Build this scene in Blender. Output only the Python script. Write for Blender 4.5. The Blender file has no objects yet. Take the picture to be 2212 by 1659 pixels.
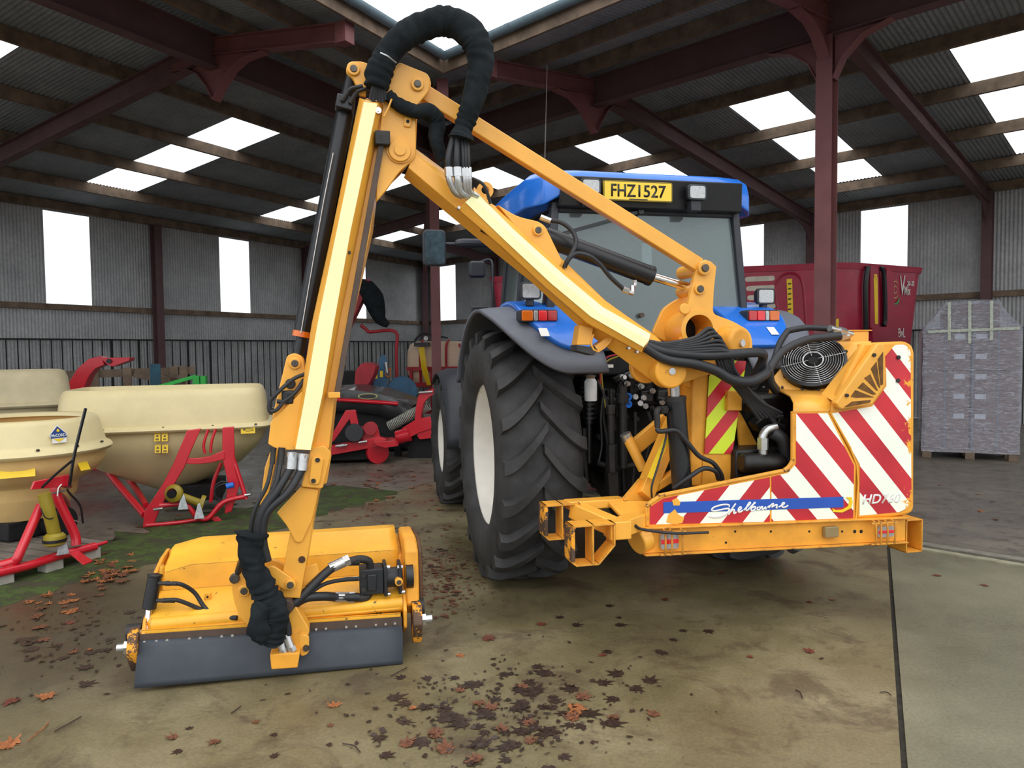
import bpy, math, random
from mathutils import Vector as V, Matrix
random.seed(7)
SC = bpy.context.scene; COL = SC.collection
PI = math.pi
# ---------------------------------------------------------------- camera solved from the building's lines
FPX, PITCH, ROLL, IW, IH, CH = 1600.0, .04626, -.01084, 2212, 1659, 1.7
FWD = V((0, math.cos(PITCH), -math.sin(PITCH))); UP0 = V((0, math.sin(PITCH), math.cos(PITCH))); RT0 = V((1, 0, 0))
RT = math.cos(ROLL)*RT0 + math.sin(ROLL)*UP0; UP = -math.sin(ROLL)*RT0 + math.cos(ROLL)*UP0
CAM = V((0, 0, CH))
def ray(x, y): return FWD + RT*((x-IW/2)/FPX) - UP*((y-IH/2)/FPX)
def G(x, y, z=0.):
    d = ray(x, y); return CAM + d*((z-CH)/d.z)
def P(x, y, Y):
    d = ray(x, y); return CAM + d*(Y/d.y)
cd = bpy.data.cameras.new('camera'); cam = bpy.data.objects.new('camera', cd); COL.objects.link(cam)
cd.sensor_width = 36; cd.lens = FPX/IW*36; cd.clip_end = 300; cd.clip_start = .05
cam.matrix_world = Matrix(((RT.x, UP.x, -FWD.x, CAM.x), (RT.y, UP.y, -FWD.y, CAM.y), (RT.z, UP.z, -FWD.z, CAM.z), (0, 0, 0, 1)))
SC.camera = cam

class Fr:
    """a local frame standing on the ground, turned about z; at() carries an observed direction onto a plane of that frame"""
    def __init__(s, o, deg):
        s.o = V(o); s.rz = math.radians(deg); s.R = Matrix.Rotation(s.rz, 3, 'Z'); s.Ri = s.R.transposed()
    def loc(s, w): return s.Ri @ (V(w)-s.o)
    def at(s, px, py, y=None, x=None, z=None):
        c = s.Ri @ (CAM-s.o); d = s.Ri @ ray(px, py)
        t = (y-c.y)/d.y if y is not None else (x-c.x)/d.x if x is not None else (z-c.z)/d.z
        return c + d*t

# ---------------------------------------------------------------- materials
def newmat(name):
    m = bpy.data.materials.new(name); m.use_nodes = True
    nt = m.node_tree; b = nt.nodes['Principled BSDF']; return m, nt, b
def nd(nt, typ, **k):
    n = nt.nodes.new(typ)
    for a, v in k.items():
        if a.startswith('i_'):
            key = a[2:]; key = int(key) if key.isdigit() else key.replace('_', ' ')
            n.inputs[key].default_value = v
        else: setattr(n, a, v)
    return n
def lk(nt, a, b): nt.links.new(a, b)
def srgb(r, g, b):
    f = lambda c: (c/255/12.92 if c/255 <= .04045 else ((c/255+.055)/1.055)**2.4)
    return (f(r), f(g), f(b), 1)
def ramp(nt, fac, stops, interp='LINEAR'):
    r = nd(nt, 'ShaderNodeValToRGB'); r.color_ramp.interpolation = interp
    e = r.color_ramp.elements
    while len(e) < len(stops): e.new(.5)
    for i, (p, c) in enumerate(stops): e[i].position = p; e[i].color = c if len(c) == 4 else (*c, 1)
    lk(nt, fac, r.inputs[0]); return r
def noise(nt, scale, detail=4, rough=.6, vec=None, dist=0):
    n = nd(nt, 'ShaderNodeTexNoise'); n.inputs['Scale'].default_value = scale; n.inputs['Detail'].default_value = detail
    n.inputs['Roughness'].default_value = rough; n.inputs['Distortion'].default_value = dist
    if vec is not None: lk(nt, vec, n.inputs['Vector'])
    return n
def mixc(nt, fac, a, b, typ='MIX'):
    m = nd(nt, 'ShaderNodeMix'); m.data_type = 'RGBA'; m.blend_type = typ
    for s, v in ((0, fac), (6, a), (7, b)):
        if hasattr(v, 'is_linked') or hasattr(v, 'links'): lk(nt, v, m.inputs[s])
        else: m.inputs[s].default_value = v
    return m.outputs[2]
MATS = {}
def mat(name, col, rough=.5, metal=0., var=.12, vs=6., chip=None, chipt=.68, chips=9., bump=0., bs=60., coat=0., spec=.5, edge=0):
    RUST_ = srgb(74, 48, 34)
    """painted / plain surface: colour with slight blotchy variation, optional chips of a second colour"""
    if name in MATS: return MATS[name]
    m, nt, b = newmat(name); tc = nd(nt, 'ShaderNodeTexCoord')
    o = tc.outputs['Object']
    n = noise(nt, vs, 5, .6, o)
    dark = tuple(c*(1-var*2) for c in col[:3])+(1,); lite = tuple(min(1, c*(1+var)) for c in col[:3])+(1,)
    c = ramp(nt, n.outputs[0], [(.3, dark), (.7, lite)]).outputs[0]
    if chip:
        n2 = noise(nt, chips, 8, .72, o); r2 = ramp(nt, n2.outputs[0], [(chipt, (0, 0, 0, 1)), (chipt+.015, (1, 1, 1, 1))])
        c = mixc(nt, r2.outputs[0], c, chip)
    if edge:   # paint rubbed off along the edges, where noise allows
        bv = nd(nt, 'ShaderNodeBevel', samples=4); bv.inputs['Radius'].default_value = edge; ge = nd(nt, 'ShaderNodeNewGeometry')
        dt = nd(nt, 'ShaderNodeVectorMath', operation='DOT_PRODUCT'); lk(nt, bv.outputs[0], dt.inputs[0]); lk(nt, ge.outputs['Normal'], dt.inputs[1])
        ne = noise(nt, 16, 6, .7, o); ms_ = nd(nt, 'ShaderNodeMath', operation='MULTIPLY_ADD'); lk(nt, ne.outputs[0], ms_.inputs[0]); ms_.inputs[1].default_value = .42; lk(nt, dt.outputs['Value'], ms_.inputs[2])
        re_ = ramp(nt, ms_.outputs[0], [(.5, (1, 1, 1, 1)), (.52, (0, 0, 0, 1))]); mr_ = nd(nt, 'ShaderNodeMapRange'); lk(nt, ms_.outputs[0], mr_.inputs[0]); mr_.inputs[1].default_value = 1.115; mr_.inputs[2].default_value = 1.135; mr_.inputs[3].default_value = 1; mr_.inputs[4].default_value = 0
        c = mixc(nt, mr_.outputs[0], c, RUST_)
    lk(nt, c, b.inputs['Base Color'])
    n3 = noise(nt, vs*3, 3, .6, o)
    mr = nd(nt, 'ShaderNodeMapRange'); lk(nt, n3.outputs[0], mr.inputs[0]); mr.inputs[3].default_value = max(.02, rough-.1); mr.inputs[4].default_value = min(1, rough+.15)
    lk(nt, mr.outputs[0], b.inputs['Roughness'])
    b.inputs['Metallic'].default_value = metal; b.inputs['Coat Weight'].default_value = coat; b.inputs['Coat Roughness'].default_value = .12
    b.inputs['Specular IOR Level'].default_value = spec
    if bump:
        nb = noise(nt, bs, 4, .7, o); bp = nd(nt, 'ShaderNodeBump'); bp.inputs['Strength'].default_value = bump; bp.inputs['Distance'].default_value = .01
        lk(nt, nb.outputs[0], bp.inputs['Height']); lk(nt, bp.outputs[0], b.inputs['Normal'])
    MATS[name] = m; return m

RUST = srgb(74, 48, 34)
RUSTY = mat('rusty_worn_yellow', srgb(84, 62, 46), .65, var=.2, vs=8, chip=srgb(236, 158, 36), chipt=.53, chips=7)
YEL = mat('yellow_paint', srgb(240, 172, 62), .38, var=.07, vs=3, chip=RUST, chipt=.705, chips=11, coat=.2)
YELW = mat('worn_yellow_paint', srgb(234, 162, 50), .5, var=.12, vs=5, chip=RUST, chipt=.665, chips=14, edge=.007)
YELH = mat('hood_yellow_paint', srgb(244, 178, 52), .42, var=.1, vs=4, chip=RUST, chipt=.645, chips=18, edge=.008)
PALE = mat('pale_reflective_tape', srgb(246, 242, 184), .45, var=.03, vs=3, chip=srgb(225, 165, 50), chipt=.74, chips=9)
BLUE = mat('blue_paint', srgb(30, 112, 215), .3, var=.06, coat=.4)
BLACK = mat('black_paint', srgb(24, 25, 29), .35, var=.15, vs=8)
IRON = mat('dark_iron', srgb(52, 50, 49), .55, .3, var=.2, vs=14)
GREYPL = mat('grey_plastic', srgb(98, 102, 112), .62, var=.05)
DKPL = mat('dark_plastic', srgb(44, 47, 54), .5, var=.08)
RUB = mat('rubber', srgb(56, 56, 57), .68, var=.28, vs=5, bump=.15, bs=90)
HOSE = mat('hose_rubber', srgb(33, 34, 38), .5, var=.1)
CLOTH = mat('black_cloth', srgb(34, 39, 42), .95, var=.25, vs=9, bump=.5, bs=120, spec=.15)
STEEL = mat('plated_steel', srgb(196, 196, 196), .3, .9, var=.1, vs=20)
CHROME = mat('chrome', srgb(225, 225, 228), .1, 1., var=.02)
PIN = mat('pin_steel', srgb(92, 86, 80), .42, .8, var=.15, vs=25)
RAIL = mat('brown_slide', srgb(82, 66, 56), .6, var=.15)
WHITE = mat('white_paint', srgb(232, 228, 218), .42, var=.04, chip=srgb(92, 66, 44), chipt=.66, chips=6)
REDP = mat('red_paint', srgb(206, 26, 44), .3, var=.06, coat=.5)
REDD = mat('dull_red_paint', srgb(168, 28, 40), .5, var=.12)
MIXR = mat('crimson_paint', srgb(160, 24, 54), .42, var=.08, coat=.15)
OXIDE = mat('red_oxide_steel', srgb(130, 80, 80), .6, var=.08, vs=3)
OXIDED = mat('dark_oxide_steel', srgb(104, 74, 77), .65, var=.1, vs=3)
WOOD = mat('timber', srgb(128, 108, 90), .8, var=.25, vs=4)
WOODG = mat('grey_timber', srgb(120, 112, 102), .85, var=.2, vs=6)
CREAM = mat('cream_plastic', srgb(220, 204, 156), .38, var=.03, spec=.4)
CREAM2 = mat('amber_cream_plastic', srgb(222, 188, 126), .35, var=.04, spec=.4)
CREAMG = mat('dusty_cream_plastic', srgb(206, 192, 156), .6, var=.06)
GREEN = mat('green_paint', srgb(36, 170, 60), .4)
TEAL = mat('teal_paint', srgb(30, 84, 104), .5, var=.2)
CAPB = mat('blue_plastic', srgb(30, 110, 210), .35)
OLIVE = mat('mustard_plastic', srgb(150, 132, 34), .45)
STICK = mat('yellow_sticker', srgb(238, 200, 30), .45, var=.03)
STICKB = mat('sticker_ink', srgb(40, 34, 20), .5)
WSTICK = mat('white_sticker', srgb(232, 232, 228), .45, var=.03)
NAVY = mat('navy_sticker', srgb(36, 66, 130), .4)
BANDB = mat('blue_band', srgb(38, 84, 178), .35, var=.04)
CONCR = mat('grey_concrete', srgb(172, 168, 158), .85, var=.1, vs=10, bump=.2)
RUBG = mat('grey_rubber_sheet', srgb(58, 64, 72), .62, var=.08, vs=5, bump=.08)
ORANGEL = mat('orange_lens', srgb(226, 110, 20), .2, coat=.5)
REDL = mat('red_lens', srgb(196, 14, 24), .18, coat=.6)
REDL2 = mat('bright_red_lens', srgb(235, 30, 45), .18, coat=.6)
CLEARL = mat('clear_lens', srgb(176, 178, 178), .15, .3, var=.12, vs=60, coat=.6)
BOTTLE = mat('white_bottle', srgb(225, 230, 232), .4)
DKIN = mat('dark_housing', srgb(20, 20, 21), .7, .1, var=.3, vs=10)
CLAY = mat('seat_fabric', srgb(52, 56, 60), .9)
ROPE = mat('orange_wire', srgb(200, 100, 30), .5)

# ---------------------------------------------------------------- mesh builder
class MB:
    def __init__(s): s.v = []; s.f = []; s.mi = []; s.cm = 0
    def add(s, vs, fs):
        o = len(s.v); s.v += [V(a) for a in vs]; s.f += [tuple(i+o for i in f) for f in fs]; s.mi += [s.cm]*len(fs); return s
    def box(s, a, b):
        x0, y0, z0 = a; x1, y1, z1 = b
        return s.hexa([(x0, y0, z0), (x1, y0, z0), (x1, y1, z0), (x0, y1, z0)], [(x0, y0, z1), (x1, y0, z1), (x1, y1, z1), (x0, y1, z1)])
    def hexa(s, lo, hi):
        n = len(lo); return s.add(list(lo)+list(hi), [tuple(range(n))[::-1], tuple(range(n, 2*n))]+[(i, (i+1) % n, (i+1) % n+n, i+n) for i in range(n)])
    def cb(s, c, sx, sy, sz, rot=None):
        c = V(c); pts = []
        for k in (-1, 1):
            for i, j in ((-1, -1), (1, -1), (1, 1), (-1, 1)):
                p = V((i*sx/2, j*sy/2, k*sz/2)); 
                if rot is not None: p = rot @ p
                pts.append(c+p)
        return s.hexa(pts[:4], pts[4:])
    def slab(s, poly, d):
        """polygon of 3d points extruded by vector d"""
        d = V(d); return s.hexa([V(p) for p in poly], [V(p)+d for p in poly])
    def bar(s, p0, p1, w, h, up=(0, 0, 1), w1=None, h1=None):
        """rectangular bar from p0 to p1, h along up"""
        p0 = V(p0); p1 = V(p1); d = (p1-p0).normalized(); up = V(up); sd = d.cross(up).normalized(); u = sd.cross(d).normalized()
        w1 = w if w1 is None else w1; h1 = h if h1 is None else h1
        q = lambda p, w, h: [p+sd*a*w/2+u*b*h/2 for a, b in ((-1, -1), (1, -1), (1, 1), (-1, 1))]
        return s.hexa(q(p0, w, h), q(p1, w1, h1))
    def sweep(s, prof, pts, up, closed=True, caps=True):
        """profile [(side, up)] swept along straight-ish points with constant up hint; prof may be a list per point"""
        pts = [V(p) for p in pts]; up = V(up); rings = []
        for i, p in enumerate(pts):
            d = (pts[min(i+1, len(pts)-1)]-pts[max(i-1, 0)]).normalized(); sd = d.cross(up).normalized(); u = sd.cross(d).normalized()
            pr = prof[i] if isinstance(prof[0], list) else prof
            rings.append([p+sd*a+u*b for a, b in pr])
        n = len(rings[0]); vs = [v for r in rings for v in r]; fs = []
        for i in range(len(rings)-1):
            for j in range(n if closed else n-1):
                k = (j+1) % n; fs.append((i*n+j, i*n+k, (i+1)*n+k, (i+1)*n+j))
        if closed and caps: fs += [tuple(range(n))[::-1], tuple(range((len(rings)-1)*n, len(rings)*n))]
        return s.add(vs, fs)
    def cyl(s, p0, p1, r, r1=None, n=20, cap=True):
        p0 = V(p0); p1 = V(p1); d = (p1-p0).normalized(); r1 = r if r1 is None else r1
        a = d.orthogonal().normalized(); b = d.cross(a)
        lo = [p0+(a*math.cos(2*PI*i/n)+b*math.sin(2*PI*i/n))*r for i in range(n)]
        hi = [p1+(a*math.cos(2*PI*i/n)+b*math.sin(2*PI*i/n))*r1 for i in range(n)]
        fs = [(i, (i+1) % n, (i+1) % n+n, i+n) for i in range(n)]
        if cap: fs += [tuple(range(n))[::-1], tuple(range(n, 2*n))]
        return s.add(lo+hi, fs)
    def ring(s, c, ax, ro, ri, t, n=28):
        c = V(c); ax = V(ax).normalized()
        return s.lathe([(ri, -t/2), (ro, -t/2), (ro, t/2), (ri, t/2), (ri, -t/2)], c, ax, n)
    def lathe(s, prof, c=(0, 0, 0), ax=(0, 0, 1), n=32, a0=0, a1=2*PI):
        """profile [(radius, along axis)]"""
        c = V(c); ax = V(ax).normalized(); a = ax.orthogonal().normalized() if abs(ax.z) < .9 else V((1, 0, 0)); b = ax.cross(a)
        full = abs(a1-a0-2*PI) < 1e-6; m = n if full else n+1; vs = []
        for i in range(m):
            t = a0+(a1-a0)*i/n
            for r, h in prof: vs.append(c+ax*h+(a*math.cos(t)+b*math.sin(t))*r)
        k = len(prof); fs = []
        for i in range(n):
            i2 = (i+1) % m
            for j in range(k-1): fs.append((i*k+j, i2*k+j, i2*k+j+1, i*k+j+1))
        return s.add(vs, fs)
    def tube(s, pts, r, n=10, sub=6, rs=None, cap=True):
        """smooth round tube through points (Catmull-Rom)"""
        pts = [V(p) for p in pts]; path = []; rr = []
        rs = rs or [r]*len(pts)
        if len(pts) == 2: path = pts; rr = rs
        else:
            e = [pts[0]*2-pts[1]]+pts+[pts[-1]*2-pts[-2]]
            for i in range(1, len(e)-2):
                for k in range(sub):
                    t = k/sub; a, b, c, d = e[i-1:i+3]
                    path.append(.5*((2*b)+(c-a)*t+(2*a-5*b+4*c-d)*t*t+(3*b-a-3*c+d)*t**3)); rr.append(rs[i-1]*(1-t)+rs[i]*t)
            path.append(pts[-1]); rr.append(rs[-1])
        nrm = None; vs = []
        for i, p in enumerate(path):
            d = (path[min(i+1, len(path)-1)]-path[max(i-1, 0)]).normalized()
            if nrm is None: nrm = d.orthogonal().normalized()
            else: nrm = (nrm-d*nrm.dot(d)).normalized()
            b = d.cross(nrm)
            vs += [p+(nrm*math.cos(2*PI*j/n)+b*math.sin(2*PI*j/n))*rr[i] for j in range(n)]
        fs = [(i*n+j, i*n+(j+1) % n, (i+1)*n+(j+1) % n, (i+1)*n+j) for i in range(len(path)-1) for j in range(n)]
        if cap: fs += [tuple(range(n))[::-1], tuple(range((len(path)-1)*n, len(path)*n))]
        return s.add(vs, fs)
    def grid(s, rows):
        m = len(rows[0]); vs = [p for r in rows for p in r]
        return s.add(vs, [(i*m+j, i*m+j+1, (i+1)*m+j+1, (i+1)*m+j) for i in range(len(rows)-1) for j in range(m-1)])
    def build(s, name, m, parent=None, smooth=35, bevel=0, solid=0, seg=2, sub=0, recalc=True):
        me = bpy.data.meshes.new(name); me.from_pydata([tuple(v) for v in s.v], [], s.f); me.update()
        for x in (m if isinstance(m, (list, tuple)) else [m]): me.materials.append(x)
        if any(s.mi): me.polygons.foreach_set('material_index', s.mi)
        if recalc:
            import bmesh
            bm = bmesh.new(); bm.from_mesh(me); bmesh.ops.recalc_face_normals(bm, faces=bm.faces); bm.to_mesh(me); bm.free()
        o = bpy.data.objects.new(name, me); COL.objects.link(o)
        if parent is not None: o.parent = parent
        if smooth:
            me.polygons.foreach_set('use_smooth', [True]*len(me.polygons))
            if smooth < 180: me.set_sharp_from_angle(angle=math.radians(smooth))
        if solid:
            q = o.modifiers.new('solid', 'SOLIDIFY'); q.thickness = solid; q.offset = 0
        if bevel:
            q = o.modifiers.new('bevel', 'BEVEL'); q.width = bevel; q.segments = seg; q.limit_method = 'ANGLE'; q.angle_limit = math.radians(40)
        if sub:
            q = o.modifiers.new('sub', 'SUBSURF'); q.levels = sub; q.render_levels = sub
        return o
def tag(o, label=None, cat=None, group=None, kind=None):
    if label: o['label'] = label
    if cat: o['category'] = cat
    if group: o['group'] = group
    if kind: o['kind'] = kind
    return o
def empty(name, loc, rz=0., label=None, cat=None, group=None):
    o = bpy.data.objects.new(name, None); COL.objects.link(o); o.location = loc; o.rotation_euler = (0, 0, rz); o.empty_display_size = .1
    return tag(o, label, cat, group)
def disc_poly(c, u, w, r, a0, a1, n=10):
    """arc points about c in plane u,w"""
    return [V(c)+V(u)*math.cos(a0+(a1-a0)*i/n)*r+V(w)*math.sin(a0+(a1-a0)*i/n)*r for i in range(n+1)]
def rrect(x0, x1, z0, z1, r, y, n=4):
    out = []
    for cx, cz, a in ((x1-r, z1-r, 0), (x0+r, z1-r, PI/2), (x0+r, z0+r, PI), (x1-r, z0+r, 3*PI/2)):
        out += [V((cx+r*math.cos(a+PI/2*i/n), y, cz+r*math.sin(a+PI/2*i/n))) for i in range(n+1)]
    return out
def letters(name, txt, m, parent, org, ux, uy, w=None, h=None, thick=.002, shear=0., bold=0., sx=1.):
    """raised lettering; org = lower left, ux, uy unit directions, w or h = size"""
    cu = bpy.data.curves.new(name, 'FONT'); cu.body = txt; cu.size = 1; cu.shear = shear; cu.offset = bold; cu.resolution_u = 3
    t = bpy.data.objects.new(name, cu); COL.objects.link(t); bpy.context.view_layer.update()
    me = bpy.data.meshes.new_from_object(t.evaluated_get(bpy.context.evaluated_depsgraph_get())); bpy.data.objects.remove(t)
    xs = [v.co.x for v in me.vertices]; ys = [v.co.y for v in me.vertices]; x0, x1, y0, y1 = min(xs), max(xs), min(ys), max(ys)
    kx = w/(x1-x0) if w else h/(y1-y0)*sx
    ky = h/(y1-y0) if h else kx
    org = V(org); ux = V(ux).normalized(); uy = V(uy).normalized(); nn = ux.cross(uy)
    for v in me.vertices: v.co = org+ux*((v.co.x-x0)*kx)+uy*((v.co.y-y0)*ky)+nn*(thick)
    me.materials.clear(); me.materials.append(m)
    o = bpy.data.objects.new(name, me); COL.objects.link(o); o.parent = parent
    q = o.modifiers.new('solid', 'SOLIDIFY'); q.thickness = thick*.8; q.offset = -1
    return o
# ================================================================ THE SHED: two wings meeting at 105 degrees
aL = math.radians(28.83); aR = math.radians(45.75)
DL = V((math.sin(aL), math.cos(aL), 0)); CL = V((-math.cos(aL), math.sin(aL), 0))
DR = V((-math.sin(aR), math.cos(aR), 0)); CR = V((math.cos(aR), math.sin(aR), 0))
WL, WR, SL, Z0 = 17.45, 19.02, .142, 5.2
def pt(wing, a, c, z=0): D, C = (DL, CL) if wing == 'L' else (DR, CR); return D*a+C*c+V((0, 0, z))
GUT = {'L': 6.2, 'R': 7.3}; RID = {'L': 9.0, 'R': 10.33}
def roofz(wing, c):
    z = lambda c: Z0+SL*((WL if wing == 'L' else WR)-c)
    return z(c) if c >= RID[wing] else z(RID[wing])-SL*(RID[wing]-c)
def meet(cl, cr):
    det = CL.x*CR.y-CL.y*CR.x; return V(((cl*CR.y-cr*CL.y)/det, (CL.x*cr-CR.x*cl)/det, 0))
CORN = meet(WL, WR); cornaL = CORN.dot(DL); cornaR = CORN.dot(DR)
def along_hip(wing, c):   # where the two roofs meet, for a given distance c
    k = (WL-c) if wing == 'L' else (WR-c); p = meet(WL-k, WR-k)
    if c < RID[wing]:
        t = (c-GUT[wing])/(RID[wing]-GUT[wing]); k0 = WL-RID['L']; p = meet(GUT['L'], GUT['R']).lerp(meet(RID['L'], RID['R']), t)
    return p.dot(DL if wing == 'L' else DR)

def sheetmat(name, c1, c2, rough=.6):
    m, nt, b = newmat(name); tc = nd(nt, 'ShaderNodeTexCoord')
    n = noise(nt, 1.3, 6, .65, tc.outputs['Object']); n2 = noise(nt, 14, 4, .6, tc.outputs['Object'])
    c = ramp(nt, n.outputs[0], [(.3, c1), (.7, c2)]).outputs[0]
    c = mixc(nt, .35, c, ramp(nt, n2.outputs[0], [(.35, (.35, .35, .35, 1)), (.65, (.65, .65, .65, 1))]).outputs[0], 'OVERLAY')
    lk(nt, c, b.inputs['Base Color']); b.inputs['Roughness'].default_value = rough; b.inputs['Metallic'].default_value = .15
    return m
WALLM = sheetmat('corrugated_wall_sheet', srgb(166, 167, 168), srgb(196, 196, 196))
ROOFM = sheetmat('corrugated_roof_sheet', srgb(134, 141, 147), srgb(164, 170, 175))
def lightmat():
    m, nt, b = newmat('translucent_sheet'); nt.nodes.remove(b); out = nt.nodes['Material Output']
    t = nd(nt, 'ShaderNodeBsdfTransparent'); t.inputs[0].default_value = (.92, .94, .95, 1)
    d = nd(nt, 'ShaderNodeBsdfTranslucent'); d.inputs[0].default_value = (.9, .93, .95, 1)
    mx = nd(nt, 'ShaderNodeMixShader'); mx.inputs[0].default_value = .35; lk(nt, t.outputs[0], mx.inputs[1]); lk(nt, d.outputs[0], mx.inputs[2]); lk(nt, mx.outputs[0], out.inputs[0])
    return m
LIGHTM = lightmat()
PITCHC, AMP = .076, .009
def corr_strip(mb, p0, d, up, n0, n1, lo, hi, nrm):
    """corrugated sheet between corrugation samples n0..n1; lo/hi functions of distance give the two ends along 'up'"""
    rows = [[], []]
    for i in range(n0, n1+1):
        s = i*PITCHC/6; w = math.sin(i*PI/3)*AMP
        for r, fn in ((0, lo), (1, hi)): rows[r].append(p0+d*s+up(fn(s), s)+nrm*w)
    mb.grid(rows)
def nsamp(s): return int(round(s/(PITCHC/6)))
# walls (z up) ------------------------------------------------------------
wins = {'L': [(4.95, 6.02), (9.74, 10.81), (14.55, 15.62), (19.5, 20.9)], 'R': [(-.1, 1.0), (2.0-.0, 3.05), (5.54, 6.59), (9.07, 10.15), (12.6, 13.7), (17.3, 18.5), (21.5, 22.58)]}
wins['R'] = [(-1.5, -.45), (5.54, 6.59), (9.07, 10.15), (12.6, 13.7), (17.3, 18.5), (21.5, 22.58)]
WT, WBZ = 4.98, 2.86
wn = 0
for wing, side in (('L', 'left'), ('R', 'right')):
    D, C = (DL, CL) if wing == 'L' else (DR, CR); w = WL if wing == 'L' else WR; end = cornaL if wing == 'L' else cornaR
    a0 = -2.0 if wing == 'L' else -4.0
    mb = MB(); base = D*a0+C*w; upf = lambda z, s: V((0, 0, z))
    cuts = sorted((max(a, a0)-a0, b-a0) for a, b in wins[wing]); s = 0; tot = end-a0
    for a, b in cuts+[(tot, tot)]:
        corr_strip(mb, base, D, upf, nsamp(s), nsamp(a), lambda s: 0, lambda s: 5.22, C)
        if b > a:
            corr_strip(mb, base, D, upf, nsamp(a), nsamp(b), lambda s: 0, lambda s: WBZ, C)
            corr_strip(mb, base, D, upf, nsamp(a), nsamp(b), lambda s: WT, lambda s: 5.22, C)
            wb = MB(); corr_strip(wb, base+C*.01, D, upf, nsamp(a), nsamp(b), lambda s: WBZ-.05, lambda s: WT+.05, C); wn += 1
            tag(wb.build('window_%d' % wn, LIGHTM, smooth=180, recalc=False), kind='structure')
        s = b
    tag(mb.build('wall_'+side, WALLM, smooth=180, recalc=False), kind='structure')
# roofs --------------------------------------------------------------------
sky = {'L': [(4.95, 6.04), (9.79, 10.96), (14.61, 15.75), (19.4, 20.4)], 'R': [(-1.6, -.5), (2.03, 3.14), (5.62, 6.73), (9.22, 10.37), (12.9, 14.0), (16.6, 17.7)]}
skc = {'L': (10.87, 15.84), 'R': (12.23, 17.45)}
rn = 0
for wing in 'LR':
    D, C = (DL, CL) if wing == 'L' else (DR, CR); w = WL if wing == 'L' else WR
    a0 = -2.0 if wing == 'L' else -4.0; g = GUT[wing]; c0, c1 = skc[wing]
    nrm = V((0, 0, 1)); base = D*a0; rd = RID[wing]
    upf = lambda c, s: C*c+V((0, 0, roofz(wing, c)))
    k0 = along_hip(wing, rd)-a0; k1 = along_hip(wing, w)-a0; kg = along_hip(wing, g)-a0
    hipc = lambda s: rd if s <= k0 else rd+(s-k0)/(k1-k0)*(w+.1-rd)
    mo = MB(); corr_strip(mo, base, D, upf, 0, nsamp(k0), lambda s: g if s <= kg else g+(s-kg)/(k0-kg)*(rd-g), lambda s: rd, nrm)
    tag(mo.build('ceiling_overhang_'+('left' if wing == 'L' else 'right'), ROOFM, smooth=180, recalc=False), kind='structure')
    mb = MB(); s = 0; tot = k1
    for a, b in [(x-a0, y-a0) for x, y in sky[wing]]+[(tot, tot)]:
        corr_strip(mb, base, D, upf, nsamp(s), nsamp(a), hipc, lambda s: w+.1, nrm)
        if b > a:
            corr_strip(mb, base, D, upf, nsamp(a), nsamp(b), lambda s: min(hipc(s), c0), lambda s: c0, nrm)
            corr_strip(mb, base, D, upf, nsamp(a), nsamp(b), lambda s: c1, lambda s: w+.1, nrm)
            wb = MB(); corr_strip(wb, base+V((0, 0, .012)), D, upf, nsamp(a), nsamp(b), lambda s: max(hipc(s), c0-.05), lambda s: c1+.05, nrm); rn += 1
            wn += 1; tag(wb.build('window_%d' % wn, LIGHTM, smooth=180, recalc=False), kind='structure')
        s = b
    tag(mb.build('ceiling' if wing == 'L' else 'ceiling_right', ROOFM, smooth=180, recalc=False), kind='structure')
# purlins, girts, rails ------------------------------------------------------
def struct(mb, name, m, **k): return tag(mb.build(name, m, **k), kind='structure')
tn = 0
def trim(mb, m, **k):
    global tn; tn += 1; return struct(mb, 'trim_%d' % tn, m, **k)
purl = {'L': [17.33, 15.86, 14.2, 12.53, 10.84, 9.3, 8.3, 7.2], 'R': [18.9, 17.5, 15.72, 13.92, 12.2, 10.6, 9.5, 8.4]}
for wing in 'LR':
    D, C = (DL, CL) if wing == 'L' else (DR, CR); w = WL if wing == 'L' else WR
    for c in purl[wing]:
        mb = MB(); zt = roofz(wing, c)-.012; a1 = along_hip(wing, c); a0 = -2 if wing == 'L' else -4
        mb.bar(pt(wing, a0, c, zt-.1), pt(wing, a1, c, zt-.1), .075, .2); trim(mb, WOOD)
    end = cornaL if wing == 'L' else cornaR
    mb = MB(); mb.bar(pt(wing, a0, w-.06, 2.8), pt(wing, end-.1, w-.06, 2.8), .08, .13); trim(mb, WOOD)
    # sheeting rail with steel uprights (cattle barrier) low on the wall
    mb = MB(); mb.bar(pt(wing, a0, w-.12, 2.05), pt(wing, end-.2, w-.12, 2.05), .04, .04); trim(mb, IRON)
    mb = MB(); a = a0
    while a < end-.2:
        mb.bar(pt(wing, a, w-.1, 0), pt(wing, a, w-.1, 2.03), .016, .02 if int(a*10) % 7 else .06, up=D); a += .24
    trim(mb, IRON)
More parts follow.
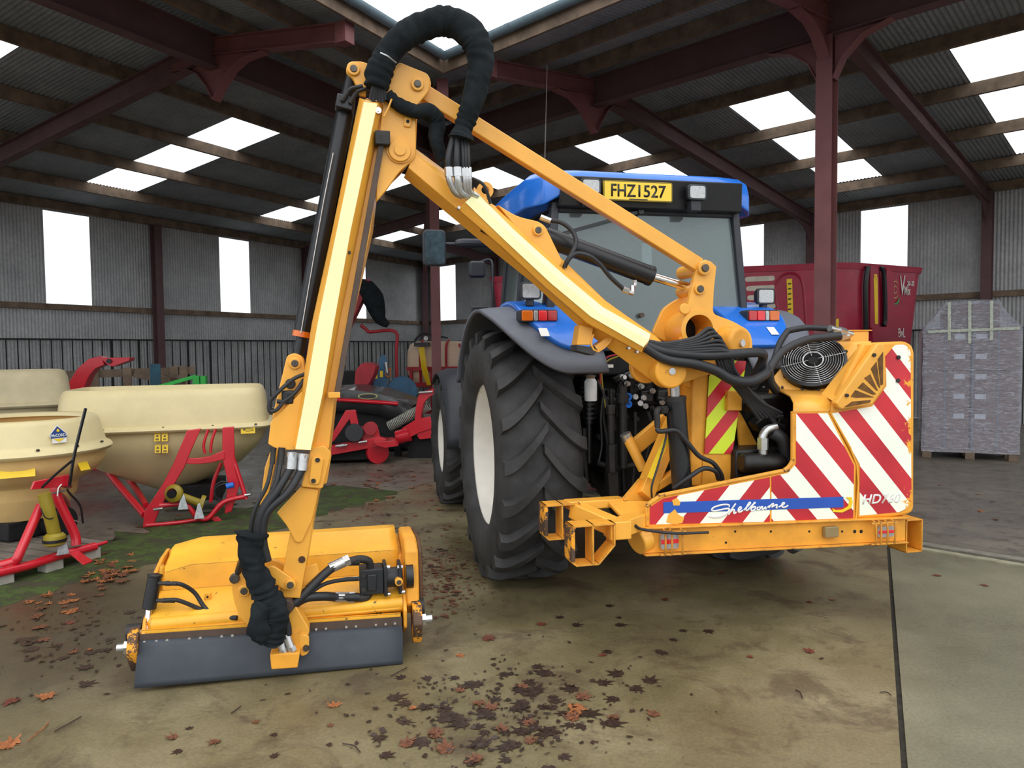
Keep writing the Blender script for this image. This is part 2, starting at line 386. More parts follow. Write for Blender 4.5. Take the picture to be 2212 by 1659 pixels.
# steel frame ------------------------------------------------------------------
def ibeam(mb, p0, p1, h, b, up=(0, 0, 1), tf=.014, tw=.01):
    mb.sweep([(-b/2, -h/2), (b/2, -h/2), (b/2, -h/2+tf), (tw/2, -h/2+tf), (tw/2, h/2-tf), (b/2, h/2-tf), (b/2, h/2), (-b/2, h/2), (-b/2, h/2-tf), (-tw/2, h/2-tf), (-tw/2, -h/2+tf), (-b/2, -h/2+tf)], [p0, p1], up)
GIR = {'L': 8.78, 'R': 9.92}
colsa = {'L': [2.3, 7.35, 12.4, 17.7], 'R': [-3.6, .1, 3.88, 7.7, 11.5, 15.3, 19.1]}
for wing in 'LR':
    D, C = (DL, CL) if wing == 'L' else (DR, CR); w = WL if wing == 'L' else WR; g = GIR[wing]
    for a in colsa[wing]:
        mb = MB(); ibeam(mb, pt(wing, a, w-.24, 0), pt(wing, a, w-.24, 5.0), .2, .2, up=C); trim(mb, OXIDED)
        c0 = GUT[wing]+.2
        if a < along_hip(wing, c0)-.3:
            rz = lambda c: roofz(wing, c)-.2-.16
            mb = MB(); ibeam(mb, pt(wing, a, c0, rz(c0)+.03), pt(wing, a, g, rz(g)), .24, .15)
            # haunch bracket each side of the girder, curved underside
            for sg, L in ((-1, 1.0), (1, .9)):
                cc = [g+sg*L*t for t in (0, .15, .35, .6, 1.)]; dz = [.62, .42, .22, .08, 0]
                poly = [pt(wing, a, c, rz(c)-.12-e) for c, e in zip(cc, dz)]+[pt(wing, a, cc[-1], rz(cc[-1])), pt(wing, a, g, rz(g))]
                mb.slab([p-D*.01 for p in poly], D*.02)
                fl = [pt(wing, a, c, rz(c)-.12-e) for c, e in zip(cc, dz)]
                mb.sweep([(-.075, -.006), (.075, -.006), (.075, .006), (-.075, .006)], fl, (0, 0, 1))
            mb.cb(pt(wing, a, c0, rz(c0)+.03), .17, .17, .26, Matrix.Rotation(math.atan2(D.y, D.x), 3, 'Z'))
            trim(mb, OXIDE)
            mb = MB(); ibeam(mb, pt(wing, a, g, rz(g)), pt(wing, a, w-.2, rz(w-.2)), .3, .16)
            hz = rz(w-.2)
            poly = [pt(wing, a, w-.3, hz-.75), pt(wing, a, w-.42, hz-.45), pt(wing, a, w-.7, hz-.22), pt(wing, a, w-1.3, hz)]+[pt(wing, a, w-.3, hz)]
            mb.slab([p-D*.01 for p in poly], D*.02); trim(mb, OXIDED)
        elif a < along_hip(wing, g+1.5):
            pass
    gz = 5.95
    mb = MB(); a1 = along_hip(wing, g); ibeam(mb, pt(wing, -2 if wing == 'L' else -4, g, gz-.02), pt(wing, a1, g, gz-.02), .46, .19); trim(mb, OXIDED)
# short rafters behind the hip side
for wing, a in (('L', 17.7), ('R', 15.3), ('R', 19.1)):
    w = WL if wing == 'L' else WR; D = DL if wing == 'L' else DR
    lo, hi = GIR[wing], w
    for _ in range(40):
        m_ = (lo+hi)/2
        if along_hip(wing, m_) < a: lo = m_
        else: hi = m_
    if a > along_hip(wing, GIR[wing]):
        mb = MB(); ibeam(mb, pt(wing, a, hi, roofz(wing, hi)-.36), pt(wing, a, w-.2, roofz(wing, w-.2)-.36), .3, .16); trim(mb, OXIDED)
# hip rafter, corner column
hip0 = meet(GUT['L']+.25, GUT['R']+.25); hz0 = roofz('L', GUT['L']+.2)-.36
hc = meet(GIR['L'], GIR['R']); hz1 = roofz('L', GIR['L'])-.36
mb = MB(); ibeam(mb, hip0+V((0, 0, hz0)), hc+V((0, 0, hz1)), .3, .17); ibeam(mb, hc+V((0, 0, hz1)), CORN*.99+V((0, 0, Z0-.3)), .3, .16)
for t_ in (-1,):
    fl = MB(); r0_ = meet(GUT['L'], GUT['R'])+V((0, 0, roofz('L', GUT['L'])-.02)); r1_ = meet(RID['L'], RID['R'])+V((0, 0, roofz('L', RID['L'])-.02)); fl.sweep([(-.14, 0), (.14, 0), (.14, .006), (-.14, .006)], [r0_, r1_, CORN+V((0, 0, Z0-.01))], (0, 0, 1)); trim(fl, ROOFM)
hd = (hip0-hc).normalized(); hs = V((-hd.y, hd.x, 0))
for sg, L in ((1, 1.), (-1, .9)):
    cc = [sg*L*t for t in (0, .15, .35, .6, 1.)]; dz = [.62, .42, .22, .08, 0]; rz_ = lambda t: hz1+(hz0-hz1)*t/(hip0-hc).length
    poly = [hc+hd*c+V((0, 0, rz_(c)-.14-e)) for c, e in zip(cc, dz)]+[hc+hd*cc[-1]+V((0, 0, rz_(cc[-1]))), hc+V((0, 0, hz1))]
    mb.slab([p-hs*.01 for p in poly], hs*.02)
mb.cb(hip0+V((0, 0, hz0)), .17, .17, .32, Matrix.Rotation(math.atan2(hs.y, hs.x), 3, 'Z')); trim(mb, OXIDE)
mb = MB(); ibeam(mb, hc, hc+V((0, 0, hz1-.1)), .2, .19, up=hd); trim(mb, OXIDE)
mb = MB(); ibeam(mb, CORN*.985, CORN*.985+V((0, 0, 5)), .24, .24, up=hd); trim(mb, OXIDED)
# free-standing columns under the girders
for wing, a in (('R', 3.88), ('R', -3.6), ('L', -1.2)):
    C = CL if wing == 'L' else CR; g = GIR[wing]; zz = 5.7
    mb = MB(); p = pt(wing, a, g); ibeam(mb, p, p+V((0, 0, zz)), .21, .21, up=C)
    D = DL if wing == 'L' else DR
    for sg in (-1, 1):
        poly = [p+D*sg*t+V((0, 0, zz-h)) for t, h in ((.1, .55), (.22, .3), (.45, .1), (.8, 0), (.1, 0))]
        mb.slab([q-C*.01 for q in poly], C*.02)
        mb.sweep([(-.08, -.006), (.08, -.006), (.08, .006), (-.08, .006)], poly[:4], (0, 0, 1))
    mb.cb(p+V((0, 0, .01)), .35, .35, .02, Matrix.Rotation(math.atan2(D.y, D.x), 3, 'Z')); trim(mb, OXIDE)
# gutters and fascia boards ---------------------------------------------------------
GUTM = mat('grey_gutter', srgb(120, 140, 150), .45, .3, var=.08)
MOSSG = mat('dirty_gutter', srgb(96, 108, 108), .8, var=.3, vs=20)
for wing in 'LR':
    D, C = (DL, CL) if wing == 'L' else (DR, CR); g = GUT[wing]; a1 = along_hip(wing, g-.06); a0 = -2 if wing == 'L' else -4; zt = roofz(wing, g)
    mb = MB(); pr = [(-.0+.075*math.cos(PI+PI*i/10), .03+.085*math.sin(PI+PI*i/10)) for i in range(11)]
    pr += [(x*.93, z+.004) for x, z in pr[::-1]]
    sgn = 1
    p0, p1 = pt(wing, a0, g-.07, zt-.02), pt(wing, a1, g-.07, zt-.02)
    mb.sweep(pr, [p0, p1], (0, 0, 1))
    a = a0
    while a < a1-.3:
        a += 1.83
        if a < a1-.2:
            q = [(x*1.08, .03+(z-.03)*1.06) for x, z in pr]; mb.sweep(q, [pt(wing, a, g-.07, zt-.02), pt(wing, a+.07, g-.07, zt-.02)], (0, 0, 1))
    mb.cb(pt(wing, a1-.12, g-.07, zt-.03), .01, .01, .01)
    tag(mb.build('trim_%d' % (tn+1), GUTM), kind='structure'); tn += 1
    mb = MB(); mb.bar(pt(wing, a0, g+.03, zt-.11), pt(wing, along_hip(wing, g+.03), g+.03, zt-.11), .04, .2); trim(mb, WOOD)

# ---------------------------------------------------------------- ground
def groundmat(name, kind):
    m, nt, b = newmat(name); tc = nd(nt, 'ShaderNodeTexCoord'); o = tc.outputs['Object']
    n1 = noise(nt, .9, 6, .62, o); n2 = noise(nt, 6, 8, .7, o); n3 = noise(nt, 60, 4, .7, o); n4 = noise(nt, 2.2, 7, .68, o, .6)
    if kind == 'yard':
        c = ramp(nt, n1.outputs[0], [(.28, srgb(90, 82, 58)), (.5, srgb(116, 106, 77)), (.72, srgb(140, 129, 98))]).outputs[0]
        st = ramp(nt, n4.outputs[0], [(.51, (0, 0, 0, 1)), (.62, (1, 1, 1, 1))])
        c = mixc(nt, mixf(nt, st.outputs[0], .7), c, srgb(84, 70, 54))
        sp = ramp(nt, n2.outputs[0], [(.56, (0, 0, 0, 1)), (.63, (1, 1, 1, 1))])
        c = mixc(nt, mixf(nt, sp.outputs[0], .5), c, srgb(88, 76, 56))
        # soaked ground in the low corner by the moss
        vd = nd(nt, 'ShaderNodeVectorMath', operation='DISTANCE'); lk(nt, o, vd.inputs[0]); vd.inputs[1].default_value = (-2.9, 4.6, 0)
        wa = nd(nt, 'ShaderNodeMath', operation='MULTIPLY_ADD'); lk(nt, n4.outputs[0], wa.inputs[0]); wa.inputs[1].default_value = 1.6; lk(nt, vd.outputs['Value'], wa.inputs[2])
        wet = ramp(nt, wa.outputs[0], [(.0, (1, 1, 1, 1)), (1, (0, 0, 0, 1))]); wet.color_ramp.elements[0].position = .0
        mw_ = nd(nt, 'ShaderNodeMapRange'); lk(nt, wa.outputs[0], mw_.inputs[0]); mw_.inputs[1].default_value = 1.5; mw_.inputs[2].default_value = 2.5; mw_.inputs[3].default_value = 1; mw_.inputs[4].default_value = 0
        c = mixc(nt, mixf(nt, mw_.outputs[0], .8), c, srgb(60, 54, 45))
    elif kind == 'slab2':
        c = ramp(nt, n1.outputs[0], [(.3, srgb(102, 98, 78)), (.7, srgb(128, 124, 102))]).outputs[0]
        sp = ramp(nt, n4.outputs[0], [(.60, (0, 0, 0, 1)), (.68, (1, 1, 1, 1))])
        c = mixc(nt, mixf(nt, sp.outputs[0], .6), c, srgb(98, 90, 72))
    elif kind == 'shed':
        c = ramp(nt, n1.outputs[0], [(.3, srgb(92, 85, 73)), (.7, srgb(124, 117, 106))]).outputs[0]
        sp = ramp(nt, n2.outputs[0], [(.5, (0, 0, 0, 1)), (.62, (1, 1, 1, 1))])
        c = mixc(nt, mixf(nt, sp.outputs[0], .6), c, srgb(66, 58, 50))
        sp = ramp(nt, n3.outputs[0], [(.66, (0, 0, 0, 1)), (.7, (1, 1, 1, 1))])
        c = mixc(nt, sp.outputs[0], c, srgb(160, 156, 148))
    else:
        c = ramp(nt, n2.outputs[0], [(.36, srgb(66, 60, 46)), (.47, srgb(56, 62, 30)), (.56, srgb(66, 88, 28)), (.66, srgb(74, 68, 52))]).outputs[0]
    c = mixc(nt, .5, c, ramp(nt, n3.outputs[0], [(.3, (.3, .3, .3, 1)), (.7, (.7, .7, .7, 1))]).outputs[0], 'OVERLAY')
    lk(nt, c, b.inputs['Base Color'])
    w = ramp(nt, n1.outputs[0], [(.35, (.16, .16, .16, 1)), (.6, (.55, .55, .55, 1)), (.75, (.7, .7, .7, 1))] if kind != 'moss' else [(.3, (.8, .8, .8, 1)), (.7, (.95, .95, .95, 1))])
    lk(nt, w.outputs[0], b.inputs['Roughness'])
    bp = nd(nt, 'ShaderNodeBump'); bp.inputs['Strength'].default_value = .25 if kind != 'moss' else .8; bp.inputs['Distance'].default_value = .006 if kind != 'moss' else .03
    lk(nt, (n3 if kind != 'moss' else n2).outputs[0], bp.inputs['Height']); lk(nt, bp.outputs[0], b.inputs['Normal'])
    return m
def mixf(nt, s, k):
    m = nd(nt, 'ShaderNodeMath', operation='MULTIPLY'); lk(nt, s, m.inputs[0]); m.inputs[1].default_value = k; return m.outputs[0]
YARD = groundmat('yard_concrete', 'yard'); SLAB2 = groundmat('yard_concrete_right', 'slab2'); SHED = groundmat('shed_floor', 'shed'); MOSS = groundmat('moss', 'moss')
KL, KR = 5.5, 6.68
K = meet(KL, KR)   # yard kerb corner
def plane(name, poly, z, m, th=.2):
    mb = MB(); mb.slab([V((p[0], p[1], z)) for p in poly], (0, 0, -th)); return tag(mb.build(name, m, smooth=0), kind='structure')
jt, jb = V((3.13, 6.17, 0)), V((1.544, 2.908, 0)); jd = (jb-jt).normalized(); far = jb+jd*12
jt = meet(0, 0)+CR*KR+DR*((V((3.13, 6.17, 0))).dot(DR))
kl0 = pt('L', -14, KL); kr0 = pt('R', -14, KR)
off = V((-jd.y, jd.x, 0))*.012
plane('floor', [K, kl0, kl0+V((0, -8, 0)), far+off*-1, jt-off], 0, YARD) if False else None
side = 1 if off.x > 0 else -1
offr = V((abs(off.x), off.y*side, 0))
plane('floor', [K, jt-offr, far-offr, kl0+V((0, -2, 0)), kl0], 0, YARD)
plane('floor_right', [jt+offr, kr0, kr0+V((2, -6, 0)), far+offr], 0.001, SLAB2)
plane('floor_base', [(-60, -30), (60, -30), (60, 70), (-60, 70)], -.012, mat('joint_filler', srgb(50, 46, 38), .9, var=.3, vs=20), .1)
# shed floor starts behind a shallow drain on the right, behind moss on the left
DRN = .12
sh = meet(KL+.02, KR+.30)
plane('floor_shed', [sh, pt('R', -14, KR+.30), pt('R', -14, WR+.2), CORN*1.02, pt('L', -14, WL+.2), pt('L', -14, KL+.02)], -.002, SHED)
plane('floor_kerb', [meet(KL, KR+.02)+V((0, 0, 0)), pt('R', -14, KR+.02), pt('R', -14, KR+.10), meet(KL, KR+.10)], .012, mat('kerb', srgb(150, 146, 122), .8, var=.15, vs=8), .05)
plane('floor_kerb_inner', [meet(KL, KR+.2), pt('R', -14, KR+.2), pt('R', -14, KR+.31), meet(KL, KR+.31)], .006, mat('kerb2', srgb(128, 124, 112), .85, var=.2, vs=8), .05)
# mossy strip as a gently bumpy sheet
mb = MB(); rows = []
for i in range(110):
    a = -6+i*.12; row = []
    for j in range(14):
        c = KL-.05+j*.085; e = min(1, j/1.5, (13-j)/3)*.018*(.6+random.random()*.8); row.append(pt('L', a, c+(random.uniform(-.12, .05) if j == 0 else random.uniform(-.03, .03) if j < 12 else random.uniform(-.3, .3)), .004+e*.5 if 0 < j < 13 else .001))
    rows.append(row)
mb.grid([r[::-1] for r in rows]); tag(mb.build('moss', MOSS, smooth=180), 'green moss strip along the edge of the yard slab at left', 'moss', kind='stuff')
# ================================================================ THE TRACTOR
T = Fr((.93, 5.78, 0), 13.3)
tr = empty('tractor', T.o, T.rz, 'blue tractor with white rims and registration plate carrying the yellow hedge cutter', 'tractor')
def agri_wheel(parent, x, y, R, Wd, rim, nl, outer, lugh):
    """tyre with angled lugs; outer = -1 when the outside faces -x"""
    mb = MB(); c = V((x, y, R)); h = Wd/2; o = outer
    pr = [(rim, .80*h), (rim+.02, .88*h), (rim+.10*(R-rim)+.02, 1.0*h), (rim+.45*(R-rim), 1.06*h), (rim+.72*(R-rim), 1.0*h), (R-lugh-.03, .93*h), (R-lugh-.008, .8*h), (R-lugh, .4*h), (R-lugh, 0)]
    pr = pr+[(r, -u) for r, u in pr[-2::-1]]
    mb.lathe(pr, c, (1, 0, 0), 72)
    def pos(phi, r, u): return c+V((u, -math.cos(phi)*r, math.sin(phi)*r))   # phi 0 = rear, + = up
    for sgn in (-1, 1):
        for i in range(nl):
            base = 2*PI*(i+(.5 if sgn > 0 else 0))/nl; N = 8; rows = []
            for k in range(N+1):
                t = k/N; u = sgn*(-.06+t*1.06)*h; 
                ph = base-(1-(1-t)**1.5)*.29*(.92/R)**.5
                wd = (.030+.016*t)*(.92/R)
                edge = 1.0 if t < .8 else 1-(t-.8)*.25
                ro = R-(.0 if t < .75 else (t-.75)**1.5*.22)*(R/.92)*edge
                ri = R-lugh-.02-(0 if t < .7 else (t-.7)*.30)*(R/.92)
                rows.append([pos(ph-wd*1.45, ri, u), pos(ph-wd, ro, u), pos(ph+wd, ro, u), pos(ph+wd*1.45, ri, u)])
            mb.grid(rows); mb.add(rows[0], [(0, 1, 2, 3)]); mb.add(rows[-1], [(3, 2, 1, 0)])
    ty = mb.build('tyre', RUB, parent, smooth=40)
    m = MB(); hw = .8*h
    pr = [(rim+.005, -hw-.012), (rim+.012, -hw), (rim-.005, -hw+.03), (rim-.03, -hw+.035), (rim-.04, -hw+.12), (rim-.065, -hw+.15), (rim-.07, .05), (rim-.04, hw-.1), (rim-.02, hw-.03), (rim+.01, hw)]
    m.lathe([(r, -u*o*-1) for r, u in pr], c, (1, 0, 0), 56)
    dx = -o*.02
    m.lathe([(rim-.07, dx), (rim-.12, dx+o*.02), (.24*rim/.51, dx+o*.05), (.17, dx+o*.05), (.16, dx+o*.11), (.0, dx+o*.11)], c, (1, 0, 0), 40)
    for i in range(8):
        a = 2*PI*i/8; p = c+V((dx+o*.04, math.cos(a)*.2, math.sin(a)*.2)); m.cyl(p, p+V((o*.04, 0, 0)), .016, n=6)
    rm = m.build('wheel_rim', WHITE, parent)
for s in (-1, 1):
    hd = V((0, 0, 0))
    w_ = bpy.data.objects.new('rear_wheel', None); COL.objects.link(w_); w_.parent = tr; w_.empty_display_size = .1
    agri_wheel(w_, s*.945, 0, .925, .55, .52, 20, s, .055)
    w_ = bpy.data.objects.new('front_wheel', None); COL.objects.link(w_); w_.parent = tr; w_.empty_display_size = .1
    agri_wheel(w_, s*.93, 2.78, .70, .44, .37, 16, s, .04)
    # rear fender: blue crown over a grey flare
    def arc(rad, a): return (-math.sin(a)*rad, .925+math.cos(a)*rad)   # a from vertical towards the back
    def fender(rad, x0, x1, aend, afront, n=26, m_=22, lip=0):
        mb = MB(); rows = []
        for i in range(m_+1):
            x = x0+(x1-x0)*i/m_; a1 = aend(x); row = []
            for j in range(n+1):
                a = afront+(a1-afront)*j/n; yy, zz = arc(rad-(.02*max(0, (abs(x)-.9)/.3)**2), a); row.append(V((s*x, yy, zz)))
            rows.append(row)
        mb.grid(rows); return mb
    A = math.radians
    ge = lambda x: A(55) if x < .78 else A(55)-A(49)*(1-math.sqrt(max(0, 1-((x-.78)/.45)**2)))-A(6)*max(0, x-.78)
    mb = fender(1.085, .52, 1.225, ge, A(-62)); f1 = mb.build('fender_flare', GREYPL, tr, smooth=60, solid=.025, recalc=False)
    be = lambda x: A(46) if x < .70 else A(46)-A(38)*(1-math.sqrt(max(0, 1-((x-.72)/.30)**2)))
    mb = fender(1.115, .50, 1.0, be, A(-58)); f2 = mb.build('fender', BLUE, tr, smooth=60, solid=.04, bevel=.01, recalc=False)
    # rear light cluster on the fender
    c = T.at(1162, 682, y=-.60); c = V((-.905 if s < 0 else .78, -.60, c.z))
    mb = MB(); mb.slab(rrect(c.x-.13, c.x+.13, c.z-.042, c.z+.042, .02, c.y), (0, .12, 0)); rl = mb.build('rear_light', DKPL, tr, bevel=.004)
    segs = [(-.122, -.045, ORANGEL), (-.04, -.01, CLEARL), (-.005, .055, REDL2), (.06, .122, REDL)]
    for a, b, mm in segs:
        if s > 0: a, b = -b, -a
        k = MB(); k.slab(rrect(c.x+a, c.x+b, c.z-.034, c.z+.034, .008, c.y-.012), (0, .02, 0)); k.build('lens', mm, rl, bevel=.004)
    k = MB(); 
    rr = 1.138; q = lambda xx, zz: V((xx, -math.sqrt(rr*rr-(zz-.925)**2)-.004, zz)); k.slab([q(c.x-.03, c.z-.14), q(c.x+.03, c.z-.14), q(c.x+.03, c.z-.085), q(c.x-.03, c.z-.085)], (0, -.002, 0)); k.build('warning_sticker', WSTICK, f2)
    # work lamp on a stalk
    def worklamp(c, par, w=.15, h=.12, tilt=0):
        m1 = MB(); m1.slab(rrect(c.x-w/2, c.x+w/2, c.z-h/2, c.z+h/2, .022, c.y), (0, .03, 0)); m1.hexa(rrect(c.x-w/2*.95, c.x+w/2*.95, c.z-h/2*.95, c.z+h/2*.95, .02, c.y+.03), rrect(c.x-w/3, c.x+w/3, c.z-h/3, c.z+h/3, .01, c.y+.09))
        b = m1.build('work_lamp', DKPL, par, bevel=.003)
        m2 = MB(); m2.slab(rrect(c.x-w/2+.014, c.x+w/2-.014, c.z-h/2+.012, c.z+h/2-.012, .014, c.y-.004), (0, .01, 0)); m2.build('lens', CLEARL, b)
        return b
    lc = T.at(1147 if s < 0 else 1655, 628 if s < 0 else 640, y=-.38); b = worklamp(lc, tr)
    m1 = MB(); m1.cyl(lc+V((0, .04, -.06)), lc+V((-s*.02, .04, -.20)), .016); m1.cyl(lc+V((0, .04, -.1)), lc+V((0, .04, -.06)), .03); m1.build('lamp_stalk', DKPL, b)
    lc = T.at(1277 if s < 0 else 1507, 402 if s < 0 else 415, y=-.50); b = worklamp(lc, tr, .145, .11)
    m1 = MB(); m1.box((lc.x-.04, lc.y+.02, lc.z-.13), (lc.x+.04, lc.y+.09, lc.z-.05)); m1.build('lamp_bracket', DKPL, b, bevel=.006)
# --- cab
zb = 1.62
def cabring(z):   # half widths and front/back at height z
    t = (z-1.55)/(2.78-1.55); return (.86-.16*t, -.36+.06*t, 1.18-.10*t)
def pil(mb, a, b, w=.05): mb.bar(a, b, w, w*1.3, up=(0, 1, 0))
mb = MB(); wb_, yb, fb = cabring(1.72); wt, yt, ft = cabring(2.74)
for s in (-1, 1):
    pil(mb, (s*(wb_-.06), yb, 1.72), (s*wt, yt, 2.74), .055); pil(mb, (s*wb_, fb, 1.2), (s*wt, ft, 2.74), .05); pil(mb, (s*(wb_-.0), .35, 1.8), (s*(wt+.02), .38, 2.74), .045)
    mb.bar((s*(wb_-.02), fb, 1.75), (s*(wb_-.02), yb, 1.75), .05, .06)
    mb.bar((s*wt, ft, 2.74), (s*wt, yt, 2.74), .05, .06)
mb.bar((-wt, yt, 2.72), (wt, yt, 2.72), .05, .09); mb.bar((-wb_, yb, 1.72), (wb_, yb, 1.72), .05, .08); mb.bar((-wt, ft, 2.72), (wt, ft, 2.72), .05, .08)
fr = mb.build('cab_frame', DKPL, tr, bevel=.008)
def glassmat():
    m, nt, b = newmat('sky_tinted_glass'); nt.nodes.remove(b); out = nt.nodes['Material Output']
    t = nd(nt, 'ShaderNodeBsdfTransparent'); t.inputs[0].default_value = (.66, .72, .72, 1)
    g = nd(nt, 'ShaderNodeBsdfGlossy'); g.inputs[0].default_value = (.85, .95, .95, 1); g.inputs['Roughness'].default_value = .04
    d = nd(nt, 'ShaderNodeBsdfDiffuse'); d.inputs[0].default_value = srgb(150, 160, 160)  # grey diffuse paints in the sky reflection, with some dust
    fz = nd(nt, 'ShaderNodeFresnel'); fz.inputs[0].default_value = 1.6
    m1 = nd(nt, 'ShaderNodeMixShader'); m1.inputs[0].default_value = .30; lk(nt, t.outputs[0], m1.inputs[1]); lk(nt, d.outputs[0], m1.inputs[2])
    m2 = nd(nt, 'ShaderNodeMixShader'); lk(nt, fz.outputs[0], m2.inputs[0]); lk(nt, m1.outputs[0], m2.inputs[1]); lk(nt, g.outputs[0], m2.inputs[2]); lk(nt, m2.outputs[0], out.inputs[0])
    return m
GLASS = glassmat()
mb = MB(); mb.slab([(-wt+.03, yt, 2.69), (wt-.03, yt, 2.69), (wb_-.09, yb, 1.9), (wb_-.22, yb, 1.76), (-wb_+.22, yb, 1.76), (-wb_+.09, yb, 1.9)], (0, .006, 0)); rw = mb.build('rear_window', GLASS, tr, smooth=0)
for s in (-1, 1):
    mb = MB(); mb.slab([(s*wt, yt+.03, 2.69), (s*wt, .35, 2.69), (s*wb_, .32, 1.8), (s*wb_, yb+.03, 1.8)], (s*-.006, 0, 0)); mb.build('side_window', GLASS, tr, smooth=0)
    mb = MB(); mb.slab([(s*wt, .4, 2.69), (s*wt, ft-.03, 2.69), (s*wb_, fb-.03, 1.25), (s*wb_, .4, 1.25)], (s*-.006, 0, 0)); mb.build('door_window', GLASS, tr, smooth=0)
mb = MB(); mb.slab([(-wt, ft, 2.69), (wt, ft, 2.69), (wb_, fb, 1.7), (-wb_, fb, 1.7)], (0, -.006, 0)); mb.build('windscreen', GLASS, tr, smooth=0)
# wiper, window handle, badge
mb = MB(); a = T.at(1383, 457, y=-.35); b = T.at(1215, 503, y=-.365); mb.cyl(a+V((0, .05, 0)), a+V((0, -.02, 0)), .022, n=14); mb.bar(a, T.at(1345, 467, y=-.36), .016, .024); mb.bar(T.at(1345, 467, y=-.362), b, .008, .014); mb.build('rear_wiper', BLACK, tr)
mb = MB(); a = T.at(1384, 681, y=-.36); mb.cyl(a, a+V((0, -.03, 0)), .018, n=12); mb.build('window_latch', RAIL, tr)
# roof: blue shell with drooping rear corners, dark rear fascia
def rp_(x, y, z): return V((x, y, z))
mb = MB(); out = []
for k, (sc_, z) in enumerate(((1.0, 2.80), (1.0, 2.86), (.985, 2.92), (.93, 2.965))):
    ring = []
    for (x, y) in [(-.56, -.42), (.56, -.42), (.80, -.36), (.90, -.20), (.92, .5), (.90, 1.25), (.7, 1.5), (0, 1.56), (-.7, 1.5), (-.90, 1.25), (-.92, .5), (-.90, -.20), (-.80, -.36)]:
        zz = z+(.045 if abs(x) < .6 and y < 0 and k == 0 else 0)-(.09 if abs(x) > .75 and k < 1 else .03 if abs(x) > .75 and k < 2 else 0); ring.append(V((x*sc_, .5+(y-.5)*sc_, zz)))
    out.append(ring)
n = len(out[0]); mb.add([p for r in out for p in r], [(i*n+j, i*n+(j+1) % n, (i+1)*n+(j+1) % n, (i+1)*n+j) for i in range(3) for j in range(n)]+[tuple(range(3*n, 4*n)), tuple(range(n))[::-1]])
mb.build('cab_roof', BLUE, tr, bevel=.015, smooth=50)
mb = MB(); mb.hexa([(-.70, -.40, 2.70), (.72, -.40, 2.70), (.72, -.2, 2.70), (-.70, -.2, 2.70)], [(-.68, -.447, 2.905), (.70, -.447, 2.905), (.70, -.2, 2.90), (-.68, -.2, 2.90)]); fa = mb.build('roof_fascia', BLACK, tr, bevel=.01)
PLM = mat('plate_yellow', srgb(244, 208, 40), .35, var=.02, coat=.3); INK = mat('plate_black', srgb(18, 18, 16), .4)
pc = T.at(1379, 413, y=-.46); mb = MB(); mb.slab(rrect(pc.x-.26, pc.x+.26, pc.z-.068, pc.z+.068, .008, -.46), (0, .02, 0)); pl = mb.build('number_plate', PLM, tr)
mb = MB(); 
for z0_, z1_, x0_, x1_ in ((-.066, -.063, -.256, .256), (.063, .066, -.256, .256), (-.066, .066, -.258, -.255), (-.066, .066, .255, .258)): mb.box((pc.x+x0_, -.462, pc.z+z0_), (pc.x+x1_, -.4595, pc.z+z1_))
mb.box((pc.x-.19+.12, -.462, pc.z-.061), (pc.x+.07, -.4595, pc.z-.055))
mb.build('plate_border', INK, pl)
letters('lettering', 'FHZ', INK, pl, (pc.x-.205, -.460, pc.z-.042), (1, 0, 0), (0, 0, 1), w=.185, h=.087, thick=.003, bold=.012)
letters('lettering', '1527', INK, pl, (pc.x+.0, -.460, pc.z-.042), (1, 0, 0), (0, 0, 1), w=.21, h=.087, thick=.003, bold=.012)
# interior
mb = MB(); mb.cb((0, .35, 1.72), .5, .5, .14); mb.cb((0, .12, 2.02), .46, .12, .55, Matrix.Rotation(math.radians(-8), 3, 'X')); mb.cb((0, .10, 2.38), .24, .08, .18); mb.build('driver_seat', CLAY, tr, bevel=.04, seg=3)
mb = MB(); mb.cb((.45, .3, 1.85), .2, .8, .35); mb.cb((-.45, .25, 1.75), .2, .6, .15); mb.cb((0, 1.0, 1.75), .5, .15, .5); mb.cyl((0, .95, 1.9), (0, .8, 2.1), .025); mb.ring((0, .8, 2.1), (0, -.55, .8), .2, .17, .03); mb.build('cab_console', DKPL, tr, bevel=.01)
mb = MB(); c = T.at(1352, 533, y=.9); mb.slab(rrect(c.x-.085, c.x+.085, c.z-.055, c.z+.055, .03, .9), (0, .02, 0)); mb.build('interior_mirror', mat('mirror_reflection', srgb(220, 226, 222), .25), tr)  # pale grey face: the mirror's reflection is put into its colour
mb = MB(); mb.box((-.62, -.34, 1.5), (.62, 1.2, 1.66)); mb.box((-.5, -.25, 1.2), (.5, 1.2, 1.5)); mb.build('cab_floor', DKIN, tr, bevel=.02)
# mirrors, aerial
mb = MB(); c = T.at(940, 535, y=1.0); mb.slab(rrect(c.x-.105, c.x+.095, c.z-.155, c.z+.155, .035, 1.0), (0, .05, 0)); mr_ = mb.build('side_mirror', DKPL, tr, bevel=.01, seg=3)
mb = MB(); mb.slab(rrect(c.x-.09, c.x+.08, c.z-.14, c.z+.14, .03, .992), (0, .01, 0)); MIRR = mat('mirror_glass', srgb(50, 62, 68), .12, .9, var=.3, vs=9); mb.build('mirror_glass', MIRR, mr_)
mb = MB(); a = c+V((.09, .04, .04)); mb.cyl(a, (a.x+.12, 1.03, a.z), .014); mb.tube([(a.x+.1, 1.03, a.z), (a.x+.16, 1.03, a.z+.01), (-.75, 1.08, a.z+.02)], .03, rs=[.025, .04, .04]); mb.build('mirror_arm', DKPL, mr_)
mb = MB(); c = T.at(1035, 581, y=2.1); mb.slab(rrect(c.x-.1, c.x+.07, c.z-.085, c.z+.085, .035, 2.1), (0, .09, 0)); b = mb.build('indicator_lamp', DKPL, tr, bevel=.02)
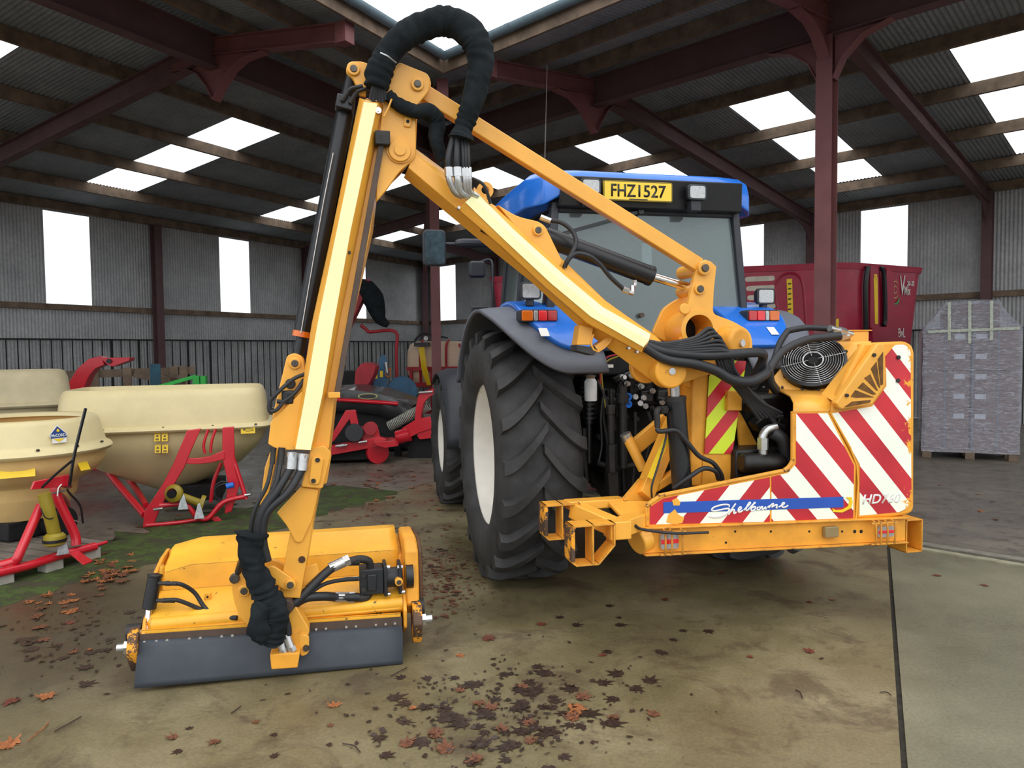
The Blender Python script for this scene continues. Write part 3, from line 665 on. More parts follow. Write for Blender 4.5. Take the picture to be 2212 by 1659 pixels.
mb = MB(); mb.tube([c+V((.03, .04, .08)), c+V((.12, .04, .1)), c+V((.14, 0, .0)), c+V((.1, -.1, -.5)), c+V((.04, -.2, -.75))], .012); mb.build('handrail', DKPL, tr)
mb = MB(); c = T.at(1037, 674, y=1.9); mb.slab(rrect(c.x-.085, c.x+.085, c.z-.055, c.z+.055, .01, 1.9), (0, .06, 0)); mb.build('front_lamp', DKPL, tr, bevel=.008)
mb = MB(); a = T.at(1176, 375, y=1.1); b = T.at(1182, 142, y=1.1); mb.cyl(a, a+(b-a)*.45, .008, .006); mb.cyl(a+(b-a)*.45, b, .004, .002); mb.cyl(a, a+V((0, 0, .05)), .02, .012); mb.build('aerial', PIN, tr)
# bonnet, engine, chassis
mb = MB(); sec = []
for y, w, z in ((1.15, .42, 1.86), (2.4, .40, 1.76), (3.3, .36, 1.6), (3.62, .28, 1.35)): sec.append([V((-w, y, .95)), V((-w, y, z-.14)), V((-w+.12, y, z)), V((w-.12, y, z)), V((w, y, z-.14)), V((w, y, .95))])
mb.grid(sec); mb.add(sec[0], [(0, 1, 2, 3, 4, 5)]); mb.add(sec[-1], [(5, 4, 3, 2, 1, 0)]); mb.build('bonnet', BLUE, tr, bevel=.02)
mb = MB(); mb.box((-.3, -.38, .62), (.3, 1.6, 1.35)); mb.box((-.22, 1.6, .6), (.22, 3.5, 1.0)); mb.cyl((-.85, 0, .925), (.85, 0, .925), .14); mb.cyl((-.85, 2.78, .7), (.85, 2.78, .7), .09); mb.box((-.35, 3.5, .55), (.35, 3.85, .95)); mb.box((-.62, .5, .6), (-.32, 1.5, 1.2)); mb.box((.32, .5, .6), (.62, 1.5, 1.2)); mb.build('transmission', DKIN, tr, bevel=.03)
mb = MB(); mb.cyl((.62, 1.35, 1.2), (.62, 1.35, 2.9), .05); mb.build('exhaust', BLACK, tr)
for s in (-1, 1):   # front fenders
    mb = MB(); rows = []
    for i in range(9):
        x = s*(.68+.48*i/8); row = []
        for j in range(15):
            a = math.radians(-35+125*j/14); r = .79-(.05*max(0, (i-6)/2)); row.append(V((x, 2.78-math.sin(a)*r, .70+math.cos(a)*r)))
        rows.append(row)
    mb.grid(rows); mb.build('front_fender', DKPL, tr, smooth=60, solid=.02, recalc=False)
# --- rear linkage and hydraulics seen under the cab
mb = MB(); mb.cb((.03, -.42, 1.42), .46, .10, .26)
for i in range(3):
    for j in range(2): mb.cb((-.10+.13*i, -.50, 1.36+.12*j), .09, .08, .08)
vb = mb.build('valve_block', IRON, tr, bevel=.008)
for px, py in ((1357, 857), (1357, 873)):
    c = T.at(px, py, y=-.62); mb = MB(); mb.cyl(c, c+V((0, .05, 0)), .022, n=16); mb.ring(c, (0, 1, 0), .026, .012, .02, 16); mb.build('coupling_cap', CAPB, vb)
for px, py, dx, dz in ((1358, 829, 0, .0), (1388, 835, .0, 0), (1374, 858, .03, .03), (1392, 860, .03, .05), (1384, 872, .04, .05), (1396, 878, .03, .02), (1432, 870, .03, 0), (1412, 845, .02, 0), (1350, 815, -.02, .02), (1366, 812, .02, .02)):
    c = T.at(px, py, y=-.58); mb = MB(); mb.cyl(c, c+V((dx, .1, -dz*.4)), .016, n=10); mb.cyl(c+V((dx*.3, .03, 0)), c+V((dx*.6, .06, 0)), .022, n=6); mb.build('hydraulic_fitting', STEEL, vb)
mb = MB()
for i in range(10):
    c = T.at(1272, 812+i*10, y=-.55); mb.ring(c, (0, .0, 1), .055, .035, .016, 18)
a = T.at(1272, 800, y=-.55); b = T.at(1272, 1000, y=-.55); mb.cyl(a, T.at(1272, 915, y=-.55), .032); mb.cyl(T.at(1272, 915, y=-.55), b, .02); mb.build('cab_spring', BLACK, tr)
a = T.at(1276, 866, y=-.66); mb = MB(); mb.lathe([(0, 0), (.04, 0), (.043, .01), (.043, .13), (.03, .15), (.026, .155)], a, n=20); bo = mb.build('fluid_bottle', BOTTLE, tr)
mb = MB(); mb.lathe([(.03, 0), (.03, .02), (0, .022)], a+V((0, 0, .153)), n=18); mb.build('bottle_cap', WOOD, bo)
# lift rods, lower links, drawbar
for s in (-1, 1):
    mb = MB(); p = V((s*.36, -.5, 1.32)); q = V((s*.42, -.62, .62)); mb.cyl(p, p.lerp(q, .45), .022); mb.cyl(p.lerp(q, .35), p.lerp(q, .72), .034, n=8); mb.bar(p.lerp(q, .7), q, .05, .07, up=(0, 1, 0)); mb.cyl(p+V((-.04, 0, 0)), p+V((.04, 0, 0)), .045); mb.build('lift_rod', IRON, tr, bevel=.003)
    mb = MB(); mb.bar((s*.30, .05, .72), (s*.44, -.95, .56), .04, .09); mb.build('lower_link', IRON, tr, bevel=.006)
    mb = MB(); mb.bar((s*.28, .1, 1.36), (s*.36, -.52, 1.36), .06, .1); mb.build('lift_arm', IRON, tr, bevel=.01)
for pts in (((1345, 830), (1340, 870), (1345, 960), (1348, 1060)), ((1392, 800), (1350, 812), (1335, 850), (1332, 900))):
    mb = MB(); mb.tube([T.at(x, y, y=-.52) for x, y in pts], .02); mb.build('hydraulic_pipe', BLACK, tr)
for pts, m_, r in ((((1335, 770), (1312, 780), (1300, 800), (1302, 840), (1308, 880)), OLIVE, .006), (((1336, 765), (1310, 773), (1298, 795), (1296, 830)), REDD, .006), (((1305, 840), (1298, 900), (1300, 960), (1293, 1000)), HOSE, .009), (((1290, 820), (1310, 870), (1315, 930)), HOSE, .009)):
    mb = MB(); mb.tube([T.at(x, y, y=-.6) for x, y in pts], r, n=8); mb.build('cable', m_, tr)
for pts, r in ((((1300, 860), (1303, 900), (1312, 960), (1310, 1010)), .012), (((1320, 840), (1322, 880), (1330, 930)), .016), (((1420, 820), (1400, 815), (1380, 800), (1365, 780)), .014), (((1372, 890), (1372, 960), (1366, 1060)), .012), (((1400, 890), (1408, 930), (1396, 990)), .014), (((1262, 925), (1262, 980), (1268, 1040)), .016), (((1290, 1000), (1330, 1010), (1370, 1005)), .018), (((1420, 860), (1440, 862), (1446, 845)), .012)):
    mb = MB(); mb.tube([T.at(x, y, y=-.56) for x, y in pts], r, n=8); mb.build('hydraulic_pipe', IRON, tr)
mb = MB(); mb.cyl(T.at(1319, 890, y=-.66), T.at(1321, 960, y=-.66), .024); mb.cyl(T.at(1319, 875, y=-.66), T.at(1319, 895, y=-.66), .034, n=8); mb.cyl(T.at(1321, 960, y=-.66), T.at(1322, 1020, y=-.66), .038, n=6); mb.bar(T.at(1322, 1020, y=-.66), T.at(1326, 1085, y=-.66), .07, .04, up=(0, 1, 0)); mb.build('levelling_rod', IRON, tr, bevel=.003)
mb = MB(); mb.cyl(T.at(1345, 835, y=-.6), T.at(1347, 1010, y=-.62), .03); mb.cyl(T.at(1345, 850, y=-.6), T.at(1345, 870, y=-.6), .045, n=16); mb.build('levelling_rod', IRON, tr)
for px, py in ((1310, 885), (1352, 900), (1376, 905), (1298, 945), (1335, 820), (1398, 848), (1410, 882), (1425, 835)):
    c = T.at(px, py, y=-.52); mb = MB(); mb.cyl(c, c+V((0, .06, 0)), .022, n=6); mb.cyl(c+V((0, -.02, 0)), c, .012, n=8); mb.build('hydraulic_fitting', IRON, tr)
mb = MB(); a = T.at(1278, 788, y=-.5); b = T.at(1324, 794, y=-.5); mb.box((a.x, -.51, b.z), (b.x, -.50, a.z)); mb.build('control_label', WSTICK, tr)
# ================================================================ THE HEDGE CUTTER
M = Fr((1.0, 4.35, 0), 13.3)
hcut = empty('hedge_cutter', M.o, M.rz, 'yellow arm hedge cutter with red and white striped rear guard behind the blue tractor', 'hedge cutter')
def A_(px, py, y): return M.at(px, py, y=y)
def hit(px, py, c, n):
    o = M.Ri @ (CAM-M.o); d = M.Ri @ ray(px, py); n = V(n); return o+d*((V(c)-o).dot(n)/d.dot(n))
def plate(pts, y, th, name, m, parent=None, bevel=.004, **k):
    """steel plate whose near face lies at depth y"""
    mb = MB(); mb.slab([A_(px, py, y) for px, py in pts], (0, th, 0)); return mb.build(name, m, parent or hcut, bevel=bevel, **k)
def boss(px, py, y, r, L, name, m, parent, pin=None, pr=.5, pm=None):
    c = A_(px, py, y); mb = MB(); mb.cyl(c, c+V((0, L, 0)), r, n=28); o = mb.build(name, m, parent, bevel=.004)
    if pin is not None:
        mb = MB(); mb.cyl(c+V((0, -pin, 0)), c+V((0, .01, 0)), r*pr, n=20); mb.build('pin', pm or PIN, o, bevel=.002)
    return o
def round_poly(pts, rad, y0=None, n=5):
    """round the corners of a pixel polygon"""
    out = []; m_ = len(pts)
    for i, (x, y) in enumerate(pts):
        r = rad[i] if isinstance(rad, list) else rad
        if r <= 0: out.append((x, y)); continue
        a = V((*pts[i-1], 0)); b = V((x, y, 0)); c = V((*pts[(i+1) % m_], 0)); u = (a-b); w = (c-b); k = min(r, u.length*.45, w.length*.45)
        p0 = b+u.normalized()*k; p1 = b+w.normalized()*k
        for j in range(n+1):
            t = j/n; q = p0*(1-t)**2+b*2*t*(1-t)+p1*t*t; out.append((q.x, q.y))
    return out
GY = -.12     # near face of the rear guard
# ---------------- rear guard -----------------------------------------------------------
def stripes(name, sgn, x0, per, phase, wear=0.):
    m, nt, b = newmat(name); tc = nd(nt, 'ShaderNodeTexCoord'); sx = nd(nt, 'ShaderNodeSeparateXYZ'); lk(nt, tc.outputs['Object'], sx.inputs[0])
    mul = nd(nt, 'ShaderNodeMath', operation='MULTIPLY'); lk(nt, sx.outputs[2], mul.inputs[0]); mul.inputs[1].default_value = sgn/1.12
    ad = nd(nt, 'ShaderNodeMath', operation='ADD'); lk(nt, sx.outputs[0], ad.inputs[0]); lk(nt, mul.outputs[0], ad.inputs[1])
    dv = nd(nt, 'ShaderNodeMath', operation='MULTIPLY_ADD'); lk(nt, ad.outputs[0], dv.inputs[0]); dv.inputs[1].default_value = 1/per; dv.inputs[2].default_value = -phase+20
    fr_ = nd(nt, 'ShaderNodeMath', operation='FRACT'); lk(nt, dv.outputs[0], fr_.inputs[0])
    gt = nd(nt, 'ShaderNodeMath', operation='GREATER_THAN'); lk(nt, fr_.outputs[0], gt.inputs[0]); gt.inputs[1].default_value = .5
    n = noise(nt, 2, 3, .5, tc.outputs['Object'])
    red = ramp(nt, n.outputs[0], [(.35, srgb(176, 28, 44)), (.65, srgb(206, 44, 54))]).outputs[0]; wh = ramp(nt, n.outputs[0], [(.3, srgb(238, 246, 226)), (.7, srgb(248, 250, 238))]).outputs[0]
    c = mixc(nt, gt.outputs[0], red, wh)
    n2 = noise(nt, 9, 8, .75, tc.outputs['Object'])
    if wear:
        mrn = nd(nt, 'ShaderNodeMapRange'); lk(nt, sx.outputs[0], mrn.inputs[0]); mrn.inputs[1].default_value = wear-.22; mrn.inputs[2].default_value = wear+.02; mrn.inputs[3].default_value = 0; mrn.inputs[4].default_value = .245
        sm = nd(nt, 'ShaderNodeMath', operation='ADD'); lk(nt, n2.outputs[0], sm.inputs[0]); lk(nt, mrn.outputs[0], sm.inputs[1]); src = sm.outputs[0]
    else: src = n2.outputs[0]
    ch = ramp(nt, src, [(.745, (0, 0, 0, 1)), (.755, (1, 1, 1, 1))])
    c = mixc(nt, ch.outputs[0], c, srgb(238, 168, 50)); lk(nt, c, b.inputs['Base Color']); b.inputs['Roughness'].default_value = .32; b.inputs['Coat Weight'].default_value = .2
    return m
PA = [(1397, 1139), (1397, 1092), (1429, 1070), (1697, 1016), (1713, 998), (1713, 889), (1791, 888), (1850, 1004), (1848, 1122)]
PB = [(1793, 888), (1866, 741), (1956, 737), (1972, 746), (1976, 762), (1975, 1108), (1942, 1116), (1852, 1121), (1853, 1004)]
mb = MB(); mb.slab([A_(x, y, GY) for x, y in PA], (0, .03, 0)); ga = mb.build('guard_panel', YELW, hcut, bevel=.006)
mb = MB(); mb.slab([A_(x, y, GY) for x, y in round_poly(PB, [0, 0, 14, 14, 14, 18, 10, 0, 0])], (0, .05, 0)); gb = mb.build('guard_body', YELW, hcut, bevel=.016, seg=4)
mb = MB(); mb.slab([A_(x, y, GY) for x, y in round_poly([(1925, 742), (1956, 740), (1970, 749), (1973, 765), (1972, 1106), (1942, 1112), (1925, 1112)], [0, 14, 14, 14, 18, 10, 0])], (0, .40, 0)); mb.build('guard_side', YELW, hcut, bevel=.016, seg=4)
seam = A_(1665, 1060, GY).x
xR = A_(1716, 889, GY); phR = ((xR.x+xR.z/1.12)/.285) % 1
xL = A_(1558, 1129, GY); phL = ((xL.x-xL.z/1.12)/.285) % 1
SA = stripes('chevrons_rising', -1, 0, .285, phL); SB = stripes('chevrons_falling', 1, 0, .285, phR); SBW = stripes('chevrons_falling_worn', 1, 0, .285, phR, A_(1970, 900, GY).x)
def sticker(pts, name, m, parent, y=GY-.003, th=.003): mb = MB(); mb.slab([A_(a, b, y) for a, b in pts], (0, th, 0)); return mb.build(name, m, parent, smooth=0)
sticker([(1404, 1133), (1404, 1096), (1433, 1077), (1663, 1031), (1663, 1127)], 'chevron_sheet', SA, ga)
sticker([(1667, 1126), (1667, 1030), (1702, 1022), (1720, 1002), (1720, 893), (1788, 893), (1845, 1006), (1843, 1119)], 'chevron_sheet', SB, ga)
sticker(round_poly([(1797, 893), (1884, 878), (1915, 834), (1913, 770), (1934, 745), (1954, 744), (1967, 756), (1969, 1090), (1945, 1106), (1857, 1114), (1858, 1004)], [0, 0, 0, 0, 4, 6, 10, 10, 8, 0, 0]), 'chevron_sheet', SBW, gb)
bd = sticker([(1433, 1085), (1822, 1073), (1822, 1096), (1433, 1109)], 'brand_band', BANDB, ga, GY-.005)
a = A_(1536, 1121, GY-.0045); b = A_(1703, 1100, GY-.0045)
for stp, rr_ in (([(372, 208), (376, 182), (330, 172), (250, 185), (182, 210), (158, 240), (190, 252), (250, 242), (330, 226), (374, 228), (372, 255), (330, 292), (262, 318), (185, 326), (112, 318)], [5, 8, 8, 9, 9, 9, 8, 8, 9, 10, 12, 14, 16, 14, 3]),
    ([(458, 160), (430, 200), (395, 252), (366, 298), (400, 258), (430, 236), (441, 246), (432, 272), (442, 284), (466, 266)], None), ([(480, 256), (518, 232), (526, 210), (508, 206), (490, 235), (492, 262), (515, 265), (546, 245)], None),
    ([(556, 244), (610, 192), (640, 158), (634, 146), (614, 166), (590, 212), (587, 240), (604, 248)], None), ([(606, 246), (668, 178), (698, 154), (690, 150), (662, 195), (650, 238), (668, 250), (696, 234), (704, 206), (686, 202), (664, 216)], None),
    ([(742, 202), (726, 220), (732, 240), (756, 235), (766, 212), (750, 200)], None), ([(766, 212), (792, 200), (786, 225), (800, 232), (832, 203), (826, 226), (842, 222)], None), ([(852, 212), (880, 190), (872, 214), (905, 172), (934, 160)], None),
    ([(928, 172), (910, 206), (932, 190), (964, 176), (974, 186), (962, 210), (978, 212)], None), ([(990, 205), (1022, 190), (1060, 166), (1062, 152), (1042, 156), (1030, 185), (1046, 206), (1076, 204), (1112, 182)], None)):
    mb = MB(); y0 = GY-.0065; k_ = .0006; mb.tube([A_(1510+x/5.773, 1060+y/5.773, y0) for x, y in stp], 0, n=8, sub=4, rs=[r*k_ for r in (rr_ or [8.6]*len(stp))])
    for v in mb.v: v.y = y0+(v.y-y0)*.3
    mb.build('lettering', WSTICK, bd, smooth=180)
a = A_(1862, 1090, GY-.003); b = A_(1945, 1086, GY-.003)
letters('lettering', 'HD760', WSTICK, gb, a, b-a, (0, 0, 1), w=(b-a).length, h=.062, thick=.001, shear=.25, bold=.02)
# worn patches torn out of the band
for pts in (((1452, 1081), (1462, 1076), (1470, 1084), (1468, 1092), (1455, 1092)), ((1440, 1128), (1444, 1112), (1458, 1100), (1466, 1112), (1478, 1118), (1474, 1130), (1455, 1132))): sticker(pts, 'torn_patch', YEL, ga, GY-.007, .004)
sticker([(1798, 1098), (1806, 1102), (1820, 1101), (1832, 1094), (1836, 1082), (1828, 1074), (1840, 1074), (1842, 1086), (1838, 1098), (1820, 1107), (1800, 1106)], 'yellow_paint_splash', STICK, ga, GY-.008, .004)
# rolled lip round the cut-out of the guard
mb = MB(); mb.tube([A_(x, y, GY+.005) for x, y in round_poly([(1397, 1135), (1397, 1091), (1429, 1070), (1697, 1016), (1712, 998), (1713, 892)], [0, 6, 10, 14, 10, 0])], .013, n=10, sub=2); mb.build('guard_lip', YELW, ga)
mb = MB(); mb.tube([A_(x, y, GY-.002) for x, y in ((1793, 890), (1851, 1004), (1849, 1122))], .006, n=6, sub=3); mb.build('guard_seam', YEL, ga)
# cooler deck with fan
cf, nf = A_(1757, 786, .28), V((-.50, -.62, .60)).normalized()
dk = [hit(x, y, cf, nf) for x, y in ((1664, 822), (1735, 737), (1882, 737), (1776, 846), (1681, 843))]
mb = MB(); mb.slab(dk, -nf*.02); mb.build('cooler_deck', YEL, hcut, bevel=.006)
# skirts: front of the deck down to the guard, left side under it
f0 = [A_(1713, 891, GY), A_(1791, 889, GY)]; f1 = [dk[4], dk[3]]
mid = [p.lerp(q, .5)+V((0, -.05, .03)) for p, q in zip(f0, f1)]
mb = MB(); mb.grid([[f0[0], f0[1]], [f0[0].lerp(mid[0], .6)+V((0, -.02, 0)), f0[1].lerp(mid[1], .6)+V((0, -.02, 0))], mid, [f1[0]+nf*.002, f1[1]+nf*.002]]); mb.build('cooler_skirt', YEL, hcut, smooth=60, solid=.012)
mb = MB(); mb.slab([dk[1], dk[0], dk[0]+V((0, .05, -.25)), dk[1]+V((0, .05, -.25))], (.02, 0, 0)); mb.slab([dk[1], dk[1]+V((0, 0, -.5)), dk[2]+V((0, 0, -.5)), dk[2]], (0, .02, 0)); mb.build('cooler_back', YEL, hcut)
for px, py in ((1650, 838), (1690, 838), (1733, 843), (1768, 843), (1780, 820), (1828, 760), (1806, 790), (1695, 815)):
    p = hit(px, py, cf, nf); mb = MB(); mb.cyl(p, p+nf*.012, .009, n=6); mb.build('bolt', IRON, hcut)
cF = hit(1757, 787, cf, nf); mb = MB(); mb.lathe([(.205, 0), (.205, .045), (.188, .052), (.188, .0)], cF, nf, 40); fan = mb.build('cooler_fan', BLACK, hcut)
mb = MB(); mb.lathe([(0, .004), (.188, .004)], cF, nf, 32); mb.cyl(cF, cF+nf*.03, .07, n=24); mb.cyl(cF+nf*.03, cF+nf*.046, .045, .03, n=20)
for i in range(9):
    a = 2*PI*i/9; u = nf.orthogonal().normalized(); w_ = nf.cross(u); d = u*math.cos(a)+w_*math.sin(a); e = nf.cross(d)
    mb.add([cF+d*.06-e*.02+nf*.008, cF+d*.18-e*.045+nf*.008, cF+d*.18+e*.02+nf*.028, cF+d*.06+e*.02+nf*.028], [(0, 1, 2, 3)])
mb.build('fan_blades', DKIN, fan)
mb = MB()
for i in range(9):
    r = .065+.0145*i; pts = []
    u = nf.orthogonal().normalized(); w_ = nf.cross(u); N = 40
    for j in range(N): a0 = 2*PI*j/N; pts.append(cF+nf*(.056-.0008*i)+(u*math.cos(a0)+w_*math.sin(a0))*r)
    for j in range(N): 
        p, q = pts[j], pts[(j+1) % N]; mb.cyl(p, q, .0018, n=5, cap=False)
for i in range(4):
    a = PI/4+PI/2*i; d = u*math.cos(a)+w_*math.sin(a); mb.cyl(cF+nf*.055+d*.03, cF+nf*.05+d*.2, .0022, n=5)
mb.ring(cF+nf*.05, nf, .064, .058, .008); mb.build('fan_grille', STEEL, fan)
# louvre scoop at the corner
F = [(1806, 871), (1812, 880), (1819, 884), (1885, 874), (1913, 832), (1911, 746), (1904, 741), (1896, 742)]
dvec = A_(1774, 852, .10)-A_(1806, 871, GY-.05)
mb = MB(); mb.slab([A_(x, y, GY-.05) for x, y in F], (0, .05, 0)); sc = mb.build('cooler_scoop', YEL, hcut, bevel=.008, seg=3)
mb = MB(); mb.grid([[A_(1808, 872, GY-.045), A_(1898, 743, GY-.045)], [A_(1775, 852, .02), A_(1868, 742, .10)], [hit(1772, 850, cf, nf)-nf*.03, hit(1858, 739, cf, nf)-nf*.03]]); mb.build('scoop_cheek', YEL, sc, solid=.008, smooth=0)
fc = (1897, 848)
def w7(x, y): return (1600+x/2.963, 680+y/2.963)
for wd in (((835, 545), (715, 555), (662, 592), (700, 588), (828, 562)), ((855, 528), (735, 482), (706, 524), (735, 530)), ((868, 508), (784, 432), (750, 468), (848, 512)), ((880, 486), (830, 380), (792, 405), (866, 480)), ((893, 470), (870, 300), (835, 345), (880, 455)), ((912, 445), (912, 238), (878, 285), (897, 452))):
    mb = MB(); mb.slab([A_(*w7(*p), GY-.053) for p in wd], (0, .006, 0)); mb.build('vent_slot', mat('vent_shadow', srgb(112, 72, 18), .7, var=.3, vs=12), sc, smooth=0)
for px, py in ((1828, 854), (1887, 767)):
    c = A_(px, py, GY-.05); mb = MB(); mb.cyl(c+V((0, -.012, 0)), c, .011, n=8); mb.build('bolt', IRON, sc)
for px, py in ((1939, 772), (1938, 822)):
    c = A_(px, py, GY); mb = MB(); mb.cyl(c+V((0, -.012, 0)), c, .013, n=10); mb.build('bolt', IRON, gb)
# hose post on top of the cooler
p = A_(1846, 735, .30); mb = MB(); mb.box((p.x-.07, .25, p.z-.12), (p.x+.07, .37, p.z+.06)); mb.box((p.x-.13, .24, p.z+.06), (p.x+.09, .38, p.z+.068)); mb.build('hose_bracket', YEL, hcut, bevel=.006)
# ---------------- rear beam, lamps ---------------------------------------------------------
zt = A_(1500, 1134, GY).z; zbm = A_(1500, 1191, GY).z; xl = A_(1390, 1165, GY).x; xr = A_(1956, 1145, GY).x
dzr = A_(1953, 1121, GY).z-zt; 
def bz(x): return (x-xl)/(xr-xl)*dzr*.9
mb = MB(); L0, L1 = V((xl, GY, 0)), V((xr, GY, dzr*.9))
mb.slab([(xl, GY, zt), (xr, GY, zt+dzr*.9), (xr, GY, zbm+dzr*.9), (xl, GY, zbm)], (0, .012, 0))
mb.slab([(xl, GY-.03, zt), (xr, GY-.03, zt+dzr*.9), (xr, GY+.1, zt+dzr*.9), (xl, GY+.1, zt)], (0, 0, .010))
mb.slab([(xl, GY-.03, zbm), (xr, GY-.03, zbm+dzr*.9), (xr, GY+.1, zbm+dzr*.9), (xl, GY+.1, zbm)], (0, 0, .010))
beam = mb.build('rear_beam', YELW, hcut, bevel=.003)
for px in (1588, 1568, 1665, 1748, 1819, 1846, 1860):
    c = A_(px, 1148 if px != 1568 else 1172, GY); mb = MB(); mb.cyl(c+V((0, -.002, 0)), c+V((0, .002, 0)), .007 if px < 1840 else .011, n=10); mb.build('bolt_hole', DKIN, beam)
def cluster(px0, px1, py0, py1, bars):
    a, b = A_(px0, py1, GY-.02), A_(px1, py0, GY-.02); h = b.z-a.z
    mb = MB(); mb.slab(rrect(a.x, b.x, a.z, b.z, .012, GY-.025), (0, .02, 0)); t = mb.build('tail_lamp', CLEARL, beam)
    mb = MB(); mb.box((a.x+.002, GY-.029, a.z+h*.36), (b.x-.002, GY-.022, a.z+h*.66)); mb.build('red_lens', REDL2, t, bevel=.002)
    mb = MB()
    for q in bars:
        e = A_(q, 1160, GY-.06).x; top = zt+bz(e); bot = zbm+bz(e); mb.tube([(e, GY-.02, top), (e, GY-.055, top-.02), (e, GY-.055, bot+.02), (e, GY-.02, bot)], .006, n=6, sub=3)
    e0, e1 = A_(bars[0], 1160, GY-.06).x, A_(bars[-1], 1160, GY-.06).x
    for zz in (zt-.012, zbm+.014): mb.bar((e0-.03, GY-.05, zz+bz(e0)), (e1+.03, GY-.05, zz+bz(e1)), .01, .012)
    mb.build('lamp_cage', YELW, beam)
cluster(1427, 1465, 1152, 1187, (1438, 1452, 1475)); cluster(1896, 1930, 1136, 1161, (1893, 1904, 1918, 1934))
c0, c1 = A_(1780, 1161, GY-.02), A_(1809, 1136, GY-.02); mb = MB(); mb.slab(rrect(c0.x, c1.x, c0.z, c1.z, .008, GY-.035), (0, .035, 0)); mb.build('plate_lamp', mat('dirty_lens', srgb(140, 120, 80), .35, coat=.3), beam, bevel=.004)
# open box bracket at the right end
def openbox(name, o, sx, sy, sz, t, parent, m=YELW, diag=None):
    x, y, z = o; mb = MB(); mb.box((x, y, z), (x+t, y+sy, z+sz)); mb.box((x+sx-t, y, z), (x+sx, y+sy, z+sz)); mb.box((x, y, z), (x+sx, y+sy, z+t)); mb.box((x, y, z+sz-t), (x+sx, y+sy, z+sz))
    return mb.build(name, m, parent, bevel=.002)
a, b = A_(1957, 1195, GY), A_(1994, 1121, GY); openbox('end_bracket', (a.x, GY, a.z), b.x-a.x, .16, b.z-a.z, .009, hcut)
# side of the beam behind the guard and main chassis
mb = MB(); mb.box((xl+.05, GY+.1, zbm+.02), (xr-.02, .25, zt-.005)); mb.build('main_frame', YELW, hcut, bevel=.01)
# ---------------- mast, chevron board, pump bay -------------------------------------------
plate([(1498, 792), (1532, 792), (1520, 1050), (1490, 1050)], .12, .16, 'mast', YELW, bevel=.008)
plate([(1440, 800), (1500, 800), (1500, 1045), (1462, 1050)], .27, .012, 'mast_web', YELW)
cb_ = plate([(1533, 803), (1574, 778), (1612, 780), (1582, 980), (1522, 980)], .10, .006, 'chevron_board', stripes('chevrons_lime', -1, 0, .21, .1), bevel=0)
cbm = bpy.data.materials['chevrons_lime']
for n_ in cbm.node_tree.nodes:
    if n_.type == 'VALTORGB':
        for e in n_.color_ramp.elements:
            if e.color[0] > .7 and e.color[1] > .7: e.color = srgb(214, 232, 50)
plate([(1520, 980), (1582, 980), (1578, 1040), (1515, 1050)], .11, .02, 'mast_foot', YELW)
plate([(1573, 845), (1603, 845), (1603, 887), (1572, 887)], .06, .04, 'hose_guide', YELW)
plate([(1484, 760), (1500, 760), (1500, 836), (1486, 836)], .15, .05, 'mast_rib', YEL)
PUMP = mat('oily_black', srgb(26, 24, 23), .4, .2, var=.4, vs=12)
mb = MB(); a, b = A_(1576, 1050, .3), A_(1715, 850, .3); mb.box((a.x, .30, a.z), (b.x+.02, .75, b.z)); mb.build('oil_tank', PUMP, hcut, bevel=.03)
mb = MB(); a, b = A_(1580, 1040, .1), A_(1705, 965, .1); mb.box((a.x, .05, a.z-.15), (b.x, .35, b.z)); mb.cyl(A_(1600, 1000, .0), A_(1690, 1000, .0), .06); mb.build('gear_pump', PUMP, hcut, bevel=.015)
c = A_(1648, 960, -.0); mb = MB(); mb.tube([c+V((0, 0, -.12)), c, c+V((0, 0, .05)), c+V((.03, 0, .09)), c+V((.09, 0, .1))], .026, n=14); mb.cyl(c+V((0, 0, -.03)), c+V((0, 0, .04)), .034, n=6); mb.build('hose_union', STEEL, hcut)
mb = MB(); mb.tube([A_(1668, 935, 0), A_(1690, 950, -.02), A_(1700, 990, 0), A_(1712, 1040, .02)], .038, n=12); mb.build('suction_hose', HOSE, hcut)
mb = MB()
for i in range(6):
    c = A_(1625+11*i, 880+((i*37) % 50), .2); mb.cb(c, .07, .1, .06, Matrix.Rotation(i, 3, 'Y'))
mb.build('control_valve', PUMP, hcut, bevel=.008)
plate([(1590, 880), (1602, 895), (1650, 985), (1640, 1000), (1600, 990)], .26, .02, 'side_plate', YELW)
# A-frame to the tractor
mb = MB(); p, q = A_(1388, 1075, .10), A_(1462, 900, .45); mb.bar(p, q, .10, .09, up=(0, 1, 0)); mb.bar(p+V((0, .05, 0)), A_(1480, 1010, .2), .05, .08, up=(0, 1, 0)); af = mb.build('headstock', YELW, hcut, bevel=.006)
mb = MB()
st = [A_(x, y, .06) for x, y in ((1398, 1030), (1411, 1036), (1446, 950), (1434, 944))]; mb.slab(st, (0, .002, 0)); mb.build('warning_sticker', STICK, af)
mb = MB(); mb.bar(A_(1372, 965, .5), A_(1428, 918, .5), .10, .05, up=(0, 1, 0)); mb.bar(A_(1428, 918, .5), A_(1440, 905, .5), .10, .05, up=(0, 1, 0)); mb.build('top_link_arm', YEL, hcut, bevel=.006)
mb = MB(); mb.cyl(A_(1352, 940, .45), A_(1390, 1015, .40), .033, n=18); sl = mb.build('stabiliser_tube', YEL, hcut)
mb = MB(); mb.cyl(A_(1350, 937, .45), A_(1356, 950, .45), .037, n=18); mb.build('tube_collar', STEEL, sl)
mb = MB(); mb.slab([A_(1310, 1080, .05), A_(1400, 1082, .05), A_(1400, 1110, -.08), A_(1340, 1112, -.08)], (0, 0, -.02)); mb.bar(A_(1355, 1095, .05), A_(1392, 1050, .15), .12, .02, up=(0, 1, 0)); mb.build('base_plate', YELW, hcut, bevel=.003)
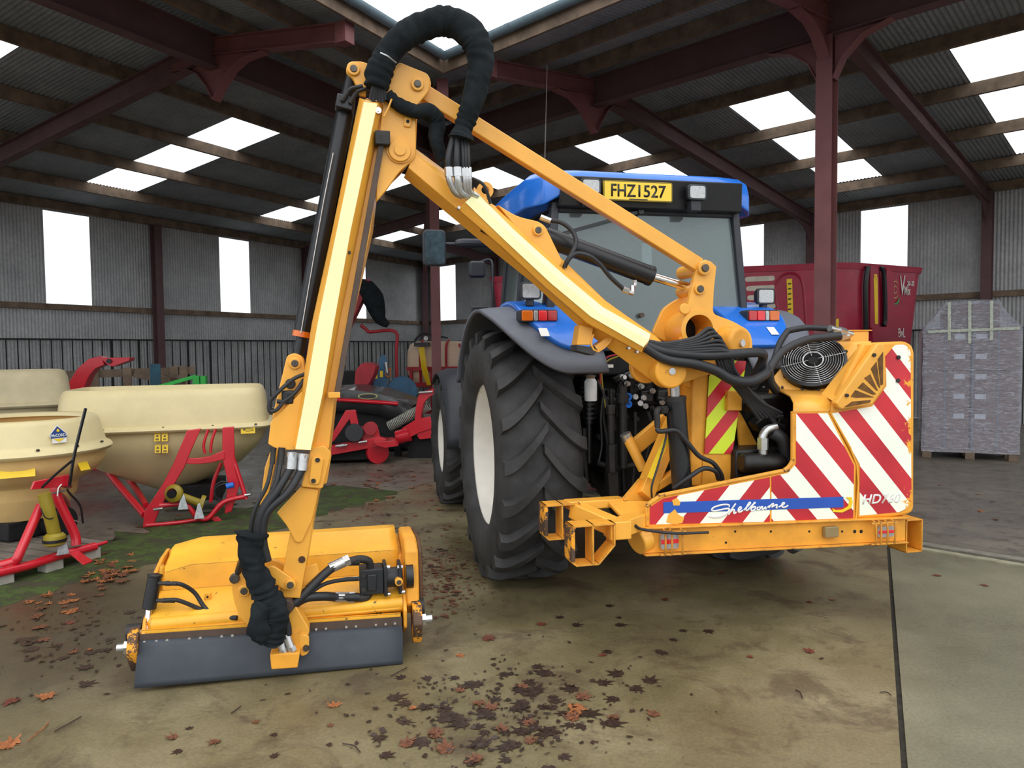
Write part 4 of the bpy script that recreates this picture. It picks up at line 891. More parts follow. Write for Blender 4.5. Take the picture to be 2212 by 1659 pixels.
# transport cradle for the head: two open boxes with a diagonal, on a cross tube
def cradle(o, w, h, d, parent):
    """o lower left near corner"""
    x, y, z = o; mb = MB(); t = .011
    mb.box((x, y, z+.02), (x+t, y+d, z+h)); mb.box((x, y, z+h-t), (x+w, y+d, z+h)); mb.box((x+w*.46, y, z), (x+w*.46+t, y+d, z+h))
    mb.slab([(x, y, z+.02), (x+w*.10, y, z), (x+w*.62, y, z), (x+w*.62, y, z+t), (x+w*.10, y, z+t), (x+t, y, z+.02+t)], (0, d, 0))
    mb.slab([(x+w*.62, y, z), (x+w, y, z+h*.45), (x+w, y, z+h*.45+.015), (x+w*.60, y, z+.012)], (0, d, 0)); mb.box((x+w-t, y, z+h*.45), (x+w, y+d, z+h))
    o_ = mb.build('head_cradle', YELW, parent, bevel=.002)
    mb = MB(); mb.box((x-.004, y-.004, z+.03), (x+.016, y+d+.004, z+h-.012)); mb.build('worn_face', RUSTY, o_, bevel=.002); return o_
a, b = A_(1236, 1226, -.30), A_(1330, 1130, -.30); k2 = cradle((a.x, -.30, a.z), b.x-a.x, b.z-a.z, .12, hcut)
a2, b2 = A_(1178, 1169, -.02), A_(1254, 1087, -.02); k1 = cradle((a2.x, -.02, a2.z), b2.x-a2.x, b2.z-a2.z, .12, hcut)
mb = MB(); z1 = b.z; mb.bar((b2.x-.02, .04, b2.z-.045), (b.x+.03, -.19, z1-.045), .09, .09); mb.box((b.x-.02, -.28, z1-.10), (b.x+.10, -.16, z1)); mb.bar((b.x+.04, -.22, z1-.05), (xl+.06, -.02, z1-.05), .10, .09)
mb.bar((b2.x-.06, .05, b2.z-.02), (xl-.04, .10, b2.z-.03), .10, .05); mb.build('cradle_tube', YEL, hcut, bevel=.006)
mb = MB(); mb.cyl((xl-.03, -.08, zt-.08), (xl+.04, -.06, zt-.06), .085, n=24); mb.build('pivot_drum', YEL, hcut, bevel=.01)
mb = MB(); mb.tube([A_(1372, 1135, -.2), A_(1390, 1144, -.18), A_(1460, 1152, GY-.07), A_(1530, 1150, GY-.04)], .008, n=8); mb.build('lamp_cable', HOSE, hcut)
# ---------------- slew bracket at the foot of the arm -------------------------------------
KNP = round_poly([(1507, 568), (1522, 559), (1540, 566), (1553, 582), (1543, 604), (1540, 678), (1584, 694), (1622, 716), (1628, 760), (1598, 772), (1560, 775), (1520, 800), (1480, 795), (1468, 760), (1476, 705)], [10, 10, 10, 8, 10, 10, 14, 14, 14, 14, 10, 14, 14, 14, 14])
HC_, HR_, NR = (1511, 712), 33, 72
def rayhit(poly, c, a):
    best = 0; dx, dy = math.cos(a), math.sin(a)
    for i in range(len(poly)):
        x0, y0 = poly[i-1]; x1, y1 = poly[i]; ex, ey = x1-x0, y1-y0; det = dx*(-ey)+ex*dy
        if abs(det) < 1e-9: continue
        t = ((x0-c[0])*(-ey)+ex*(y0-c[1]))/det; s_ = (dx*(y0-c[1])-dy*(x0-c[0]))/det
        if 0 <= s_ <= 1 and t > best: best = t
    return best
mb = MB(); o4 = [[], [], [], []]
for i in range(NR+1):
    a_ = 2*PI*i/NR; R_ = rayhit(KNP, HC_, a_); q = [(HC_[0]+math.cos(a_)*r_, HC_[1]+math.sin(a_)*r_) for r_ in (HR_, R_)]
    o4[0].append(A_(*q[0], -.02)); o4[1].append(A_(*q[1], -.02)); o4[2].append(A_(*q[1], -.02)+V((0, .035, 0))); o4[3].append(A_(*q[0], -.02)+V((0, .035, 0)))
mb.grid(o4+[o4[0]]); kn = mb.build('slew_bracket', YEL, hcut, bevel=.005)
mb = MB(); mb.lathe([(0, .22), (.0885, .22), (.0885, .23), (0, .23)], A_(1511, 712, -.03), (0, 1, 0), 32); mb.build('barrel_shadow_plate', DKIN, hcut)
plate(round_poly([(1432, 668), (1448, 655), (1475, 640), (1500, 598), (1512, 590), (1515, 640), (1500, 700), (1440, 740), (1408, 722)], 10), .20, .03, 'slew_bracket_rear', YEL, bevel=.006)
mb = MB(); c = A_(1511, 712, -.03); mb.lathe([(.088, 0), (.115, 0), (.115, .26), (.088, .26), (.088, 0)], c, (0, 1, 0), 36); mb.build('slew_barrel', YEL, hcut)
boss(1523, 579, -.045, .040, .30, 'link_boss', YEL, hcut, .012, .55); boss(1513, 624, -.035, .034, .26, 'ram_boss', YEL, hcut, .008, .6)
boss(1480, 667, -.03, .032, .02, 'plate_boss', YEL, hcut)
mb = MB(); p = A_(1600, 741, -.10); mb.cyl(p, p+V((-.10, .26, .02)), .095, n=32); mb.build('slew_ram_end', YELW, hcut, bevel=.02, seg=3); mb = MB(); mb.cyl(p+V((.01, -.012, 0)), p+V((.0, .01, 0)), .022); mb.build('ram_pin', STEEL, hcut)
mb = MB(); p = A_(1451, 802, -.12); mb.cyl(p, p+V((.0, .10, 0)), .098, n=36); bb = mb.build('arm_pivot_cap', YELW, hcut, bevel=.012, seg=3); mb = MB(); mb.cyl(p+V((0, -.01, 0)), p+V((0, .01, 0)), .02); mb.build('pin', STEEL, bb)
mb = MB(); p = A_(1398, 792, .12); mb.cyl(p, p+V((0, .05, 0)), .10, n=36); mb.build('arm_pivot_cheek', YEL, hcut, bevel=.01)
mb = MB(); mb.tube([A_(1451, 802, .05), A_(1451, 802, .12), A_(1400, 790, .14)], .06); mb.build('arm_pivot_shaft', YEL, hcut)
plate([(1480, 735), (1560, 745), (1560, 800), (1470, 830), (1465, 790)], .03, .12, 'pivot_block', YEL, bevel=.01)
# lift ram standing behind the guard
mb = MB(); mb.cyl(A_(1459, 860, .02), A_(1474, 1060, .02), .060, n=28); r1 = mb.build('lift_ram', BLACK, hcut, bevel=.006)
mb = MB(); mb.cyl(A_(1458, 815, .02), A_(1459, 862, .02), .030, n=20); mb.build('ram_rod', CHROME, r1)
mb = MB(); mb.cyl(A_(1459, 856, .02), A_(1459.5, 866, .02), .063, n=28); mb.build('ram_gland', IRON, r1)
c = A_(1420, 905, -.04); mb = MB(); mb.tube([c+V((.07, .04, .05)), c+V((.0, 0, .05)), c+V((0, 0, -.03))], .018, n=10); mb.cyl(c+V((0, 0, -.05)), c+V((0, 0, -.01)), .016, n=6); mb.cyl(c+V((.02, .0, .05)), c+V((.06, .02, .05)), .025, n=6); mb.build('ram_fitting', IRON, r1)
def hose(pts, r, name='hydraulic_hose', m=None, parent=None, **k):
    mb = MB(); mb.tube([A_(*p) for p in pts], r, n=10, **k); return mb.build(name, m or HOSE, parent or hcut, smooth=60)
hose([(1420, 925, -.04), (1425, 932, -.05), (1460, 930, -.06), (1480, 950, -.06), (1510, 985, -.05), (1540, 1000, -.04), (1558, 1025, 0), (1560, 1040, .02)], .014)
hose([(1455, 1055, -.02), (1490, 1030, -.06), (1520, 1012, -.06), (1545, 1018, -.04), (1552, 1035, 0)], .014)
hose([(1441, 928, -.02), (1435, 960, -.04), (1420, 1010, -.06), (1408, 1050, -.08), (1408, 1075, -.06)], .006)
# ---------------- boom -----------------------------------------------------------------------
# longitudinal edges: (x of station, y per edge) traced at their own depth
def loft(stations, depth, name, m, parent, bevel=.004, smooth=30):
    rows = [[A_(x, y, d) for (x, y), d in zip(s, depth)] for s in stations]; n = len(rows[0]); mb = MB()
    mb.add([p for r in rows for p in r], [(i*n+j, i*n+(j+1) % n, (i+1)*n+(j+1) % n, (i+1)*n+j) for i in range(len(rows)-1) for j in range(n)]+[tuple(range(n)), tuple(range((len(rows)-1)*n, len(rows)*n))[::-1]])
    return mb.build(name, m, parent, bevel=bevel, smooth=smooth)
dep = [.14, .0, -.055, -.06, .03, .14]
boom = loft([[(902, 326), (899, 322), (892, 330), (882, 362), (872, 384), (880, 380)],
             [(1040, 428), (1032, 420), (1012, 432), (990, 453), (972, 466), (985, 462)],
             [(1112, 474), (1108, 470), (1100, 500), (1090, 536), (1066, 544), (1080, 538)],
             [(1222, 566), (1214, 560), (1196, 585), (1178, 603), (1152, 613), (1165, 606)],
             [(1314, 655), (1306, 648), (1284, 668), (1262, 668), (1252, 707), (1262, 700)],
             [(1418, 726), (1409, 722), (1400, 745), (1388, 764), (1372, 796), (1380, 790)],
             [(1470, 778), (1466, 772), (1462, 790), (1450, 812), (1420, 832), (1428, 830)]], dep, 'boom', YEL, hcut, bevel=.003)
cdep = [-.05, -.10, -.125, -.125, -.10, -.05]
cov = loft([[(1024, 404), (1025, 411), (1019, 424), (1004, 437), (991, 453), (992, 456)],
            [(1108, 482), (1107, 494), (1102, 505), (1090, 519), (1082, 531), (1083, 535)],
            [(1212, 578), (1212, 589), (1206, 603), (1190, 612), (1180, 622), (1181, 627)],
            [(1306, 652), (1302, 664), (1292, 676), (1276, 684), (1266, 696), (1267, 700)],
            [(1408, 719), (1406, 722), (1401, 736), (1390, 750), (1386, 762), (1387, 765)]], cdep, 'hose_cover', YEL, boom, bevel=.002)
def strip(pairs, depth, parent, off=.004):
    mb = MB(); rows = [[A_(x, y, d-off) for (x, y), d in zip(s, depth)] for s in pairs]; mb.grid(rows); return mb.build('reflective_strip', PALE, parent, smooth=0, solid=.003)
strip([[(1025, 412), (1019, 424)], [(1107, 494), (1102, 505)], [(1212, 589), (1206, 603)], [(1302, 664), (1292, 676)], [(1405, 722), (1401, 736)]], (-.10, -.125), cov)
strip([[(1019, 424), (1005, 437)], [(1102, 505), (1090, 519)], [(1206, 603), (1190, 612)], [(1292, 676), (1276, 684)], [(1401, 736), (1390, 750)]], (-.125, -.125), cov)
# lugs on top of the boom
l1 = plate(round_poly([(1075, 442), (1118, 468), (1163, 478), (1178, 488), (1216, 566), (1205, 580), (1120, 500)], [0, 20, 14, 12, 10, 0, 0]), -.045, .16, 'ram_lug', YEL, boom, bevel=.005)
boss(1163, 497, -.06, .030, .02, 'lug_boss', YEL, boom, .006, .6)
mb = MB(); c = A_(1047, 412, .0); mb.lathe([(.022, -.02), (.045, -.02), (.045, .02), (.022, .02), (.022, -.02)], c, (0, 1, 0), 24); mb.build('lifting_eye', YEL, boom)
for px, py in ((991, 449), (1003, 446), (1358, 752), (1376, 760)):
    c = A_(px, py, -.10); mb = MB(); mb.cyl(c+V((0, -.01, 0)), c+V((0, .03, 0)), .008, n=8); mb.build('bolt', STEEL, boom)
for px, py, in ((1048, 500), (1202, 627)):
    mb = MB(); p = A_(px-9, py-4, -.062); q = A_(px+9, py+7, -.062); mb.bar(p, q, .006, .018, up=(0, 0, 1)); mb.build('slot', DKIN, boom)
# hose tray under the boom
mb = MB(); P_ = lambda x, y, d=-.03: A_(x, y, d)
mb.slab([P_(1253, 702), P_(1282, 708), P_(1275, 745), P_(1246, 745)], (0, .10, 0)); mb.build('rest_bracket', YEL, boom, bevel=.003)
mb = MB(); mb.slab([P_(1246, 745), P_(1290, 752), P_(1284, 768), P_(1246, 758)], (0, .12, 0)); mb.build('rest_pad', RUB, boom, bevel=.003)
mb = MB(); mb.tube([A_(1282, 722, -.03), A_(1277, 745, -.03), A_(1292, 760, -.03), A_(1318, 738, -.03), A_(1322, 724, -.03)], .006, n=6, sub=2); mb.slab([P_(1292, 758), P_(1322, 735), P_(1318, 724), P_(1285, 748)], (0, .08, 0)); mb.build('rest_hook', YEL, boom)
# boom ram
mb = MB(); p, q = A_(1178, 512, .12), A_(1408, 597, .12); mb.cyl(p, q, .058, n=30); mb.cyl(q-(q-p).normalized()*.03, q, .061, n=30); r2 = mb.build('boom_ram', BLACK, hcut, bevel=.004)
mb = MB(); mb.cyl(q, A_(1500, 624, .12), .026, n=20); mb.build('ram_rod', CHROME, r2)
mb = MB(); mb.cyl(A_(1170, 508, .12), A_(1190, 518, .12), .05, n=24); mb.build('ram_eye', BLACK, r2)
c = A_(1371, 605, .06); mb = MB(); mb.tube([c, c+V((0, 0, -.03)), A_(1366, 625, .04), A_(1366, 634, .02), A_(1350, 627, .0)], .012, n=8, sub=3); mb.cyl(A_(1366, 618, .04), A_(1366, 632, .03), .016, n=6); mb.cyl(A_(1345, 624, .0), A_(1358, 630, .0), .017, n=6); mb.build('ram_fitting', STEEL, r2)
hose([(1346, 624, .0), (1320, 600, -.02), (1295, 570, -.03), (1272, 553, -.04), (1245, 548, -.04), (1228, 560, -.04), (1219, 578, -.03)], .013)
hose([(1183, 475, .05), (1215, 482, .02), (1240, 505, .0), (1243, 530, -.02), (1228, 560, -.04), (1220, 575, -.03)], .013)
mb = MB(); mb.cyl(A_(1168, 469, .06), A_(1190, 478, .04), .017, n=8); mb.build('hose_end', STEEL, boom)
# levelling link
mb = MB(); d0 = [(912, 205), (955, 232), (1010, 268), (1100, 330), (1300, 448), (1480, 560), (1508, 578)]; 
mb = MB(); mb.bar(A_(906, 196, .02), A_(1508, 574, .02), .085, .062, up=(0, 1, 0)); lk_ = mb.build('levelling_link', YEL, hcut, bevel=.006)
boss(1500, 566, -.03, .05, .10, 'link_end', YEL, lk_) if False else None; 
# ---------------- elbow -------------------------------------------------------------------------
elb = plate(round_poly([(848, 151), (863, 134), (923, 158), (931, 172), (926, 198), (901, 228), (899, 240), (899, 325), (896, 343), (863, 371), (833, 413), (812, 437), (815, 330), (828, 214), (836, 190)], [6, 6, 10, 8, 8, 8, 0, 14, 14, 10, 10, 0, 0, 0, 0]), -.07, .03, 'elbow_plate', YEL, bevel=.005)
plate(round_poly([(850, 160), (863, 140), (925, 166), (932, 178), (926, 204), (902, 236), (898, 335), (866, 375), (820, 420), (820, 330)], 8), .12, .03, 'elbow_plate_rear', YEL, bevel=.005)
boss(902, 181, -.085, .034, .25, 'link_boss', YEL, elb, .008, .55); boss(864, 324, -.095, .058, .28, 'elbow_boss', YEL, elb, .008, .52, YEL)
mb = MB(); c = A_(864, 324, -.075); mb.ring(c, (0, 1, 0), .07, .05, .012); mb.build('elbow_washer', YEL, elb)
plate(round_poly([(874, 250), (890, 252), (887, 275), (872, 273)], 4), -.08, .012, 'stop_pad', YEL, elb)
c = A_(881, 262, -.082); mb = MB(); mb.cyl(c, c+V((0, .01, 0)), .009, n=10); mb.build('bolt', DKIN, elb)
ear = plate(round_poly([(752, 132), (782, 132), (799, 139), (790, 208), (778, 206), (762, 168), (746, 156)], [16, 12, 6, 0, 0, 14, 12]), -.05, .03, 'ram_ear', YEL, bevel=.005)
boss(764, 148, -.065, .033, .14, 'ear_boss', YEL, ear, .006, .55)
plate([(828, 215), (848, 212), (842, 300), (822, 330)], -.06, .10, 'dipper_head', YEL, bevel=.006)
# ---------------- dipper -------------------------------------------------------------------------
ddep = [-.05, .12, .12, -.05]
dip = loft([[(790, 212), (792, 212), (836, 222), (832, 222)], [(733, 500), (742, 500), (806, 502), (800, 502)], [(700, 700), (710, 700), (760, 702), (755, 702)], [(668, 860), (682, 860), (728, 862), (722, 862)], [(650, 965), (664, 965), (716, 968), (711, 968)]], ddep, 'dipper', YEL, hcut, bevel=.003)
vd = [-.05, -.09, -.125, -.125, -.09, -.05]
dcv = loft([[(776, 212), (777, 211), (785, 218), (816, 222), (824, 226), (827, 232)],
            [(717, 500), (719, 500), (727, 500), (757, 500), (771, 500), (775, 500)],
            [(673, 700), (675, 700), (686, 700), (721, 700), (730, 700), (733, 700)],
            [(650, 850), (652, 850), (660, 850), (697, 850), (704, 850), (707, 850)],
            [(632, 962), (633, 963), (640, 972), (671, 973), (677, 970), (680, 965)]], vd, 'hose_cover', YEL, dip, bevel=.002)
strip([[(786, 220), (815, 224)], [(727, 500), (757, 500)], [(686, 700), (721, 700)], [(660, 850), (697, 850)], [(638, 970), (671, 972)]], (-.125, -.125), dcv)
plate([(653, 845), (585, 911), (579, 959), (600, 972), (645, 972), (668, 850)], -.085, .012, 'flare_plate', YEL, dip)
c = A_(817, 240, -.11); mb = MB(); mb.cyl(c+V((0, -.015, 0)), c+V((0, .02, 0)), .016, n=20); mb.cyl(c+V((0, -.022, 0)), c, .007, n=6); mb.build('cover_bolt', CHROME, dcv)
for px, py, m_ in ((694, 851, CHROME), (754, 546, IRON)):
    c = A_(px, py, -.10); mb = MB(); mb.cyl(c+V((0, -.015, 0)), c+V((0, .02, 0)), .009, n=12); mb.build('cover_bolt', m_, dcv)
mb = MB(); mb.bar(A_(826, 300, -.09), A_(727, 857, -.09), .030, .032, up=(0, 1, 0)); rl_ = mb.build('slide_rail', RAIL, dip, bevel=.003)
mb = MB(); p = A_(826, 300, -.10); mb.cb(p, .075, .06, .07); mb.build('rail_clamp', IRON, rl_, bevel=.004)
mb = MB(); p = A_(722, 853, -.10); mb.cb(p, .06, .05, .03); mb.build('rail_stop', YEL, rl_, bevel=.004)
mb = MB(); mb.tube([A_(846, 214, -.13), A_(838, 235, -.13), A_(829, 252, -.13)], .005, n=6); mb.build('tie_rod', YEL, elb)
# sleeve, inner arm, gusset
slv = plate(round_poly([(672, 967), (700, 962), (716, 978), (697, 1056), (650, 1052)], [0, 6, 6, 6, 6]), -.085, .19, 'slide_sleeve', YEL, bevel=.005)
plate(round_poly([(674, 985), (700, 990), (690, 1048), (667, 1045)], 9), -.10, .02, 'wear_plate', YEL, slv)
for px, py in ((686, 994), (677, 1039)):
    c = A_(px, py, -.105); mb = MB(); mb.cyl(c, c+V((0, .012, 0)), .012, n=14); mb.build('bolt', IRON, slv)
plate([(697, 980), (716, 984), (706, 1044), (694, 1048)], -.04, .08, 'sleeve_lug', YEL, slv)
inn = loft([[(652, 1050), (655, 1050), (693, 1055), (689, 1055)], [(632, 1120), (636, 1120), (680, 1122), (677, 1122)], [(617, 1200), (622, 1200), (667, 1202), (664, 1202)], [(602, 1290), (608, 1290), (652, 1292), (648, 1292)]], [-.05, .07, .07, -.05], 'dipper_extension', YEL, hcut, bevel=.003)
plate(round_poly([(598, 1108), (650, 1052), (688, 1058), (674, 1124), (652, 1172), (638, 1172), (621, 1138)], [0, 0, 0, 0, 10, 10, 10]), -.065, .018, 'gusset', YEL, inn)
plate([(585, 972), (602, 972), (574, 1096), (561, 1095), (572, 1010)], .0, .02, 'hose_fin', YEL, dip)
c = A_(652, 1209, -.055); mb = MB(); mb.cyl(c, c+V((0, .01, 0)), .018, n=10); mb.build('rust_spot', mat('rust', RUST, .9), inn)
# dipper ram on the left
mb = MB(); p, q = A_(746, 240, .06), A_(653, 720, .06); mb.cyl(p, q, .046, n=26); mb.cyl(p+(p-q).normalized()*.12, p, .035, .046, n=26); r3 = mb.build('dipper_ram', BLACK, hcut, bevel=.004)
mb = MB(); mb.cyl(q+(p-q).normalized()*.01, q+(q-p).normalized()*.02, .050, n=26); mb.build('ram_gland', ORANGEL, r3)
mb = MB(); mb.cyl(q, A_(641, 785, .06), .028, n=18); mb.build('ram_rod', BLACK, r3)
mb = MB(); mb.cyl(A_(764, 148, .0), A_(746, 240, .06), .03, .04); mb.build('ram_tail', BLACK, r3)
mb = MB(); mb.tube([A_(x, y, .10) for x, y in ((762, 240), (740, 400), (700, 600), (676, 730))], .022, n=8, sub=2); mb.build('ram_pipe', BLACK, r3)
mb = MB(); mb.tube([A_(x, y, .0) for x, y in ((720, 330), (700, 430), (672, 590), (650, 720))], .003, n=6, sub=2); mb.build('ram_highlight', STEEL, r3)  # bright thread added as the highlight along the ram's left edge
mb = MB(); c = A_(745, 225, .0); mb.cb(c, .09, .08, .07, Matrix.Rotation(.2, 3, 'Y')); mb.build('ram_port_block', BLACK, r3, bevel=.006)
for a0, b0 in (((739, 218), (752, 198)), ((756, 223), (768, 203))):
    mb = MB(); mb.cyl(A_(*a0, -.05), A_(*b0, -.06), .012, n=8); mb.build('hose_end', IRON, r3)
    hose([(b0[0], b0[1], -.06), (b0[0]+10, b0[1]-8, -.07), (b0[0]+32, b0[1]-12, -.07)], .010, parent=r3)
lug = plate(round_poly([(620, 768), (636, 762), (655, 770), (660, 800), (652, 862), (590, 915), (588, 900), (600, 850)], [16, 16, 16, 8, 0, 0, 4, 4]), -.02, .10, 'ram_foot', YEL, dip, bevel=.005)
boss(637, 785, -.035, .030, .14, 'foot_boss', YEL, lug, .008, .6)
boss(627, 829, -.03, .026, .02, 'foot_port', IRON, lug)
mb = MB(); mb.cb(A_(622, 858, -.06), .06, .06, .07); mb.build('valve_knob', BLACK, lug, bevel=.01)
hose([(658, 808, -.06), (632, 820, -.08), (598, 850, -.10), (583, 868, -.10), (583, 888, -.10), (598, 885, -.10), (612, 868, -.09)], .010)
hose([(657, 820, -.06), (640, 845, -.08), (615, 866, -.09), (598, 867, -.09)], .011)
mb = MB(); mb.cyl(A_(612, 872, -.09), A_(620, 856, -.08), .012, n=8); mb.build('hose_end', IRON, lug)
# ---------------- hose sleeve looping over the elbow ----------------------------------------
def sleeve(pts, rs, name, parent=None, wr=.10, n=22, sub=10, m=CLOTH):
    mb = MB(); mb.tube([A_(*p) for p in pts], 0, n=n, sub=sub, rs=rs, cap=True)
    # gathers: rings of cloth push in and out
    for i, v in enumerate(mb.v):
        ring, k = divmod(i, n)
        if k == 0: ja = ring*.83+3*math.sin(ring*.37); jb = .25+.75*max(0, math.sin(ring*.19+len(pts)))
        w_ = 1+wr*(.55*jb*math.sin(ring*1.1+1.6*math.sin(k*2*PI/n+ring*.2)+ja*.3)+.4*math.sin(2*PI*k/n*3+ja)+.25*math.sin(2*PI*k/n*2-ring*.45))
        c = sum((mb.v[j] for j in range(ring*n, ring*n+n)), V((0, 0, 0)))/n if k == 0 else c_
        c_ = c; mb.v[i] = c_+(v-c_)*w_
    return mb.build(name, m, parent or hcut, smooth=80)
sleeve([(812, 190, -.11), (822, 150, -.12), (836, 118, -.13), (866, 84, -.14), (912, 57, -.15), (958, 46, -.16), (1003, 62, -.17), (1033, 100, -.18), (1036, 150, -.18), (1026, 200, -.17), (1012, 245, -.16), (1001, 278, -.15), (996, 302, -.15)],
       [.062, .070, .062, .068, .070, .072, .076, .074, .066, .060, .054, .048, .068], 'hose_sleeve')
sleeve([(838, 205, -.09), (860, 225, -.10), (895, 240, -.10), (925, 240, -.08), (944, 262, -.05), (942, 300, -.05), (955, 345, -.05)], [.03, .035, .036, .04, .045, .04, .03], 'hose_sleeve')
for i, (x, y) in enumerate(((800, 215), (806, 220), (812, 216), (819, 220), (826, 222), (832, 216))):
    hose([(818+i*3-6, 150+i*3, -.10), (808+i*4, 180, -.13), (x, y, -.11)], .011)
mb = MB(); mb.tube([A_(822, 114, -.20), A_(838, 122, -.22), A_(856, 136, -.19)], .004, n=6); mb.build('cable_tie', STEEL, hcut)
for i, (x0, x1, x2, y2, r) in enumerate(((978, 968, 985, 402, .016), (988, 986, 996, 408, .018), (998, 1000, 1008, 405, .010), (1005, 1006, 1014, 402, .010), (1010, 1012, 1019, 400, .010))):
    hose([(x0, 298, -.15), (x1, 340, -.17), (x1+1, 372, -.16)], r)
    mb = MB(); mb.tube([A_(x1+1, 366, -.16), A_(x1+3, 390, -.16), A_(x2-2, 414, -.14), A_(x2+14, 424, -.12)], r*1.15, n=10); mb.cyl(A_(x1+1, 362, -.16), A_(x1+2, 382, -.16), r*1.45, n=8); mb.build('hose_elbow', STEEL, hcut)
hose([(1020, 385, -.10), (1045, 400, -.12), (1060, 440, -.10)], .009)
# hoses from the boom foot to the guard
H = [([(1395, 750, -.10), (1440, 776, -.14), (1500, 786, -.16), (1545, 800, -.16), (1580, 820, -.15), (1620, 824, -.13), (1652, 808, -.10), (1655, 795, -.05)], .030),
     ([(1398, 745, -.10), (1440, 760, -.14), (1520, 768, -.16), (1580, 765, -.15), (1640, 762, -.12), (1648, 775, -.08), (1632, 810, -.02), (1620, 830, .05)], .028),
     ([(1660, 800, -.05), (1664, 825, -.02), (1676, 842, .05)], .028)]
for k, (px, py) in enumerate(((1545, 712), (1552, 720), (1560, 728), (1566, 738), (1572, 748), (1576, 756), (1580, 760))):
    H.append(([(1402, 738+k*2, -.11), (1440, 742+k*3, -.15), (1500, 730+k*5, -.17), (px-15, py-2, -.17), (px, py+14, -.15), (px+8, 790+k*2, -.12), (1600+k*6, 850+k*2, -.05), (1640+k*8, 905-k*2, .0)], .012))
for pts, r in H: hose(pts, r)
hose([(1660, 800, .1), (1690, 760, .14), (1740, 735, .15), (1790, 728, .14), (1815, 725, .13)], .026); hose([(1700, 715, .30), (1740, 708, .28), (1785, 710, .24), (1800, 714, .22)], .020); hose([(1672, 778, .25), (1685, 740, .28), (1702, 714, .30)], .020)
for a0, b0, r in (((1800, 727), (1830, 725), .028), ((1792, 709), (1840, 722), .022)):
    mb = MB(); mb.cyl(A_(*a0, .17), A_(*b0, .2), r, r*.8, n=14); mb.cyl(A_(*a0, .17).lerp(A_(*b0, .2), .4), A_(*a0, .17).lerp(A_(*b0, .2), .7), r*1.25, n=6); mb.build('hose_end', STEEL, hcut)
for k in range(4): hose([(1590+k*5, 835, -.04), (1625+k*8, 870, .0), (1665+k*6, 900+k*10, .03), (1690+k*3, 900+k*22, .06)], .013)
# ---------------- flail head -----------------------------------------------------------------------
FX0, FX1 = A_(322, 1300, .15).x, A_(868, 1300, .15).x
prof = [(.105, .245), (.075, .275), (.08, .31), (.115, .335), (.33, .40), (.345, .53), (.56, .575), (.60, .60), (.68, .60), (.78, .50), (.80, .22), (.74, .16)]
mb = MB(); rows = []
xs = [FX0, FX0+.03, FX0+.18, FX1-.05, FX1]
for i, x in enumerate(xs):
    pr = [(y, z) for y, z in prof]
    if i == 0: pr = [(min(y+.05, .75) if y > .3 else y+.02, z-.07 if z > .45 else z) for y, z in pr]
    elif i == 1: pr = [(y, z-.035 if z > .45 else z) for y, z in pr]
    rows.append([V((x, y, z)) for y, z in pr])
mb.grid(rows); head = mb.build('flail_hood', YELH, hcut, smooth=32, solid=.012, recalc=False)
for x, side in ((FX0-.02, -1), (FX1, 1)):
    mb = MB(); mb.slab([(x, .06, .17), (x, .05, .27), (x, .10, .33), (x, .30, .40), (x, .33, .50), (x, .50, .54), (x, .68, .55), (x, .80, .45), (x, .82, .15), (x, .60, .09), (x, .2, .09)], (.02, 0, 0)); mb.build('end_plate', YELW, hcut, bevel=.004)
# drive side casing (right) 
mb = MB(); x = FX1+.02; mb.slab([(x, .10, .28), (x, .13, .58), (x, .24, .63), (x, .55, .62), (x, .66, .5), (x, .62, .2), (x, .2, .2)], (.075, 0, 0)); mb.build('belt_case', YELW, hcut, bevel=.012)
mb = MB(); x = FX1+.095; mb.slab([(x, .12, .27), (x, .14, .57), (x, .24, .62), (x, .55, .61), (x, .66, .49), (x, .62, .2), (x, .2, .2)], (.025, 0, 0)); mb.build('belt_case_rim', mat('worn_dark', srgb(92, 62, 40), .6, var=.3, vs=12), hcut, bevel=.01)
# roller brackets at both ends, stud and skids
for x, sg in ((FX0-.03, -1), (FX1+.05, 1)):
    mb = MB(); mb.slab([(x, .03, .13), (x, .0, .20), (x, .04, .29), (x, .12, .30), (x, .17, .22), (x, .14, .10), (x, .08, .07)], (sg*.05, 0, 0)); rb = mb.build('roller_bracket', RUSTY, hcut, bevel=.006)
    mb = MB(); mb.cyl((x, .08, .20), (x+sg*.11, .08, .20), .022, n=14); mb.cyl((x+sg*.05, .08, .20), (x+sg*.075, .08, .20), .035, n=6); mb.build('roller_stud', STEEL, rb)
    mb = MB(); mb.cyl((x, .12, .26), (x+sg*.07, .12, .26), .045, n=16); mb.build('roller_cap', IRON, rb)
mb = MB(); mb.cyl((FX0+.02, .10, .30), (FX1, .10, .30), .034, n=20); mb.build('front_tube', YELH, hcut)
mb = MB(); mb.cyl((FX0+.02, .45, .10), (FX1, .45, .10), .07, n=24); mb.build('ground_roller', IRON, hcut)
mb = MB(); mb.cyl((FX0+.02, .30, .26), (FX1, .30, .26), .08, n=20)
for i in range(14):
    for j in range(3): a = i*1.1+j*2.09; mb.bar((FX0+.1+i*.085, .30, .26), (FX0+.1+i*.085, .30+.15*math.cos(a), .26+.13*math.sin(a)), .03, .01, up=(1, 0, 0))
mb.build('flail_rotor', IRON, hcut)
mb = MB(); mb.slab([A_(301, 1371, .046), A_(868, 1333, .046), A_(868, 1353, .046), A_(301, 1388, .046)], (0, .008, 0)); ds = mb.build('clamp_strip', RAIL, hcut)
mb = MB(); mb.slab([A_(303, 1362, .06), A_(866, 1325, .06), A_(866, 1345, .06), A_(303, 1380, .06)], (0, .02, 0)); mb.build('flap_rail', YELH, hcut)
fl0, fl1, fl2, fl3 = A_(290, 1487, -.02), A_(870, 1434, -.02), A_(869, 1352, .045), A_(301, 1384, .045)
